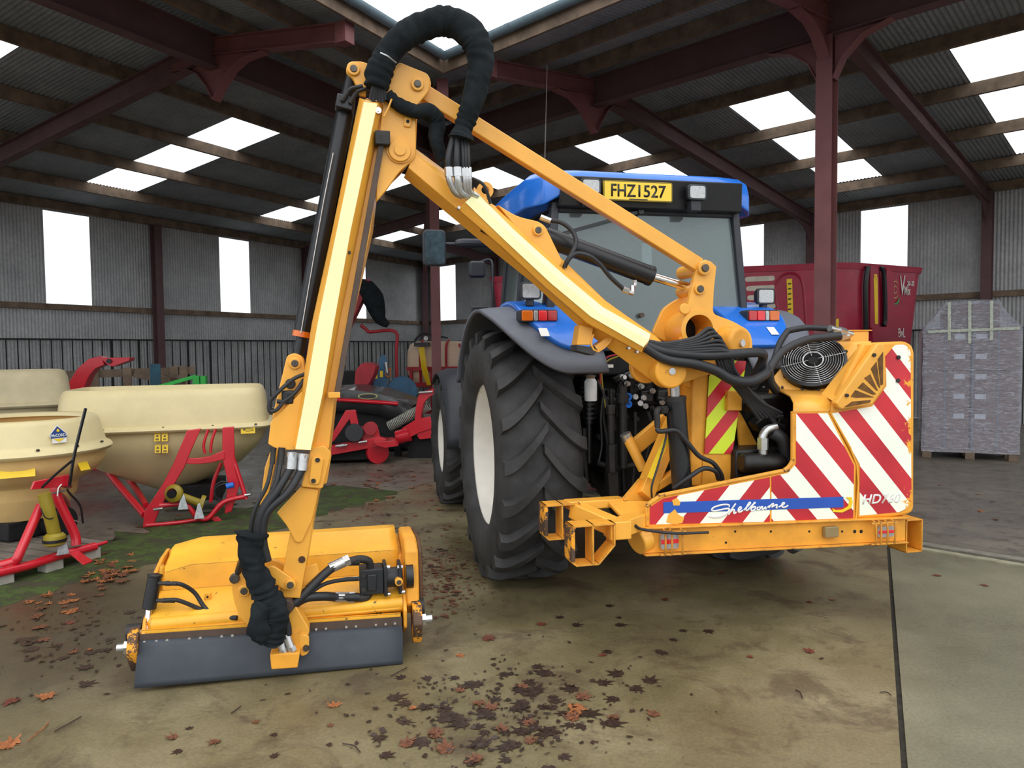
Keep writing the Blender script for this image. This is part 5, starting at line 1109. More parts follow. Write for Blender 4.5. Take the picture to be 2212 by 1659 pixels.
fl0.z = max(fl0.z, .004); fl1.z = max(fl1.z, .004)
mb = MB(); N = 8; rows = []
for i in range(N+1):
    t = i/N; rows.append([fl3.lerp(fl2, u/10).lerp(fl0.lerp(fl1, u/10), t)+V((0, -.012*math.sin(PI*t), 0)) for u in range(11)])
mb.grid(rows); mb.build('rubber_flap', RUBG, hcut, solid=.01, smooth=80)
for px in (312, 338, 361, 409, 433, 479, 502, 683, 704, 748, 769, 812, 833, 853):
    py = 1388-(px-301)*(1388-1346)/(868-301); c = A_(px, py, .04); mb = MB(); mb.lathe([(0, 0), (.0075, .001), (.0085, .006), (.0085, .012)], c+V((0, -.004, 0)), (0, 1, 0), 12); mb.build('strip_bolt', CHROME, ds)
# small ram on the left of the head
mb = MB(); p, q = A_(336, 1240, .16), A_(322, 1315, .14); mb.cyl(p, q, .035, n=20); mb.cyl(p+(p-q).normalized()*.0, p+(q-p).normalized()*.015, .038, n=20); r4 = mb.build('hood_ram', BLACK, hcut, bevel=.004)
mb = MB(); mb.cyl(q, A_(317, 1358, .10), .016, n=14); mb.build('ram_rod', CHROME, r4)
mb = MB(); c = A_(316, 1365, .08); mb.cyl(c+V((-.035, 0, 0)), c+V((.05, 0, 0)), .016, n=12); mb.cyl(c+V((-.05, 0, 0)), c+V((-.03, 0, 0)), .02, n=6); mb.cyl(c+V((.04, 0, 0)), c+V((.06, 0, 0)), .02, n=6); mb.build('ram_clevis', STEEL, r4)
plate([(346, 1222), (352, 1228), (350, 1270), (340, 1255)], .18, .05, 'ram_tab', YELH)
for y0, pts in ((1260, [(360, 1261, .12), (390, 1262, .13), (420, 1280, .16), (445, 1315, .14), (480, 1332, .10), (512, 1334, .06)]), (1297, [(356, 1297, .11), (385, 1297, .12), (430, 1315, .14), (460, 1330, .12), (512, 1336, .06)])):
    hose(pts, .011); mb = MB(); x0 = pts[0][0]; mb.cyl(A_(x0-18, y0, .13), A_(x0+22, y0+1, .12), .011, n=8); mb.cyl(A_(x0-4, y0, .13), A_(x0+6, y0, .13), .014, n=6); mb.build('hose_end', IRON, r4)
plate(round_poly([(442, 1281), (456, 1281), (455, 1300), (440, 1300)], 3), .21, .02, 'hood_pad', YELH); c = A_(448, 1290, .205); mb = MB(); mb.cyl(c, c+V((0, .01, 0)), .006, n=8); mb.build('bolt', IRON, hcut)
# carrier plates in the middle
car = plate(round_poly([(496, 1244), (505, 1236), (520, 1236), (535, 1245), (560, 1275), (575, 1335), (545, 1358), (520, 1340), (505, 1300)], [10, 8, 8, 8, 0, 0, 14, 14, 0]), .0, .025, 'carrier_plate', YEL, bevel=.005)
plate(round_poly([(560, 1225), (580, 1206), (610, 1215), (640, 1250), (655, 1330), (660, 1350), (600, 1350), (580, 1300)], 12), .12, .03, 'carrier_plate_rear', YEL, bevel=.005)
boss(506, 1251, -.02, .025, .04, 'carrier_boss', PIN, car); boss(527, 1277, -.03, .030, .06, 'carrier_boss', YEL, car, .006, .6)
tl = plate(round_poly([(575, 1228), (590, 1222), (632, 1250), (641, 1264), (632, 1276), (615, 1276), (572, 1245)], 9), -.075, .02, 'tilt_link', YEL, bevel=.004)
boss(627, 1264, -.09, .027, .05, 'link_boss', YEL, tl, .008, .65)
pv = plate(round_poly([(595, 1290), (625, 1285), (648, 1325), (670, 1362), (664, 1378), (650, 1390), (610, 1345), (590, 1320)], 10), -.05, .10, 'head_pivot', YEL, bevel=.006)
c = A_(618, 1312, -.10); mb = MB(); mb.cyl(c, c+V((0, .06, 0)), .037, n=24); mb.build('pivot_disc', RAIL, pv, bevel=.004)
plate([(656, 1225), (684, 1218), (690, 1236), (672, 1262), (652, 1270)], .02, .02, 'hood_bracket', YEL)
plate(round_poly([(648, 1370), (668, 1374), (667, 1412), (650, 1420), (646, 1400)], 8), -.06, .03, 'foot_plate', YEL, pv); c = A_(661, 1400, -.065); mb = MB(); mb.cyl(c+V((0, -.008, 0)), c+V((0, .02, 0)), .016, n=16); mb.build('bolt', PIN, pv)
fb_ = plate([(583, 1414), (648, 1410), (643, 1443), (586, 1447)], -.13, .08, 'hose_foot', YELW, bevel=.006)
plate([(598, 1376), (650, 1362), (650, 1410), (600, 1412)], -.06, .04, 'foot_web', YELW, pv)
for a0, b0 in (((604, 1376), (612, 1408)), ((618, 1370), (630, 1402))):
    mb = MB(); mb.cyl(A_(*a0, -.09), A_(*b0, -.10), .020, n=14); mb.cyl(A_(b0[0]-2, b0[1]-6, -.10), A_(b0[0]+2, b0[1]+4, -.10), .023, n=6); mb.build('hose_end', STEEL, fb_)
# motor
c = A_(802, 1250, .14); mb = MB(); mb.cb(c, .13, .13, .14); mb.cb(c+V((.0, -.07, 0)), .05, .02, .09); mb.cyl(c+V((.05, 0, 0)), c+V((.17, 0, 0)), .055, n=22); mb.cb(c+V((.075, 0, 0)), .02, .15, .17); mb.cb(c+V((.155, 0, 0)), .02, .14, .16); mt = mb.build('flail_motor', mat('motor_black', srgb(34, 36, 40), .45, .1, var=.1), hcut, bevel=.006)
for dx, dz in ((-.045, .045), (-.045, -.035)):
    mb = MB(); mb.cyl(c+V((dx, -.08, dz)), c+V((dx, -.06, dz)), .015, n=6); mb.build('motor_bolt', IRON, mt)
for dx, dz in ((.085, .075), (.085, -.075), (.155, .07), (.165, -.07)):
    mb = MB(); mb.cyl(c+V((dx-.015, -.06, dz)), c+V((dx+.015, -.06, dz)), .010, n=8); mb.build('motor_bolt', STEEL, mt)
for pts, r, fit_, fr0 in (([(618, 1320, -.04), (650, 1290, -.02), (690, 1250, .02), (720, 1225, .05), (745, 1214, .08), (775, 1212, .10)], .024, ((712, 1228), (742, 1214)), .05), ([(618, 1332, -.03), (660, 1290, .0), (700, 1262, .04), (745, 1252, .08), (772, 1251, .1)], .011, ((742, 1252), (772, 1250)), .09), ([(630, 1310, .0), (660, 1292, .0), (700, 1288, .02), (730, 1290, .06), (775, 1290, .08)], .024, ((722, 1290), (752, 1290)), .06)):
    hose(pts, r); mb = MB(); p = A_(*fit_[0], fr0); q = A_(*fit_[1], fr0+.02); mb.cyl(p, q, r*1.2, n=14); mb.cyl(q, q+(q-p)*.4, r*1.35, n=6); mb.build('hose_end', STEEL, mt)
mb = MB(); mb.tube([A_(752, 1214, .08), A_(776, 1208, .1), A_(796, 1212, .12), A_(800, 1228, .13)], .022, n=12); mb.build('port_elbow', IRON, mt); mb = MB(); mb.tube([A_(770, 1291, .08), A_(790, 1290, .1), A_(797, 1280, .12)], .024, n=12); mb.build('port_elbow', IRON, mt)
mb = MB(); mb.cyl((c.x+.19, c.y, c.z), (c.x+.23, c.y, c.z), .07, n=24); mb.build('motor_flange', BLACK, mt); boss(862, 1258, .05, .022, .04, 'tensioner', YEL, hcut, .005, .6)
# hoses from dipper down into the lower sleeve
for (x, y, x2, y2, r) in ((590, 975, 545, 1145, .010), (608, 975, 555, 1150, .012), (631, 985, 562, 1150, .021), (655, 988, 572, 1152, .021)):
    mb = MB(); mb.cyl(A_(x+1, y-8, -.09), A_(x-2, y+28, -.10), r*1.35, n=12); mb.cyl(A_(x+1, y-8, -.09), A_(x, y+2, -.09), r*1.5, n=6); mb.build('hose_end', STEEL if r > .015 else IRON, dip)
    hose([(x-2, y+24, -.10), (x-14-(18 if r > .015 else 0), y+75, -.14), (x2+6, y2-45, -.15), (x2-4, y2+10, -.14), (x2+6, y2+60, -.13)], r)
sleeve([(545, 1150, -.135), (541, 1190, -.14), (549, 1230, -.14), (566, 1268, -.14), (582, 1300, -.14), (594, 1330, -.14), (592, 1355, -.14), (590, 1388, -.13)], [.076, .056, .058, .064, .070, .070, .062, .050], 'lower_hose_sleeve', wr=.16)
sleeve([(573, 1300, -.17), (560, 1330, -.18), (563, 1360, -.17), (566, 1385, -.15)], [.05, .045, .06, .03], 'torn_sleeve_end', wr=.3, sub=6)
hose([(610, 1350, -.10), (608, 1375, -.09)], .02); hose([(605, 1310, -.10), (620, 1350, -.09), (622, 1372, -.09)], .02)
hose([(531, 1190, -.16), (520, 1218, -.02), (512, 1244, .02)], .018, 'tilt_ram_rod', PIN)
# ================================================================ FERTILISER SPREADERS AND MACHINES AT LEFT
def ang2(a, b): d = b-a; return math.degrees(math.atan2(d.y, d.x))
def sup(c, hx, hy, z, n=40, p=4., rot=0):
    out = []
    for i in range(n):
        t = 2*PI*i/n; ct, st = math.cos(t), math.sin(t)
        out.append(V((c[0]+hx*math.copysign(abs(ct)**(2/p), ct), c[1]+hy*math.copysign(abs(st)**(2/p), st), z)))
    return out
def rings(mb, rs, capb=False, capt=False):
    n = len(rs[0]); mb.add([p for r in rs for p in r], [(i*n+j, i*n+(j+1) % n, (i+1)*n+(j+1) % n, (i+1)*n+j) for i in range(len(rs)-1) for j in range(n)]+([tuple(range(n))[::-1]] if capb else [])+([tuple(range((len(rs)-1)*n, len(rs)*n))] if capt else []))
def patch(parent, c, ux, w, h, m, name='warning_sticker', th=.003, lean=0):
    """small flat sticker centred at c"""
    ux = V(ux).normalized(); uz = V((0, 0, 1)); nn = ux.cross(uz); uz = (uz+nn*lean).normalized(); mb = MB()
    mb.slab([c-ux*w/2-uz*h/2, c+ux*w/2-uz*h/2, c+ux*w/2+uz*h/2, c-ux*w/2+uz*h/2], nn*th); return mb.build(name, m, parent, smooth=0)
def tubel(F, pts, r, name, m, parent, n=12, sub=4):
    mb = MB(); mb.tube([F.at(a, b, y=c) for a, b, c in pts], r, n=n, sub=sub); return mb.build(name, m, parent, smooth=60)
def circ(F, px, py, c, rad):
    """where the sight line meets an upright cylinder about c (local)"""
    o = F.Ri @ (CAM-F.o); d = F.Ri @ ray(px, py); ox, oy = o.x-c[0], o.y-c[1]; A = d.x**2+d.y**2; B = ox*d.x+oy*d.y; Cc = ox*ox+oy*oy-rad*rad; D = max(0, B*B-A*Cc); return o+d*((-B-math.sqrt(D))/A)
# ---- pallet and round spreader
pa, pb = G(5, 1268), G(221, 1206)
FP = Fr(pb, ang2(pa, pb)); pallet = empty('pallet', FP.o, FP.rz, 'low grey timber pallet on the moss carrying the round cream spreader', 'pallet')
PW = (pb-pa).length
mb = MB(); 
mb2 = []
for y in (.0, .45, .9):
    for x in (-.08, -PW*.5, -PW+.02):
        k = MB(); k.box((x-.07, y, 0), (x+.07, y+.11, .10)); k.build('pallet_block', CONCR, pallet, bevel=.004)
for y in (0, .44, .89): k = MB(); k.box((-PW-.1, y, .10), (.02, y+.12, .122)); k.build('pallet_stringer', WOODG, pallet, bevel=.002)
for i in range(7): k = MB(); x = -PW-.08+i*(PW+.08)/6.6; k.box((x, 0, .122), (x+.10, 1.02, .142)); k.build('pallet_slat', WOODG, pallet, bevel=.002)
FS = FP; s1 = empty('fertiliser_spreader', FS.o, FS.rz, 'round cream hopper spreader on red tube frame, standing on the pallet at far left', 'fertiliser spreader')
hcw = V((-4.28, 6.40, 0)); hc_ = FS.loc(hcw)
def lathe_at(prof, c, name, m, parent, n=48, **k): mb = MB(); mb.lathe(prof, c, n=n); return mb.build(name, m, parent, **k)
hop = lathe_at([(.50, 1.13), (.545, 1.155), (.575, 1.165), (.60, 1.15), (.615, 1.12), (.655, .96), (.665, .93), (.70, .915), (.715, .89), (.70, .865), (.655, .855)], hc_, 'hopper_extension', CREAM, s1, smooth=50)
lathe_at([(.55, 1.145), (.57, 1.0), (.60, .87), (.55, .70), (.36, .55), (.2, .35)], hc_, 'hopper_inside', CREAM2, s1, smooth=50)
bowl = lathe_at([(.66, .86), (.65, .78), (.60, .70), (.50, .63), (.44, .60), (.435, .59), (.42, .50), (.415, .485), (.34, .36), (.31, .31), (.20, .30)], hc_, 'hopper_bowl', CREAM2, s1, smooth=40)
for a in range(-150, 30, 26):
    t = math.radians(a)-FS.rz; p = V((hc_.x+.68*math.cos(t), hc_.y+.68*math.sin(t), .93)); mb = MB(); mb.lathe([(.014, 0), (.012, .012), (0, .015)], p, n=10); mb.build('rim_bolt', IRON, hop)
p = circ(FS, 125, 941, hc_, .648); ux = V((-(p.y-hc_.y), p.x-hc_.x, 0)).normalized(); nn = ux.cross(V((0, 0, 1)))
uz = V((0, 0, 1))-nn*.22; 
def poly_on(c, ux, uz, pts, m, name, parent, off, th=.002):
    n_ = ux.cross(uz).normalized(); mb = MB(); mb.slab([c+ux*a+uz*b+n_*off for a, b in pts], n_*th); return mb.build(name, m, parent, smooth=0)
st = poly_on(p, ux, uz, [(-.072, .005), (-.03, .055), (0, .085), (.03, .055), (.072, .005), (.06, -.03), (.055, -.06), (-.055, -.06), (-.05, -.03)], WSTICK, 'dealer_sticker', hop, .006)
poly_on(p, ux, uz, [(-.06, .012), (0, .075), (.06, .012), (.062, -.02), (-.062, -.02)], NAVY, 'sticker_badge', st, .009)
poly_on(p, ux, uz, [(-.012, .04), (0, .056), (.014, .04), (.008, .03), (-.008, .03)], STICK, 'sticker_badge', st, .0115)
poly_on(p, ux, uz, [(-.045, -.026), (.045, -.026), (.0, -.052)], STICK, 'sticker_badge', st, .009)
n_ = ux.cross(uz).normalized(); letters('lettering', 'McCORD', WSTICK, st, p-ux*.055-uz*.012+n_*.0115, ux, uz, w=.11, h=.026, thick=.001, bold=.02)
p = circ(FS, 38, 1019, hc_, .60); ux = V((-(p.y-hc_.y), p.x-hc_.x, 0)).normalized(); stk = patch(bowl, p+ux.cross(V((0, 0, 1)))*.05, ux, .24, .085, STICK, lean=-.6); 
p = circ(FS, 172, 1000, hc_, .62); ux = V((-(p.y-hc_.y), p.x-hc_.x, 0)).normalized(); patch(bowl, p+ux.cross(V((0, 0, 1)))*.03, ux, .10, .13, STICK, lean=-.5)
mb = MB(); mb.box((hc_.x-.28, hc_.y-.25, .16), (hc_.x+.25, hc_.y+.25, .31)); mb.cyl((hc_.x+.1, hc_.y-.4, .26), (hc_.x+.1, hc_.y-.1, .26), .13); mb.build('spinner_gearbox', DKIN, s1, bevel=.01)
mb = MB(); mb.slab([FS.at(x, y, y=-.0) for x, y in ((75, 1040), (150, 1025), (148, 1050), (68, 1058))], (0, .02, 0)); mb.build('hitch_plate', REDP, s1, bevel=.004)
L_ = lambda pts, r, nm='frame_tube', m=REDP: tubel(FS, pts, r, nm, m, s1)
L_([(-30, 1244, .0), (60, 1222, 0), (120, 1203, 0), (206, 1180, 0)], .034); L_([(200, 1180, 0), (230, 1171, 0)], .014)
L_([(-25, 1228, .1), (30, 1212, .02), (42, 1195, 0), (88, 1092, .08)], .034); L_([(165, 1178, .0), (160, 1150, .02), (124, 1075, .08), (118, 1040, .10)], .036); L_([(118, 1042, .1), (140, 1048, .12), (150, 1050, .3)], .022)
L_([(118, 1060, .15), (140, 1080, .5), (150, 1110, .75)], .025)
mb = MB(); mb.slab([FS.at(x, y, z=.15) for x, y in ((148, 1196), (170, 1193), (200, 1214), (180, 1222))], (0, 0, .014)); mb.build('foot_plate', REDP, s1, bevel=.003)
tubel(FS, [(95, 1066, -.03), (107, 1110, -.05), (119, 1160, -.05)], .046, 'drive_shaft_guard', OLIVE, s1, n=18)
p = FS.at(118, 1165, y=-.06); mb = MB(); mb.lathe([(.05, .05), (.075, .03), (.08, 0), (.075, -.035), (.05, -.05)], p, n=20); mb.build('shaft_cone', OLIVE, s1)
mb = MB(); mb.ring(p+V((0, 0, -.005)), (0, 0, 1), .085, .07, .022); mb.build('shaft_band', BLACK, s1)
PLASTB = mat('plastic_bag', srgb(190, 196, 200), .15, var=.2, vs=40, bump=.6, bs=50)
p = FS.at(138, 1172, y=-.09); mb = MB(); mb.hexa([p+V((-.05, 0, -.09)), p+V((.045, 0, -.10)), p+V((.05, .04, -.09)), p+V((-.04, .04, -.1))], [p+V((-.01, .01, .08)), p+V((.01, .01, .08)), p+V((.01, .02, .08)), p+V((-.01, .02, .08))]); mb.build('document_bag', PLASTB, s1, bevel=.01)
tubel(FS, [(185, 882, -.05), (160, 985, -.05), (150, 1050, -.03)], .012, 'agitator_bar', BLACK, s1, n=4); tubel(FS, [(156, 995, -.06), (120, 1025, -.05), (90, 1054, -.03)], .010, 'agitator_brace', BLACK, s1, n=4)
tubel(FS, [(145, 1056, -.02), (150, 1065, -.02), (173, 1092, .0), (179, 1130, .02)], .009, 'lower_brace', BLACK, s1, n=6); tubel(FS, [(179, 1130, .02), (160, 1124, .2)], .006, 'lower_brace', STEEL, s1, n=6)
tubel(FS, [(104, 1068, .0), (140, 1059, .05)], .008, 'hitch_pin', STEEL, s1); tubel(FS, [(133, 1046, -.02), (126, 1055, -.02), (124, 1072, -.02)], .005, 'rope_loop', WSTICK, s1); tubel(FS, [(88, 1098, -.08), (98, 1118, -.10), (112, 1120, -.10), (124, 1108, -.05)], .005, 'cable_loop', IRON, s1)

# ---- wide spreader
F2 = Fr(G(317, 1140), 17); s2 = empty('fertiliser_spreader', F2.o, F2.rz, 'wide cream rectangular hopper spreader on red A-frame, standing on bare concrete', 'fertiliser spreader')
cc = F2.at(368, 928, y=.85); cx, cy = cc.x, .92
def hopper2(parent, cx, cy, k=1., dz=0, m1=CREAM, m2=CREAM):
    mb = MB(); q = lambda hx, hy, z, p=6: sup((cx, cy), hx*k, hy*k, z*k+dz, 56, p)
    rings(mb, [q(.88, .50, 1.1), q(.90, .52, 1.30), q(.93, .55, 1.335), q(.955, .575, 1.32), q(.985, .60, 1.25), q(1.015, .635, 1.0), q(1.02, .64, .965), q(1.06, .68, .95), q(1.075, .695, .925), q(1.06, .68, .90), q(1.0, .63, .89)])
    e = mb.build('hopper_extension', m1, parent, smooth=50)
    mb = MB(); q2 = lambda hx, hy, z, p, ox=0: sup((cx+ox, cy), hx*k, hy*k, z*k+dz, 56, p)
    rings(mb, [q2(.99, .63, .90, 5), q2(.97, .61, .78, 4.5), q2(.90, .56, .68, 4), q2(.72, .45, .50, 3), q2(.45, .32, .36, 2.5), q2(.25, .22, .27, 2), q2(.18, .18, .24, 2)], capb=False)
    b = mb.build('hopper_bowl', m2, parent, smooth=50)
    mb = MB(); rings(mb, [q(.90, .52, 1.30), q(.90, .54, .95), q2(.6, .4, .6, 3)], capt=True); mb.build('hopper_inside', m1, parent, smooth=50)
    return e, b
e2, b2 = hopper2(s2, cx, cy)
for px, py in ((222, 914), (352, 911), (459, 905), (552, 900)):
    p = F2.at(px, py, y=cy-.66); mb = MB(); mb.lathe([(.015, 0), (.013, .012), (0, .016)], V((p.x, p.y, .945)), n=10); mb.build('rim_bolt', IRON, e2)
for px in (340, 353):
    for py in (944, 970): p = F2.at(px+(3 if px > 345 else 0), py, y=cy-.66); patch(b2, p+V((0, .0 if py < 950 else .02, 0)), (1, 0, 0), .055, .085, STICK, lean=-.3)
p = F2.at(540, 929, y=cy-.66); patch(b2, p+V((-.02, .0, 0)), (1, .1, 0), .14, .07, STICK, lean=-.3)
R2 = lambda pts, r, nm='frame_tube': tubel(F2, pts, r, nm, REDP, s2)
def slab2(pts, y, th, nm, m=REDP, par=None): mb = MB(); mb.slab([F2.at(a, b, y=y) for a, b in pts], (0, th, 0)); return mb.build(nm, m, par or s2, bevel=.006)
slab2([(404, 930), (434, 926), (412, 975), (398, 1010), (350, 1090), (330, 1138), (308, 1140), (312, 1105), (352, 1045), (375, 1000)], .0, .06, 'frame_upright')
slab2([(480, 924), (505, 922), (507, 990), (520, 1040), (500, 1105), (485, 1110), (492, 1040), (480, 990)], .02, .06, 'frame_upright')
slab2([(398, 990), (430, 990), (455, 985), (486, 972), (486, 992), (455, 1000), (425, 1003), (398, 1002)], .01, .05, 'frame_crossbar')
R2([(450, 927, .0), (440, 960, .0), (443, 980, .0)], .014); R2([(466, 926, 0), (457, 955, 0), (455, 978, 0)], .014)
R2([(502, 985, .05), (520, 1040, .02), (532, 1078, .0)], .022); R2([(215, 992, .9), (250, 1040, .6), (312, 1112, .05)], .034); R2([(262, 1015, 1.0), (290, 1050, .8), (316, 1092, .15)], .030)
R2([(345, 1092, -.02), (400, 1090, -.03), (426, 1117, -.03), (450, 1119, -.03), (482, 1085, -.02), (530, 1072, .0)], .024); R2([(315, 1135, .0), (390, 1128, .0), (455, 1117, .02)], .020); R2([(455, 1117, .02), (480, 1090, .4)], .02)
R2([(478, 1000, .3), (462, 1040, .3), (455, 1085, .3)], .02)
mb = MB(); a = F2.at(326, 960, y=.55); b = F2.at(415, 1090, y=.6); mb.box((a.x+.1, .6, .12), (b.x+.3, 1.2, .29)); mb.build('spinner_gearbox', DKIN, s2, bevel=.01)
p = F2.at(376, 1066, y=-.08); mb = MB(); mb.lathe([(.085, -.02), (.09, .0), (.085, .02), (.05, .05)], p, (-.3, -1, .2), 24); mb.build('shaft_cone', OLIVE, s2); mb = MB(); mb.cyl(p+V((.02, .05, 0)), p+V((-.02, -.05, .0)), .045); mb.build('shaft_joint', BLACK, s2)
q = F2.at(436, 1088, y=-.02); tubel(F2, [(380, 1068, -.05), (436, 1088, -.02)], .038, 'drive_shaft_guard', OLIVE, s2); mb = MB(); mb.ring(q, (.9, 0, -.3), .085, .05, .04); mb.build('shaft_cone', OLIVE, s2)
for px, py in ((395, 1088), (430, 1108)):
    p = F2.at(px, py, y=-.12); mb = MB(); mb.hexa([p+V((-.05, 0, -.06)), p+V((.05, 0, -.06)), p+V((.045, .03, -.06)), p+V((-.045, .03, -.06))], [p+V((-.01, .01, .09)), p+V((.01, .01, .09)), p+V((.01, .02, .09)), p+V((-.01, .02, .09))]); mb.build('document_bag', PLASTB, s2, bevel=.01)
tubel(F2, [(332, 1101, -.05), (352, 1098, -.06)], .014, 'hitch_pin', STEEL, s2); tubel(F2, [(528, 1070, -.02), (541, 1068, -.02)], .014, 'hitch_pin', STEEL, s2)
p = F2.at(500, 1048, y=-.06); mb = MB(); mb.lathe([(.028, -.05), (.03, .02), (0, .03)], p, (1, 0, .2), 14); mb.build('coupling_cap', CAPB, s2)
for o in (0, 6): tubel(F2, [(495, 1045, -.02), (480, 1040+o, -.03), (465, 1050+o, -.03), (466, 1072+o, -.02), (480, 1080+o*.5, 0)], .008, 'hydraulic_hose', HOSE, s2)
mb = MB(); p = F2.at(248, 1020, y=.9); mb.cb(p, .11, .04, .05); mb.build('orange_lamp', ORANGEL, s2, bevel=.004)
slab2([(452, 1120), (470, 1116), (482, 1128), (474, 1133)], .0, .04, 'foot_plate')

# ---- third spreader, dusty, partly out of frame behind
F3 = Fr(P(-60, 880, 8.9)*1, 35); F3.o.z = 0; s3 = empty('fertiliser_spreader', F3.o, F3.rz, 'dusty grey cream hopper spreader cut off by the left edge, behind the round one', 'fertiliser spreader')
hopper2(s3, 0, 0, 1.0, .18, CREAMG, CREAMG)
for sx in (-.5, .5):
    mb = MB(); mb.bar((sx, -.5, 0), (sx*.9, -.3, 1.0), .07, .07); mb.bar((sx, .5, 0), (sx*.9, .3, 1.0), .07, .07); mb.bar((sx, -.55, .05), (sx, .55, .05), .07, .07); mb.build('frame_upright', REDD, s3)

# ---- red chipper with curved chute
F4 = Fr(P(160, 880, 11.0)*1, 12); F4.o.z = 0; ch = empty('wood_chipper', F4.o, F4.rz, 'red machine with a tall curved discharge chute behind the wide cream spreader', 'wood chipper')
mb = MB(); pth = [(160, 905), (164, 860), (172, 830), (187, 803), (206, 785), (228, 778)]
rw_ = []
for i, (x, y) in enumerate(pth):
    c = F4.at(x, y, y=0); d = (F4.at(*pth[min(i+1, 5)], y=0)-F4.at(*pth[max(i-1, 0)], y=0)).normalized(); u = V((-d.z, 0, d.x)); w_ = .13-.012*i; rw_.append([c+u*w_+V((0, -.13, 0)), c+u*w_+V((0, .13, 0)), c-u*w_+V((0, .13, 0)), c-u*w_+V((0, -.13, 0))])
rings(mb, rw_, True, True); mb.build('chute', REDP, ch, bevel=.006)
mb = MB(); mb.slab([F4.at(x, y, y=-.14) for x, y in ((216, 773), (280, 772), (279, 779), (243, 792), (232, 788))], (0, .28, 0)); df = mb.build('chute_deflector', REDP, ch, bevel=.004)
mb = MB(); c = F4.at(236, 780, y=-.15); mb.cyl(c, c+V((0, -.03, 0)), .035, n=12); mb.build('deflector_knob', BLACK, df)
mb = MB(); mb.box((-.25, -.3, .3), (.45, .4, .95)); mb.lathe([(0, -.12), (.38, -.12), (.38, .12), (0, .12)], (.1, 0, .7), (0, 1, 0), 32); mb.build('rotor_housing', REDD, ch, bevel=.02)
mb = MB(); mb.box((-.4, -.3, .0), (.6, -.2, .3)); mb.box((-.4, .2, .0), (.6, .3, .3)); mb.box((.1, -.2, .15), (.2, .2, .3)); mb.build('chipper_base', REDD, ch)

# ---- green frame, timber barrier
F5 = Fr(P(400, 850, 10.4)*1, 10); F5.o.z = 0; gr = empty('implement_frame', F5.o, F5.rz, 'bright green steel implement frame standing behind the wide cream spreader', 'implement frame')
mb = MB(); mb.bar(F5.at(330, 839, y=0), F5.at(424, 813, y=0), .05, .05); mb.bar(F5.at(425, 812, y=0), V((F5.at(425, 812, y=0).x, 0, .0)), .09, .12, up=(0, 1, 0)); mb.bar(F5.at(440, 812, y=0), V((F5.at(440, 812, y=0).x, 0, .0)), .07, .12, up=(0, 1, 0)); mb.bar(F5.at(330, 839, y=0), V((F5.at(330, 839, y=0).x, 0, .0)), .07, .07, up=(0, 1, 0)); mb.box((F5.at(330, 839, y=0).x, -.04, .3), (F5.at(440, 812, y=0).x, .04, .4)); mb.build('frame', GREEN, gr, bevel=.004)
F6 = Fr(P(240, 850, 13.6)*1, 24); F6.o.z = 0; tb = empty('timber_barrier', F6.o, F6.rz, 'rough sawn timber barrier with diagonal brace standing in front of the left wall', 'barrier')
def bar6(a, b, w=.12, h=.16, nm='rail', m=WOOD, y=0): mb = MB(); mb.bar(F6.at(*a, y=y), F6.at(*b, y=y), w, h, up=(0, 0, 1) if abs(a[0]-b[0]) > abs(a[1]-b[1]) else (0, 1, 0)); mb.build(nm, m, tb, bevel=.004)
bar6((78, 812), (420, 800), h=.14); bar6((80, 852), (410, 838), h=.12)
for x in (60, 204, 275, 376, 396):
    y0 = 806-(x-78)*.03; p = F6.at(x, y0, y=-.05); mb = MB(); mb.box((p.x-.07, -.12, 0), (p.x+.07, -.02, p.z+.05)); mb.build('post', WOODG if x == 60 else WOOD, tb, bevel=.004)
bar6((84, 846), (160, 822), nm='brace', y=-.06); bar6((290, 805), (400, 830), nm='brace', y=-.06)
F7 = Fr(P(330, 850, 12.4)*1, 24); F7.o.z = 0; tk = empty('cultivator', F7.o, F7.rz, 'teal steel cultivator with curved tines standing behind the green frame', 'cultivator')
mb = MB(); mb.bar((-1.6, 0, .85), (.4, 0, .85), .1, .1)
mb.bar(F7.at(335, 786, y=0), V((F7.at(335, 786, y=0).x, 0, .8)), .16, .12, up=(0, 1, 0)); mb.build('cultivator_frame', TEAL, tk, bevel=.004)
for i in range(6):
    x = -1.5+i*.36; mb = MB(); mb.tube([V((x, 0, .9)), V((x, -.12, .98)), V((x, -.25, .85)), V((x, -.1, .5)), V((x, -.25, .1)), V((x, -.32, 0))], .025, n=6); mb.build('tine', TEAL, tk)

# ---- group of machines in the middle distance
F8 = Fr(P(770, 900, 11.1)*1, 8); F8.o.z = 0; rt = empty('rotary_mower', F8.o, F8.rz, 'red flail topper with triangular headstock and side skid on the shed floor', 'mower')
def s8(pts, y, th, nm, m=REDP, par=None, F=F8, bev=.006): mb = MB(); mb.slab([F.at(a, b, y=y) for a, b in pts], (0, th, 0)); return mb.build(nm, m, par or rt, bevel=bev)
s8([(746, 887), (768, 886), (778, 935), (782, 950), (765, 950), (755, 905), (722, 952), (706, 958)], .0, .10, 'headstock')
s8([(700, 966), (820, 944), (834, 948), (833, 962), (712, 984), (700, 984)], -.04, .16, 'deck_beam'); s8([(806, 955), (848, 952), (861, 963), (832, 968), (812, 962)], -.25, .5, 'side_flap')
s8(round_poly([(782, 950), (786, 916), (805, 910), (815, 918), (822, 948)], 6), .05, .05, 'gearbox_plate'); mb = MB(); mb.cyl(F8.at(770, 930, y=.05), F8.at(795, 925, y=.05), .05); mb.cyl(F8.at(800, 925, y=-.05), F8.at(800, 925, y=.1), .10); mb.build('gearbox', REDD, rt)
mb = MB(); mb.cyl(F8.at(765, 935, y=-.12), F8.at(765, 935, y=.1), .14, n=24); mb.build('shaft_guard', BLACK, rt, bevel=.01)
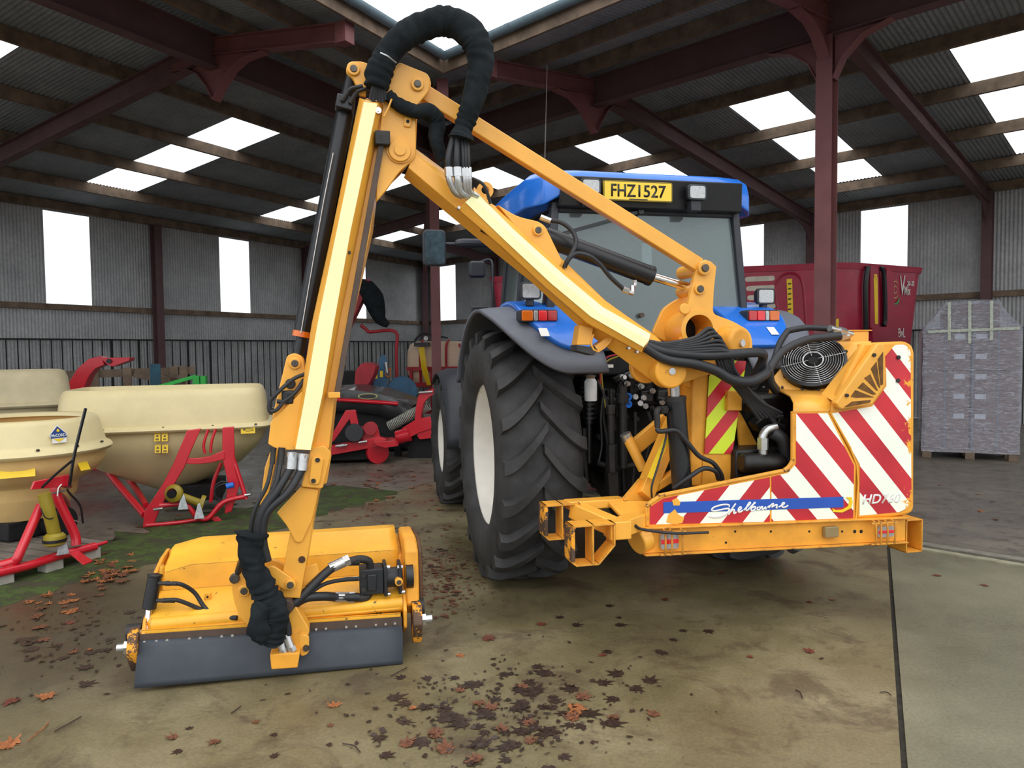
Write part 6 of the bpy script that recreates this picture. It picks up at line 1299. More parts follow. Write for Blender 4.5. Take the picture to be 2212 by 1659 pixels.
mb = MB(); c = F8.at(817, 975, y=0); c.z = .17; mb.cyl(c, c+V((-.03, .08, 0)), .17, n=28); mb.build('skid_wheel', REDP, rt); mb = MB(); mb.cyl(F8.at(690, 985, y=.3), F8.at(800, 985, y=.3), .08); mb.box((F8.at(690, 985, y=.2).x, .1, .05), (F8.at(800, 985, y=.2).x, 1.0, .32)); mb.build('mower_body', DKIN, rt, bevel=.01)
for px, py in ((735, 962), (785, 954), (742, 962)): tubel(F8, [(px-10, py+2, -.1), (px+8, py-1, -.1)], .02, 'pin', STEEL, rt)
F9 = Fr(P(800, 870, 12.3)*1, -4); F9.o.z = 0; bt = empty('disc_mower', F9.o, F9.rz, 'black canopied mower with red lid edge and round badge behind the red topper', 'mower')
CANO = mat('black_canopy', srgb(52, 52, 52), .35, var=.15, coat=.3)
mb = MB(); tops = [(690, 845), (760, 843), (820, 852), (890, 878)]; rows = []
for x, y in tops:
    p = F9.at(x, y, y=0); rows.append([p+V((0, 0, -.35)), p+V((0, -.02, -.15)), p, p+V((0, .9, .05)), p+V((0, 1.0, -.4))])
mb.grid(rows); mb.build('canopy', CANO, bt, smooth=60, solid=.02)
tubel(F9, [(700, 862, -.06), (770, 866, -.06), (860, 872, -.06)], .035, 'lid_edge', REDP, bt); c = F9.at(795, 856, y=-.02); mb = MB(); mb.slab([c+V((.17*math.cos(t/10*PI), -.012, .05*math.sin(t/10*PI))) for t in range(20)], (0, .01, 0)); bdg = mb.build('badge', mat('badge_gold', srgb(180, 178, 120), .5), bt, bevel=0)
mb = MB(); mb.slab([c+V((.145*math.cos(t/10*PI), -.018, .036*math.sin(t/10*PI))) for t in range(20)], (0, .01, 0)); mb.build('badge_field', CANO, bdg, bevel=0)
mb = MB(); mb.box((-.7, .1, .05), (.5, .9, .8)); mb.cyl((.55, .2, .3), (.55, .9, .3), .28); mb.build('cutter_unit', DKIN, bt, bevel=.03)
F10 = Fr(P(890, 930, 11.6)*1, -6); F10.o.z = 0; sw = empty('swing_frame', F10.o, F10.rz, 'bright red curved linkage frame with a coil spring beside the tractor front wheel', 'implement frame')
s10 = lambda *a, **k: s8(*a, par=sw, F=F10, **k)
s10(round_poly([(915, 845), (945, 838), (948, 850), (928, 856), (915, 870), (908, 900), (912, 925), (945, 925), (945, 945), (905, 950), (895, 925), (898, 880), (903, 855)], 6), 0, .12, 'curved_arm'); s10([(868, 925), (900, 905), (930, 900), (935, 925), (905, 935), (872, 952)], -.03, .14, 'lower_arm')
tubel(F10, [(858, 945, -.05), (885, 938, -.05)], .11, 'pivot_tube', REDP, sw, n=20); tubel(F10, [(905, 848, -.05), (935, 846, -.05)], .02, 'pin', STEEL, sw)
mb = MB(); a, b = F10.at(842, 921, y=.2), F10.at(925, 876, y=.2); d = (b-a).normalized(); n_ = 26
for i in range(n_): mb.ring(a.lerp(b, i/(n_-1)), d, .085, .062, .016, 16)
mb.build('coil_spring', mat('spring_grey', srgb(170, 172, 160), .5), sw)
mb = MB(); mb.cyl(a, b, .04); mb.bar(V((a.x+.1, .3, 0)), a+V((.1, .1, 0)), .1, .1, up=(0, 1, 0)); mb.box((-.1, .1, .0), (.5, .5, .35)); mb.build('spring_rod', DKIN, sw)
F11 = Fr(P(775, 830, 13.6)*1, 0); F11.o.z = 0; rb_ = empty('rotavator', F11.o, F11.rz, 'dull red rotavator gearcase standing behind the black canopied mower', 'rotavator')
s11 = lambda *a, **k: s8(*a, par=rb_, F=F11, **k)
s11(round_poly([(735, 843), (765, 835), (768, 800), (782, 784), (800, 783), (812, 790), (806, 812), (790, 840), (780, 846)], 5), 0, .4, 'gearcase', REDD); mb = MB(); mb.box((-.5, .0, .0), (.15, .4, .8)); mb.build('body', REDD, rb_)
F12 = Fr(P(818, 830, 14.5)*1, 10); F12.o.z = 0; bl = empty('log_splitter', F12.o, F12.rz, 'teal upright machine with yellow stickers left of the cream sprayer', 'machine')
s12 = lambda *a, **k: s8(*a, par=bl, F=F12, **k)
TEAL2 = mat('blue_teal', srgb(46, 92, 124), .45, var=.15)
s12(round_poly([(803, 840), (815, 800), (822, 768), (832, 765), (838, 790), (836, 840)], 4), 0, .3, 'upright', TEAL2); mb = MB(); mb.box((-.15, .0, .0), (.5, .45, .95)); mb.cyl((.45, -.05, .9), (.45, .15, .9), .3, n=24); mb.build('body', TEAL2, bl, bevel=.02)
for px, py in ((812, 811), (824, 808)): p = F12.at(px, py, y=-.01); patch(bl, p, (1, 0, 0), .06, .12, STICK)
tubel(F12, [(833, 782, -.05), (836, 805, -.05)], .03, 'ram', STEEL, bl); tubel(F12, [(845, 795, -.06), (838, 800, -.06), (833, 808, -.06), (838, 815, -.06), (844, 806, -.06), (842, 797, -.06)], .012, 'orange_hose', ROPE, bl)
F13 = Fr(P(820, 700, 15.2)*1, 0); F13.o.z = 0; sp = empty('forage_spout', F13.o, F13.rz, 'red discharge spout wrapped in a black sheet, in front of the far left window', 'spout')
mb = MB(); pts = [(700, 790), (730, 735), (762, 670), (785, 625), (803, 615)]; mb.tube([F13.at(x, y, y=0) for x, y in pts], .16, n=4, sub=4); mb.build('spout_duct', REDD, sp, smooth=0)
sh_ = [(772, 612, .10), (790, 622, .19), (806, 645, .22), (815, 672, .17), (822, 690, .12), (838, 703, .06)]
mb = MB(); mb.tube([F13.at(x, y, y=-.02) for x, y, r in sh_], 0, n=12, sub=5, rs=[r for x, y, r in sh_]); mb.build('black_sheet', CLOTH, sp, smooth=70)
tubel(F13, [(779, 702, .1), (792, 712, .1), (800, 717, .1), (854, 716, .1), (856, 760, .1), (858, 850, .1)], .035, 'boom_tube', REDD, sp)
mb = MB(); mb.box((-1.1, -.2, .0), (-.1, .9, 1.3)); mb.build('spout_base', DKIN, sp, bevel=.04)
# sprayer
F14 = Fr(P(935, 860, 16.4)*1, -12); F14.o.z = 0; spr = empty('crop_sprayer', F14.o, F14.rz, 'crop sprayer with cream moulded tank in a red frame behind the front column', 'sprayer')
TANK = mat('tank_cream', srgb(216, 188, 160), .5, var=.05)
a, b = F14.at(873, 838, y=0), F14.at(1000, 736, y=0); mb = MB(); cxm = (a.x+b.x)/2; hw = (b.x-a.x)/2
rings(mb, [sup((cxm, .5), hw*k, .5*k2, z, 40, 5) for k, k2, z in ((.7, .7, a.z), (.86, .9, a.z+.08), (.97, 1, a.z+.3), (1, 1, (a.z+b.z)/2), (.97, 1, b.z-.2), (.88, .9, b.z-.06), (.7, .7, b.z))], True, True); tn_ = mb.build('tank', TANK, spr, smooth=60)
for x in (.3, -.28): mb = MB(); mb.tube([V((cxm+x*hw*1.5, -.02, a.z+.1)), V((cxm+x*hw*1.5, -.04, (a.z+b.z)/2)), V((cxm+x*hw*1.5, .0, b.z-.1)), V((cxm+x*hw*1.5, .2, b.z+.02))], .03, n=6); mb.build('tank_strap', REDD, tn_)
mb = MB()
for z in (.35, .95, 1.3): mb.bar((a.x+.1, -.08, z), (b.x-.1, -.08, z), .07, .09)
for x in (a.x+.2, cxm, b.x-.2): mb.bar((x, -.08, 0), (x, -.08, 1.32), .07, .07, up=(0, 1, 0))
mb.bar((a.x, -.3, .35), (a.x+.2, -.3, 1.1), .08, .08, up=(0, 1, 0)); mb.build('sprayer_frame', REDD, spr)
mb = MB(); c = F14.at(912, 744, y=-.15); mb.cb(c, .34, .12, .09); mb.build('control_block', BLACK, spr); mb = MB(); c = F14.at(920, 731, y=-.18); mb.cyl(c, c+V((0, .06, 0)), .065, n=20); gg = mb.build('gauge', BLACK, spr); mb = MB(); mb.cyl(c+V((0, -.01, 0)), c, .05, n=20); mb.build('gauge_face', WSTICK, gg)
for i in range(4): tubel(F14, [(906+i*3, 750, -.2), (909+i*3, 775, -.22), (914+i*3, 805, -.22), (924+i*2, 832, -.2)], .018, 'yellow_hose', STICK, spr, n=6)
for o in (0, 12): tubel(F14, [(895, 735+o*.3, -.1), (912, 722-o*.2, -.05), (940, 724, 0), (955+o, 730, 0)], .018, 'black_hose', HOSE, spr)
for px, py in ((993, 757), (1000, 760)): p = F14.at(px, py, y=.1); patch(tn_, p, (1, .0, 0), .05, .3, REDD, 'side_label')
# printed marks on the larger warning stickers
def sticker_marks(par, F, px, py, w, h, y, lean=-.3):
    p = F.at(px, py, y=y); mb = MB()
    for k in range(4): mb.add([p+V((-w*.2, 0, h*(.28-.18*k))), p+V((w*.45, 0, h*(.28-.18*k))), p+V((w*.45, 0, h*(.22-.18*k))), p+V((-w*.2, 0, h*(.22-.18*k)))], [(0, 1, 2, 3)])
    mb.add([p+V((-w*.44, 0, h*.1)), p+V((-w*.28, 0, h*.1)), p+V((-w*.36, 0, h*.36))], [(0, 1, 2)])
    mb.build('sticker_print', STICKB, par, smooth=0, solid=.001)
for o in [c for c in b2.children if c.name.startswith('warning_sticker')]:
    vs = [v.co for v in o.data.vertices]; c = sum(vs, V((0, 0, 0)))/len(vs); zz = [v.z for v in vs]; yy = min(v.y for v in vs); w_ = max(v.x for v in vs)-min(v.x for v in vs); h_ = max(zz)-min(zz)
    f = o.data.polygons; n_ = max((p.normal for p in f), key=lambda q: -q.y); ux = V((1, 0, 0)) if abs(n_.x) < .05 else V((-n_.y, n_.x, 0)).normalized(); uz = n_.cross(ux) if n_.cross(ux).z > 0 else -n_.cross(ux); base = c+n_*.0035
    mb = MB(); t = .24*min(w_, h_); cx_ = -w_*.25 if w_ > h_*1.2 else 0; q = base+ux*cx_+uz*h_*.12; mb.add([q-ux*t-uz*t*.6, q+ux*t-uz*t*.6, q+uz*t, q-uz*t*.5-ux*t*.0], [(0, 1, 2)])
    for k in range(3): r_ = base+(ux*w_*.12 if w_ > h_*1.2 else V((0, 0, 0)))+uz*h_*((.25-.2*k) if w_ > h_*1.2 else (-.22-.08*k)); L = w_*.28; mb.add([r_-ux*L-uz*.002, r_+ux*L-uz*.002, r_+ux*L+uz*.002, r_-ux*L+uz*.002], [(0, 1, 2, 3)])
    mb.build('sticker_print', STICKB, o, smooth=0, recalc=False)
# ================================================================ MIXER WAGON AND WRAPPED PALLET AT RIGHT
RZ = 3.05
nc = G(1832, 566, RZ); rc = G(2004, 579, RZ); lc_ = G(1590, 576, RZ)
FM = Fr((nc.x, nc.y, 0), ang2(nc, rc)); mw = empty('feed_mixer_wagon', FM.o, FM.rz, 'large crimson feed mixer wagon with white oval slots, standing behind the column and tractor', 'mixer wagon')
lr = FM.loc(rc).x; ll = FM.loc(lc_); ldir = V((ll.x, ll.y, 0)).normalized()
LN = 6.2
def fp(u, w, z):   # u along the end face, w along the long side
    return V((u, 0, z))+ldir*w
def mixring(z, ins, r=.35):
    cs = [fp(ins, ins, z), fp(lr-ins, ins, z), fp(lr-ins, LN-ins, z), fp(ins, LN-ins, z)]; out = []
    for i, b in enumerate(cs):
        a, c = cs[i-1], cs[(i+1) % 4]; p0 = b+(a-b).normalized()*r; p1 = b+(c-b).normalized()*r
        for k in range(7): t = k/6; out.append(p0*(1-t)**2+b*2*t*(1-t)+p1*t*t)
    return out
mb = MB(); rings(mb, [mixring(.75, .16, .3), mixring(1.0, .14, .3), mixring(RZ-.08, .02, .3)]); tub = mb.build('mixing_tub', MIXR, mw, smooth=60)
mb = MB(); rings(mb, [mixring(RZ-.1, .0, .3), mixring(RZ, -.02, .3), mixring(RZ, .10, .3), mixring(RZ-.1, .10, .3), mixring(RZ-1, .2, .3)]); mb.build('tub_rim', MIXR, mw, smooth=40)
mb = MB(); rings(mb, [mixring(RZ-1.2, .3, .3)], True, False); mb.box((lr*.2, .2, .35), (lr*.8, .7, .75)); mb.slab([fp(.3, .5, .5), fp(lr-.3, .5, .5), fp(lr-.3, LN-.4, .5), fp(.3, LN-.4, .5)], (0, 0, .25)); mb.build('chassis', DKIN, mw)
for w_ in (2.2, 3.2):
    for u in (.25, lr-.55):
        c = fp(u, w_, .45); mb = MB(); mb.cyl(c, c+V((.3, 0, 0)), .45, n=32); mb.build('wheel', RUB, mw, bevel=.04)
# face helper: point on the leaning side / end face
def tilt(w_dir, n0, ins0=.02, ins1=.14, z0=RZ-.08, z1=1.0):
    return (ins1-ins0)/(z0-z1)
kk = tilt(0, 0)
sn = V((ldir.y, -ldir.x, 0)); sn = sn if sn.dot(V((-1, -1, 0))) > 0 else -sn      # outward normal of the long side
en = V((0, -1, 0))
def on(px, py, which, off=.006):
    fk = abs(sn.x) if which == 's' else abs(ldir.y); nrm = (sn if which == 's' else en)+V((0, 0, -kk*fk)); o = FM.Ri @ (CAM-FM.o); d = FM.Ri @ ray(px, py); p0 = V((0, 0, RZ-.08))-(sn if which == 's' else en)*.02*fk
    # ends and sides both lean inwards towards the bottom
    t = (p0-o).dot(nrm)/d.dot(nrm); return o+d*t+(sn if which == 's' else en)*off
def face(pts, which, nm, m, off=.006, th=.006, par=None): mb = MB(); q = [on(a, b, which, off) for a, b in pts]; mb.slab(q, (sn if which == 's' else en)*-th); return mb.build(nm, m, par or tub, smooth=0)
SLOT = mat('pale_slot', srgb(206, 196, 180), .6, var=.12)
for i in range(6):
    y = 602+i*20; x0 = 1609+i*2.5; h = 5.4
    def oval(x0, x1): return [(x1+h*math.cos(t), y+h*math.sin(t)-(1 if t else 0)) for t in [PI/2-PI*k/6 for k in range(7)]]+[(x0+h*math.cos(t), y+1.5+h*math.sin(t)) for t in [-PI/2-PI*k/6 for k in range(7)]]
    face(oval(x0+h, 1674-h+i*.8), 's', 'oval_slot', SLOT)
    if i: face(oval(1570, 1592+i*1.2), 's', 'oval_slot', SLOT)
def archf(pts, nm='pressed_arch'):
    mb = MB(); mb.tube([on(a, b, 's', .005) for a, b in pts], .022, n=6, sub=5); mb.build(nm, MIXR, tub)
archf([(1684, 740), (1680, 680), (1675, 625), (1684, 600), (1705, 590), (1725, 596), (1735, 620), (1740, 680), (1745, 745)]); archf([(1610, 745), (1611, 680), (1606, 620), (1596, 606), (1580, 604)])
face([(1699, 603), (1711, 602), (1714, 700), (1718, 725), (1704, 726)], 's', 'height_scale', STICK, .008); face([(1803, 690), (1812, 688), (1812, 712), (1803, 712)], 's', 'warning_sticker', STICK)
for i in range(9): face([(1702, 612+i*11), (1709, 611+i*11), (1709, 614+i*11), (1702, 615+i*11)], 's', 'scale_mark', STICKB, .011, .003, bpy.data.objects['height_scale'])
# end face: hinged door posts, hose, stickers, logo
def en_t(pts, r, nm, m): mb = MB(); mb.tube([on(a, b, 'e', .06) for a, b in pts], r, n=8, sub=3); mb.build(nm, m, tub)
en_t([(1868, 576), (1863, 620), (1864, 720)], .04, 'drain_pipe', BLACK); en_t([(1897, 578), (1903, 600), (1905, 690), (1900, 702)], .035, 'cable_hose', BLACK)
face([(1874, 574), (1892, 578), (1894, 720), (1874, 720)], 'e', 'door_panel', MIXR, .05, .05); face([(1908, 580), (1924, 590), (1926, 716), (1908, 712)], 'e', 'door_panel', MIXR, .06, .05)
face([(1881, 600), (1889, 600), (1890, 700), (1884, 700)], 'e', 'height_scale', STICK, .056); face([(1882, 593), (1888, 593), (1888, 606), (1883, 606)], 'e', 'height_scale', STICK, .056)
face([(1893, 712), (1900, 711), (1900, 729), (1894, 729)], 'e', 'warning_sticker', STICK, .07)
face([(1870, 708), (1925, 706), (1930, 760), (1872, 760)], 'e', 'control_box', MIXR, .12, .12)
WH2 = mat('logo_white', srgb(225, 222, 215), .5)
def swirl(c, rx, ry, t0, t1, wd, m, off): 
    N = 24; o = [(c[0]+(rx+wd/2*math.sin(PI*k/N))*math.cos(t0+(t1-t0)*k/N), c[1]+(ry+wd/2*math.sin(PI*k/N))*math.sin(t0+(t1-t0)*k/N)) for k in range(N+1)]
    i_ = [(c[0]+(rx-wd/2*math.sin(PI*k/N))*math.cos(t0+(t1-t0)*k/N), c[1]+(ry-wd/2*math.sin(PI*k/N))*math.sin(t0+(t1-t0)*k/N)) for k in range(N, -1, -1)]
    mb = MB(); a = [on(x, y, 'e', off) for x, y in o]; b = [on(x, y, 'e', off) for x, y in i_][::-1]; mb.grid([a, b]); mb.build('logo_swirl', m, tub, solid=.003)
swirl((1932, 626), 7.5, 18, .6, 5.6, 4, mat('logo_straw', srgb(206, 190, 120), .5), .018); swirl((1932, 626), 3.5, 8, 0, 6.2, 2.2, mat('logo_straw', srgb(206, 190, 120), .5), .018); swirl((1932, 640), 8.5, 17, .1, 2.4, 4, mat('logo_green', srgb(60, 160, 90), .5), .02)
a, b, c = on(1941, 638, 'e', .02), on(1956, 638, 'e', .02), on(1941, 590, 'e', .02); letters('lettering', 'V', WH2, tub, a, b-a, (0, 0, 1), w=(b-a).length*.75, h=(c-a).length*.9, thick=.004, bold=0)
a, b = on(1951, 638, 'e', .02), on(1960, 638, 'e', .02); letters('lettering', 'Mix', WH2, tub, a, b-a, (0, 0, 1), w=.17, h=.16, thick=.004, bold=.01)
a, b = on(1957, 618, 'e', .02), on(1972, 618, 'e', .02); letters('lettering', '20-2S', WH2, tub, a, b-a, (0, 0, 1), w=.20, h=.085, thick=.004, bold=.02)
a, b = on(1938, 729, 'e', .02), on(1955, 729, 'e', .02); letters('lettering', 'BvL', WH2, tub, a, b-a, (0, 0, 1), w=.19, h=.16, thick=.004, bold=.01)

# wrapped pallet ---------------------------------------------------------------
pl_, pr_ = G(1992, 988), G(2200, 998); FW = Fr(pl_, ang2(pl_, pr_)); wp = empty('wrapped_pallet', FW.o, FW.rz, 'tall stack of brown cartons in clear shrink wrap on a timber pallet at far right', 'pallet of boxes')
W_ = (pr_-pl_).length; D_ = 1.0
for i in range(3):
    for j in range(3): mb = MB(); x = (.0, W_/2-.05, W_-.12)[i]; y = (0, .43, .88)[j]; mb.box((x, y, 0), (x+.12, y+.1, .10)); mb.build('pallet_block', WOOD, wp, bevel=.003)
mb = MB(); 
for j in (0, .43, .88): mb.box((0, j, .10), (W_, j+.1, .12))
mb.box((0, 0, .12), (W_, D_, .14)); mb.build('pallet_deck', WOOD, wp, bevel=.002)
CART = mat('brown_carton', srgb(122, 98, 90), .8, var=.1, vs=5)
ztop = FW.at(2090, 714, y=0).z; rowsn = 6; hz = (ztop-.14)/rowsn; ZT2 = FW.at(2090, 652, y=.2).z
for r in range(rowsn):
    for cidx in range(2):
        mb = MB(); x = .02+cidx*(W_/2-.01); mb.box((x, .02, .14+r*hz+.004), (x+W_/2-.03, D_-.02, .14+(r+1)*hz-.004)); ca = mb.build('carton', CART, wp, bevel=.008)
        if 0 < r < rowsn: 
            xs_ = x+W_/2-.03-.20 if cidx == 0 else x+.05; patch(ca, V((xs_+.07, .018, .14+r*hz+hz*.70)), (1, 0, 0), .14, .075, mat('carton_label', srgb(205, 212, 225), .5), 'carton_label')
for cidx in range(2): mb = MB(); x = .26+cidx*(W_/2-.24); mb.box((x, .16, ztop+.004), (x+W_/2-.26, D_-.16, ZT2-.04)); mb.build('carton', CART, wp, bevel=.01)
def filmmat():
    m, nt, b = newmat('shrink_film'); tc = nd(nt, 'ShaderNodeTexCoord'); mp = nd(nt, 'ShaderNodeMapping'); mp.inputs['Scale'].default_value = (1, 1, 5); lk(nt, tc.outputs['Object'], mp.inputs[0])
    n = noise(nt, 7, 8, .7, mp.outputs[0], 1.5); b.inputs['Base Color'].default_value = srgb(206, 208, 222); b.inputs['Roughness'].default_value = .18; b.inputs['Specular IOR Level'].default_value = .8
    r = ramp(nt, n.outputs[0], [(.3, (.16, .16, .16, 1)), (.52, (.36, .36, .36, 1)), (.68, (.85, .85, .85, 1))]); lk(nt, r.outputs[0], b.inputs['Alpha'])
    bp = nd(nt, 'ShaderNodeBump'); bp.inputs['Strength'].default_value = .6; bp.inputs['Distance'].default_value = .02; lk(nt, n.outputs[0], bp.inputs['Height']); lk(nt, bp.outputs[0], b.inputs['Normal']); return m
FILM = filmmat()
random.seed(3)
def boxring(x0, x1, y0, y1, z, n=9, j=.008):
    out = []
    for (ax, ay), (bx, by) in (((x0, y0), (x1, y0)), ((x1, y0), (x1, y1)), ((x1, y1), (x0, y1)), ((x0, y1), (x0, y0))):
        for k in range(n): t = k/n; out.append(V((ax+(bx-ax)*t+random.uniform(-j, j), ay+(by-ay)*t+random.uniform(-j, j), z+random.uniform(-j, j))))
    return out
mb = MB(); rs = [boxring(-.015, W_+.015, -.015, D_+.015, .10+(ztop-.10)*i/12) for i in range(13)]+[boxring(.0, W_+.03, 0, D_, ztop+.03, j=.02), boxring(.13, W_-.10, .06, D_-.06, ztop+.16, j=.02), boxring(.22, W_-.20, .10, D_-.1, ztop+.32, j=.025), boxring(.30, W_-.24, .14, D_-.14, ZT2, j=.02), boxring(.5, W_-.45, .35, D_-.35, ZT2+.03, j=.01)]
rings(mb, rs, False, True); mb.build('shrink_wrap', FILM, wp, smooth=50, recalc=False)
TAPE = mat('clear_tape', srgb(196, 202, 184), .35, var=.2, vs=30)
for px, y1 in ((2050, 735), (2094, 742), (2141, 735)):
    mb = MB(); a = FW.at(px-3, y1, y=-.03); b = FW.at(px+4, y1, y=-.03); w__ = b.x-a.x; c = FW.at(px-3, 655, y=.08)
    mb.slab([V((a.x, -.03, a.z)), V((a.x+w__, -.03, a.z)), V((a.x+w__, -.02, ztop+.02)), V((a.x, -.02, ztop+.02))], (0, .004, 0)); mb.slab([V((a.x, -.03, ztop+.02)), V((a.x+w__, -.03, ztop+.02)), V((c.x+w__, .06, ZT2)), V((c.x, .06, ZT2))], (0, .004, 0)); mb.build('tape_strip', TAPE, wp, smooth=0)
mb = MB(); mb.slab([V((.05, -.035, ztop-.03)), V((W_-.02, -.035, ztop+.0)), V((W_-.02, -.035, ztop+.04)), V((.05, -.035, ztop+.01))], (0, .004, 0)); mb.build('tape_strip', TAPE, wp, smooth=0)
BLUT = mat('blue_strap', srgb(96, 120, 146), .5)
for x in (.28, W_*.52, W_*.78): mb = MB(); mb.box((x, .008, .14), (x+.014, .016, ztop)); mb.build('strap', BLUT, wp)
# ================================================================ LEAVES AND LITTER
random.seed(11)
def leafmesh(name, m, curl=.15, flat=False, seed=0):
    rr = random.Random(seed); pts = []; lobes = [(0, 1.0), (.72, .82), (1.5, .66), (-.72, .82), (-1.5, .66)]
    outline = []
    for k in range(64):
        t = -PI+2*PI*k/64; r = .46
        for a, L in lobes:
            d = abs((t-a+PI) % (2*PI)-PI); r = max(r, L*(1-(d/.5)**1.3)+.10*math.cos(d*20)*(d < .36)) if d < .5 else r
        if abs(abs(t)-PI) < .3: r = .3
        outline.append((r*math.sin(t)*(1+rr.uniform(-.08, .08)), r*math.cos(t)*(1+rr.uniform(-.08, .08))))
    c1, c2 = rr.uniform(-1, 1)*curl, rr.uniform(.3, 1)*curl
    z = lambda x, y, q: .02+c2*(x*x+.3*y*y)*(1 if not flat else .25)+c1*x*y*.6+q
    vs = [V((0, 0, z(0, 0, 0)))]; 
    for (x, y) in outline: vs.append(V((x*.5, y*.5, z(x*.5, y*.5, rr.uniform(-.02, .02)*(not flat)))))
    for (x, y) in outline: vs.append(V((x, y, z(x, y, rr.uniform(-.05, .05)*(not flat)))))
    n = 64; fs = [(0, 1+i, 1+(i+1) % n) for i in range(n)]+[(1+i, 1+n+i, 1+n+(i+1) % n, 1+(i+1) % n) for i in range(n)]
    o = len(vs); vs += [V((-.015, -.2, .03)), V((.015, -.2, .03)), V((.09, -.8, .05)), V((.07, -.8, .05))]; fs.append((o, o+1, o+2, o+3))
    s = .05; me = bpy.data.meshes.new(name); me.from_pydata([tuple(v*s) for v in vs], [], fs); me.materials.append(m); me.polygons.foreach_set('use_smooth', [True]*len(me.polygons)); return me
LO = mat('orange_leaf', srgb(160, 96, 52), .6, var=.25, vs=40); LB = mat('brown_leaf', srgb(112, 68, 44), .6, var=.3, vs=40); LD = mat('wet_dark_leaf', srgb(60, 44, 37), .4, var=.3, vs=30); LR = mat('russet_leaf', srgb(106, 54, 38), .5, var=.25, vs=40)
ms = {'o': [leafmesh('leaf_orange', LO, .3, seed=1), leafmesh('leaf_orange', LO, .5, seed=2)], 'b': [leafmesh('leaf_brown', LB, .3, seed=3), leafmesh('leaf_brown', LB, .45, seed=4)], 'd': [leafmesh('leaf_dark', LD, .06, True, seed=5), leafmesh('leaf_dark', LD, .08, True, seed=6)], 'r': [leafmesh('leaf_russet', LR, .25, seed=8)]}
def zfloor(p): return .004 if p.dot(CL) < KL+.9 else .0
def leaf(w, kind, sc, label, group, z=0.):
    o = bpy.data.objects.new('fallen_leaf', random.choice(ms[kind])); COL.objects.link(o); o.location = (w.x, w.y, z+.002)
    o.rotation_euler = (random.uniform(-.05, .05) if kind == 'd' else random.uniform(-.12, .12), random.uniform(-.05, .05), random.uniform(0, 6.28)); o.scale = (sc, sc*random.uniform(.75, 1.1), sc)
    return tag(o, label, 'leaf', group)
# loose bright leaves picked out one by one
loose = [(1052, 1377, 'r', 1.5, 'large glossy russet maple leaf lying alone between the flail head and the rear tyre'), (992, 1412, 'o', .8, 'small pale orange leaf just below the large glossy russet leaf'), (1243, 1524, 'o', 1.5, 'bright orange maple leaf on top of the dark wet leaf patch'), (1238, 1540, 'o', 1.2, None),
 (722, 1521, 'o', 1.1, 'orange maple leaf on bare concrete below the grey rubber flap'), (894, 1526, 'o', .8, 'light brown leaf at the left part of the dark wet leaf patch'), (28, 1510, 'r', 1.4, 'curled red brown leaf near the left edge of the yard'), (100, 1500, 'o', 1.5, 'long curled orange leaf near the left edge, right of the red brown one'), (22, 1605, 'o', 1.8, 'big pale orange leaf cut by the left edge of the yard'),
 (140, 1300, 'o', 1.3, 'orange leaf with long stalk on the wet dark concrete left of the flail head'), (148, 1344, 'r', 1.1, 'rust coloured leaf below the long stalked leaf on wet concrete'), (195, 1400, 'o', .7, 'tiny orange leaf left of the black roller bracket'), (1750, 1405, 'r', 1.1, 'dark red maple leaf on open concrete below the striped guard'), (1622, 1416, 'r', .7, 'small dark red leaf left of the maple leaf below the guard'),
 (1747, 1298, 'r', .8, 'small reddish leaf in the shade under the guard beam'), (1798, 1293, 'o', .7, 'small tan leaf with a stalk right of the reddish one under the beam'), (2026, 1241, 'r', .9, 'red leaf on the right slab close behind the joint'), (2130, 1263, 'r', .8, 'dark red leaf on the right slab near the kerb'), (1170, 1345, 'r', 1.2, 'dark red leaf on concrete just below the big rear tyre'), (1560, 1236, 'r', .9, 'brown leaf in the deep shade below the beam'),
 (2115, 1102, 'o', 1.2, 'orange leaf on the shed floor right of the end bracket'), (2150, 1120, 'b', 1.1, 'brown leaf on the shed floor beyond the orange one'), (2030, 1046, 'o', .9, 'orange leaf on the shed floor near the striped panel'), (2112, 1066, 'o', .9, 'small orange leaf between panel and wrapped pallet'), (2145, 1082, 'b', .9, 'small tan leaf near the wrapped pallet'), (1435, 1292, 'r', 1.0, 'dark leaf in the shade below the left tail lamp')]
for px, py, k, sc, lb in loose:
    w = G(px, py, .01); leaf(w, k, sc, lb or 'second orange maple leaf tucked under the bright one on the dark patch', None)
def scatter(region, n, kinds, lb, group, sc=(.6, 1.2), z=0):
    x0, x1, y0, y1 = region; i = 0
    while i < n:
        px, py = random.gauss((x0+x1)/2, (x1-x0)/4.2), random.gauss((y0+y1)/2, (y1-y0)/4.2)
        if not (x0 < px < x1 and y0 < py < y1): continue
        w = G(px, py, .01); leaf(w, random.choice(kinds), random.uniform(*sc), lb, group, z+i*.00002); i += 1
scatter((800, 1420, 1420, 1670), 80, 'dddddb', 'dark wet decaying maple leaf in the leaf patch at bottom centre', 'dark leaves in the bottom centre patch', (.9, 1.7))
scatter((1150, 1560, 1250, 1480), 12, 'ddr', 'dark leaf scattered on the concrete between the tyre and the leaf patch', 'dark leaves below the tractor tyre', (.7, 1.3))
scatter((890, 1030, 1170, 1330), 40, 'bbrdd', 'brown leaf in the drift between the flail head and tractor tyre', 'leaves drifted beside the tractor tyre', (.5, 1.1))
scatter((690, 960, 1000, 1100), 28, 'boo', 'orange brown leaf on the shed floor in front of the red topper', 'leaves on the shed floor behind the arm', (.8, 1.5))
scatter((170, 300, 1195, 1275), 40, 'oobb', 'orange leaf in the heap between the pallet and the flail head', 'leaves in the heap by the pallet', (.9, 1.6), .01)
scatter((0, 250, 1260, 1340), 22, 'bbo', 'brown leaf on the moss edge at left', 'leaves along the moss edge', (.7, 1.3))
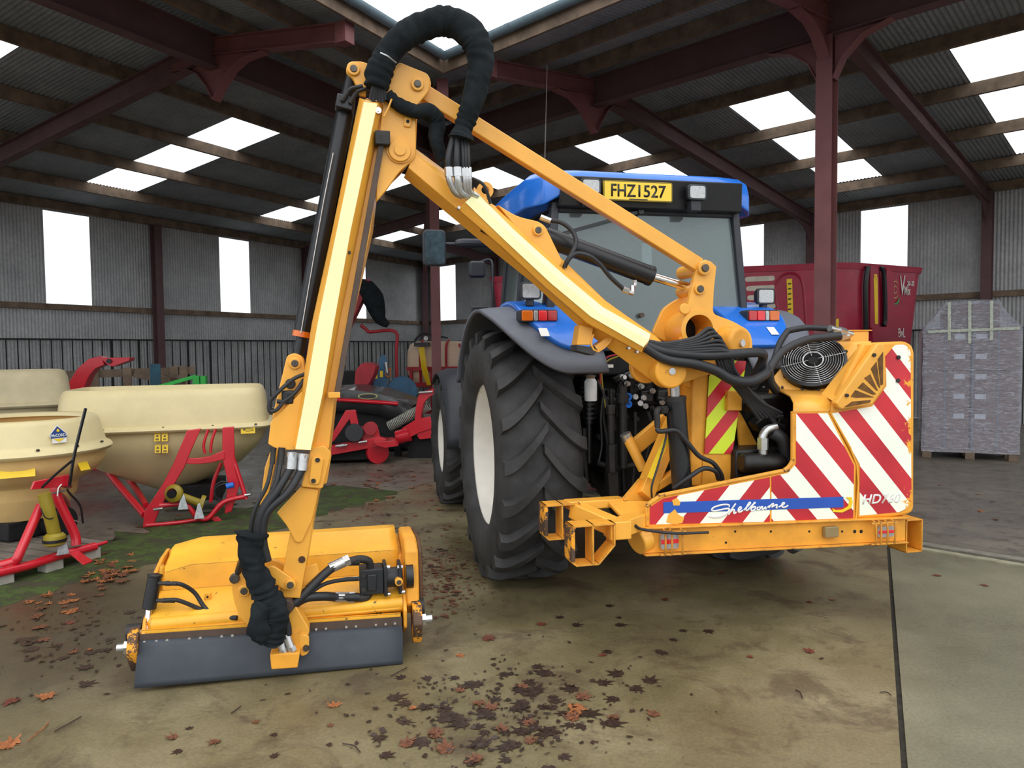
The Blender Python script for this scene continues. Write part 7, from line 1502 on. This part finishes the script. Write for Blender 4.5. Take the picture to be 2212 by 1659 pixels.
scatter((200, 560, 1080, 1180), 16, 'oob', 'orange leaf lying between the two cream spreaders', 'leaves between the spreaders', (.8, 1.4))
scatter((0, 290, 1320, 1480), 16, 'dddb', 'dark soaked leaf on the wet concrete at left', 'dark leaves on wet concrete at left', (.9, 1.5))
scatter((300, 760, 1500, 1659), 8, 'db', 'dark leaf scattered below the grey rubber flap', 'scattered leaves below the flap', (.5, 1.0))
# finer litter nobody could count
def litter(region, n, m, name, label, sz=(.004, .02)):
    mb = MB(); x0, x1, y0, y1 = region
    for i in range(n):
        px, py = random.gauss((x0+x1)/2, (x1-x0)/4), random.gauss((y0+y1)/2, (y1-y0)/4); w = G(px, py, .004); a = random.uniform(0, 6.28); s1 = random.uniform(*sz); s2 = s1*random.uniform(.2, .8)
        u = V((math.cos(a), math.sin(a), 0))*s1; v = V((-math.sin(a), math.cos(a), random.uniform(-.3, .3)))*s2; w = V((w.x, w.y, .006))
        mb.add([w-u-v, w+u*.6-v, w+u+v*.3, w-u*.4+v], [(0, 1, 2, 3)])
    tag(mb.build(name, m, None, smooth=0, recalc=False), label, 'leaf litter', kind='stuff')
litter((780, 1400, 1410, 1659), 420, LD, 'leaf_litter', 'shredded dark leaf litter around the bottom centre leaf patch')
litter((880, 1060, 1150, 1330), 500, LB, 'leaf_litter', 'crumbled brown leaf litter beside the tractor tyre')
litter((0, 320, 1240, 1480), 200, LD, 'leaf_litter', 'dark shredded litter on the wet concrete at left')
litter((400, 1000, 960, 1180), 420, LB, 'leaf_litter', 'fine brown litter over the shed floor behind the arm', (.01, .04))
# twigs
for i, (a, b) in enumerate((((105, 1560), (60, 1600)), ((118, 1580), (175, 1548)), ((1718, 1490), (1733, 1508)), ((845, 1460), (880, 1442)), ((740, 1606), (778, 1625)), ((500, 1540), (520, 1525)), ((1900, 1495), (1925, 1502)))):
    p, q = G(*a, .006), G(*b, .01); mb = MB(); mb.tube([p, p.lerp(q, .5)+V((.01, .01, .003)), q], .003, n=5)
    tag(mb.build('twig', LD if i else LO), ['pale curved leaf stalk near the left bottom corner', 'thin dark twig right of the pale stalk at bottom left', 'short black twig on open concrete below the guard', 'thin twig above the dark leaf patch at bottom centre', 'black forked twig at the bottom, left of the dark patch', 'small brown stick on concrete below the rubber flap', 'short twig on the right slab beside the joint'][i], 'twig')
# ================================================================ light: an overcast sky
w = bpy.data.worlds.new('overcast'); SC.world = w; w.use_nodes = True; nt = w.node_tree; bg = nt.nodes['Background']
tc = nd(nt, 'ShaderNodeTexCoord'); sx = nd(nt, 'ShaderNodeSeparateXYZ'); lk(nt, tc.outputs['Generated'], sx.inputs[0])
r = ramp(nt, sx.outputs[2], [(0, (.25, .25, .24, 1)), (.5, (.25, .25, .24, 1)), (.502, (.80, .84, .88, 1)), (1, (1, 1, 1, 1))])
mr = nd(nt, 'ShaderNodeMapRange'); lk(nt, sx.outputs[2], mr.inputs[0]); mr.inputs[1].default_value = -1; lk(nt, mr.outputs[0], r.inputs[0])
lk(nt, r.outputs[0], bg.inputs[0]); bg.inputs[1].default_value = 2.0
sun = bpy.data.lights.new('soft_sun', 'SUN'); sun.energy = .45; sun.angle = math.radians(60); sun.color = (1, .97, .93)
so = bpy.data.objects.new('soft_sun', sun); COL.objects.link(so); so.rotation_euler = (math.radians(38), 0, math.radians(18))
SC.view_settings.view_transform = 'Standard'; SC.view_settings.look = 'None'; SC.view_settings.gamma = 1; SC.view_settings.use_curve_mapping = False
SC.view_settings.exposure = 0.0
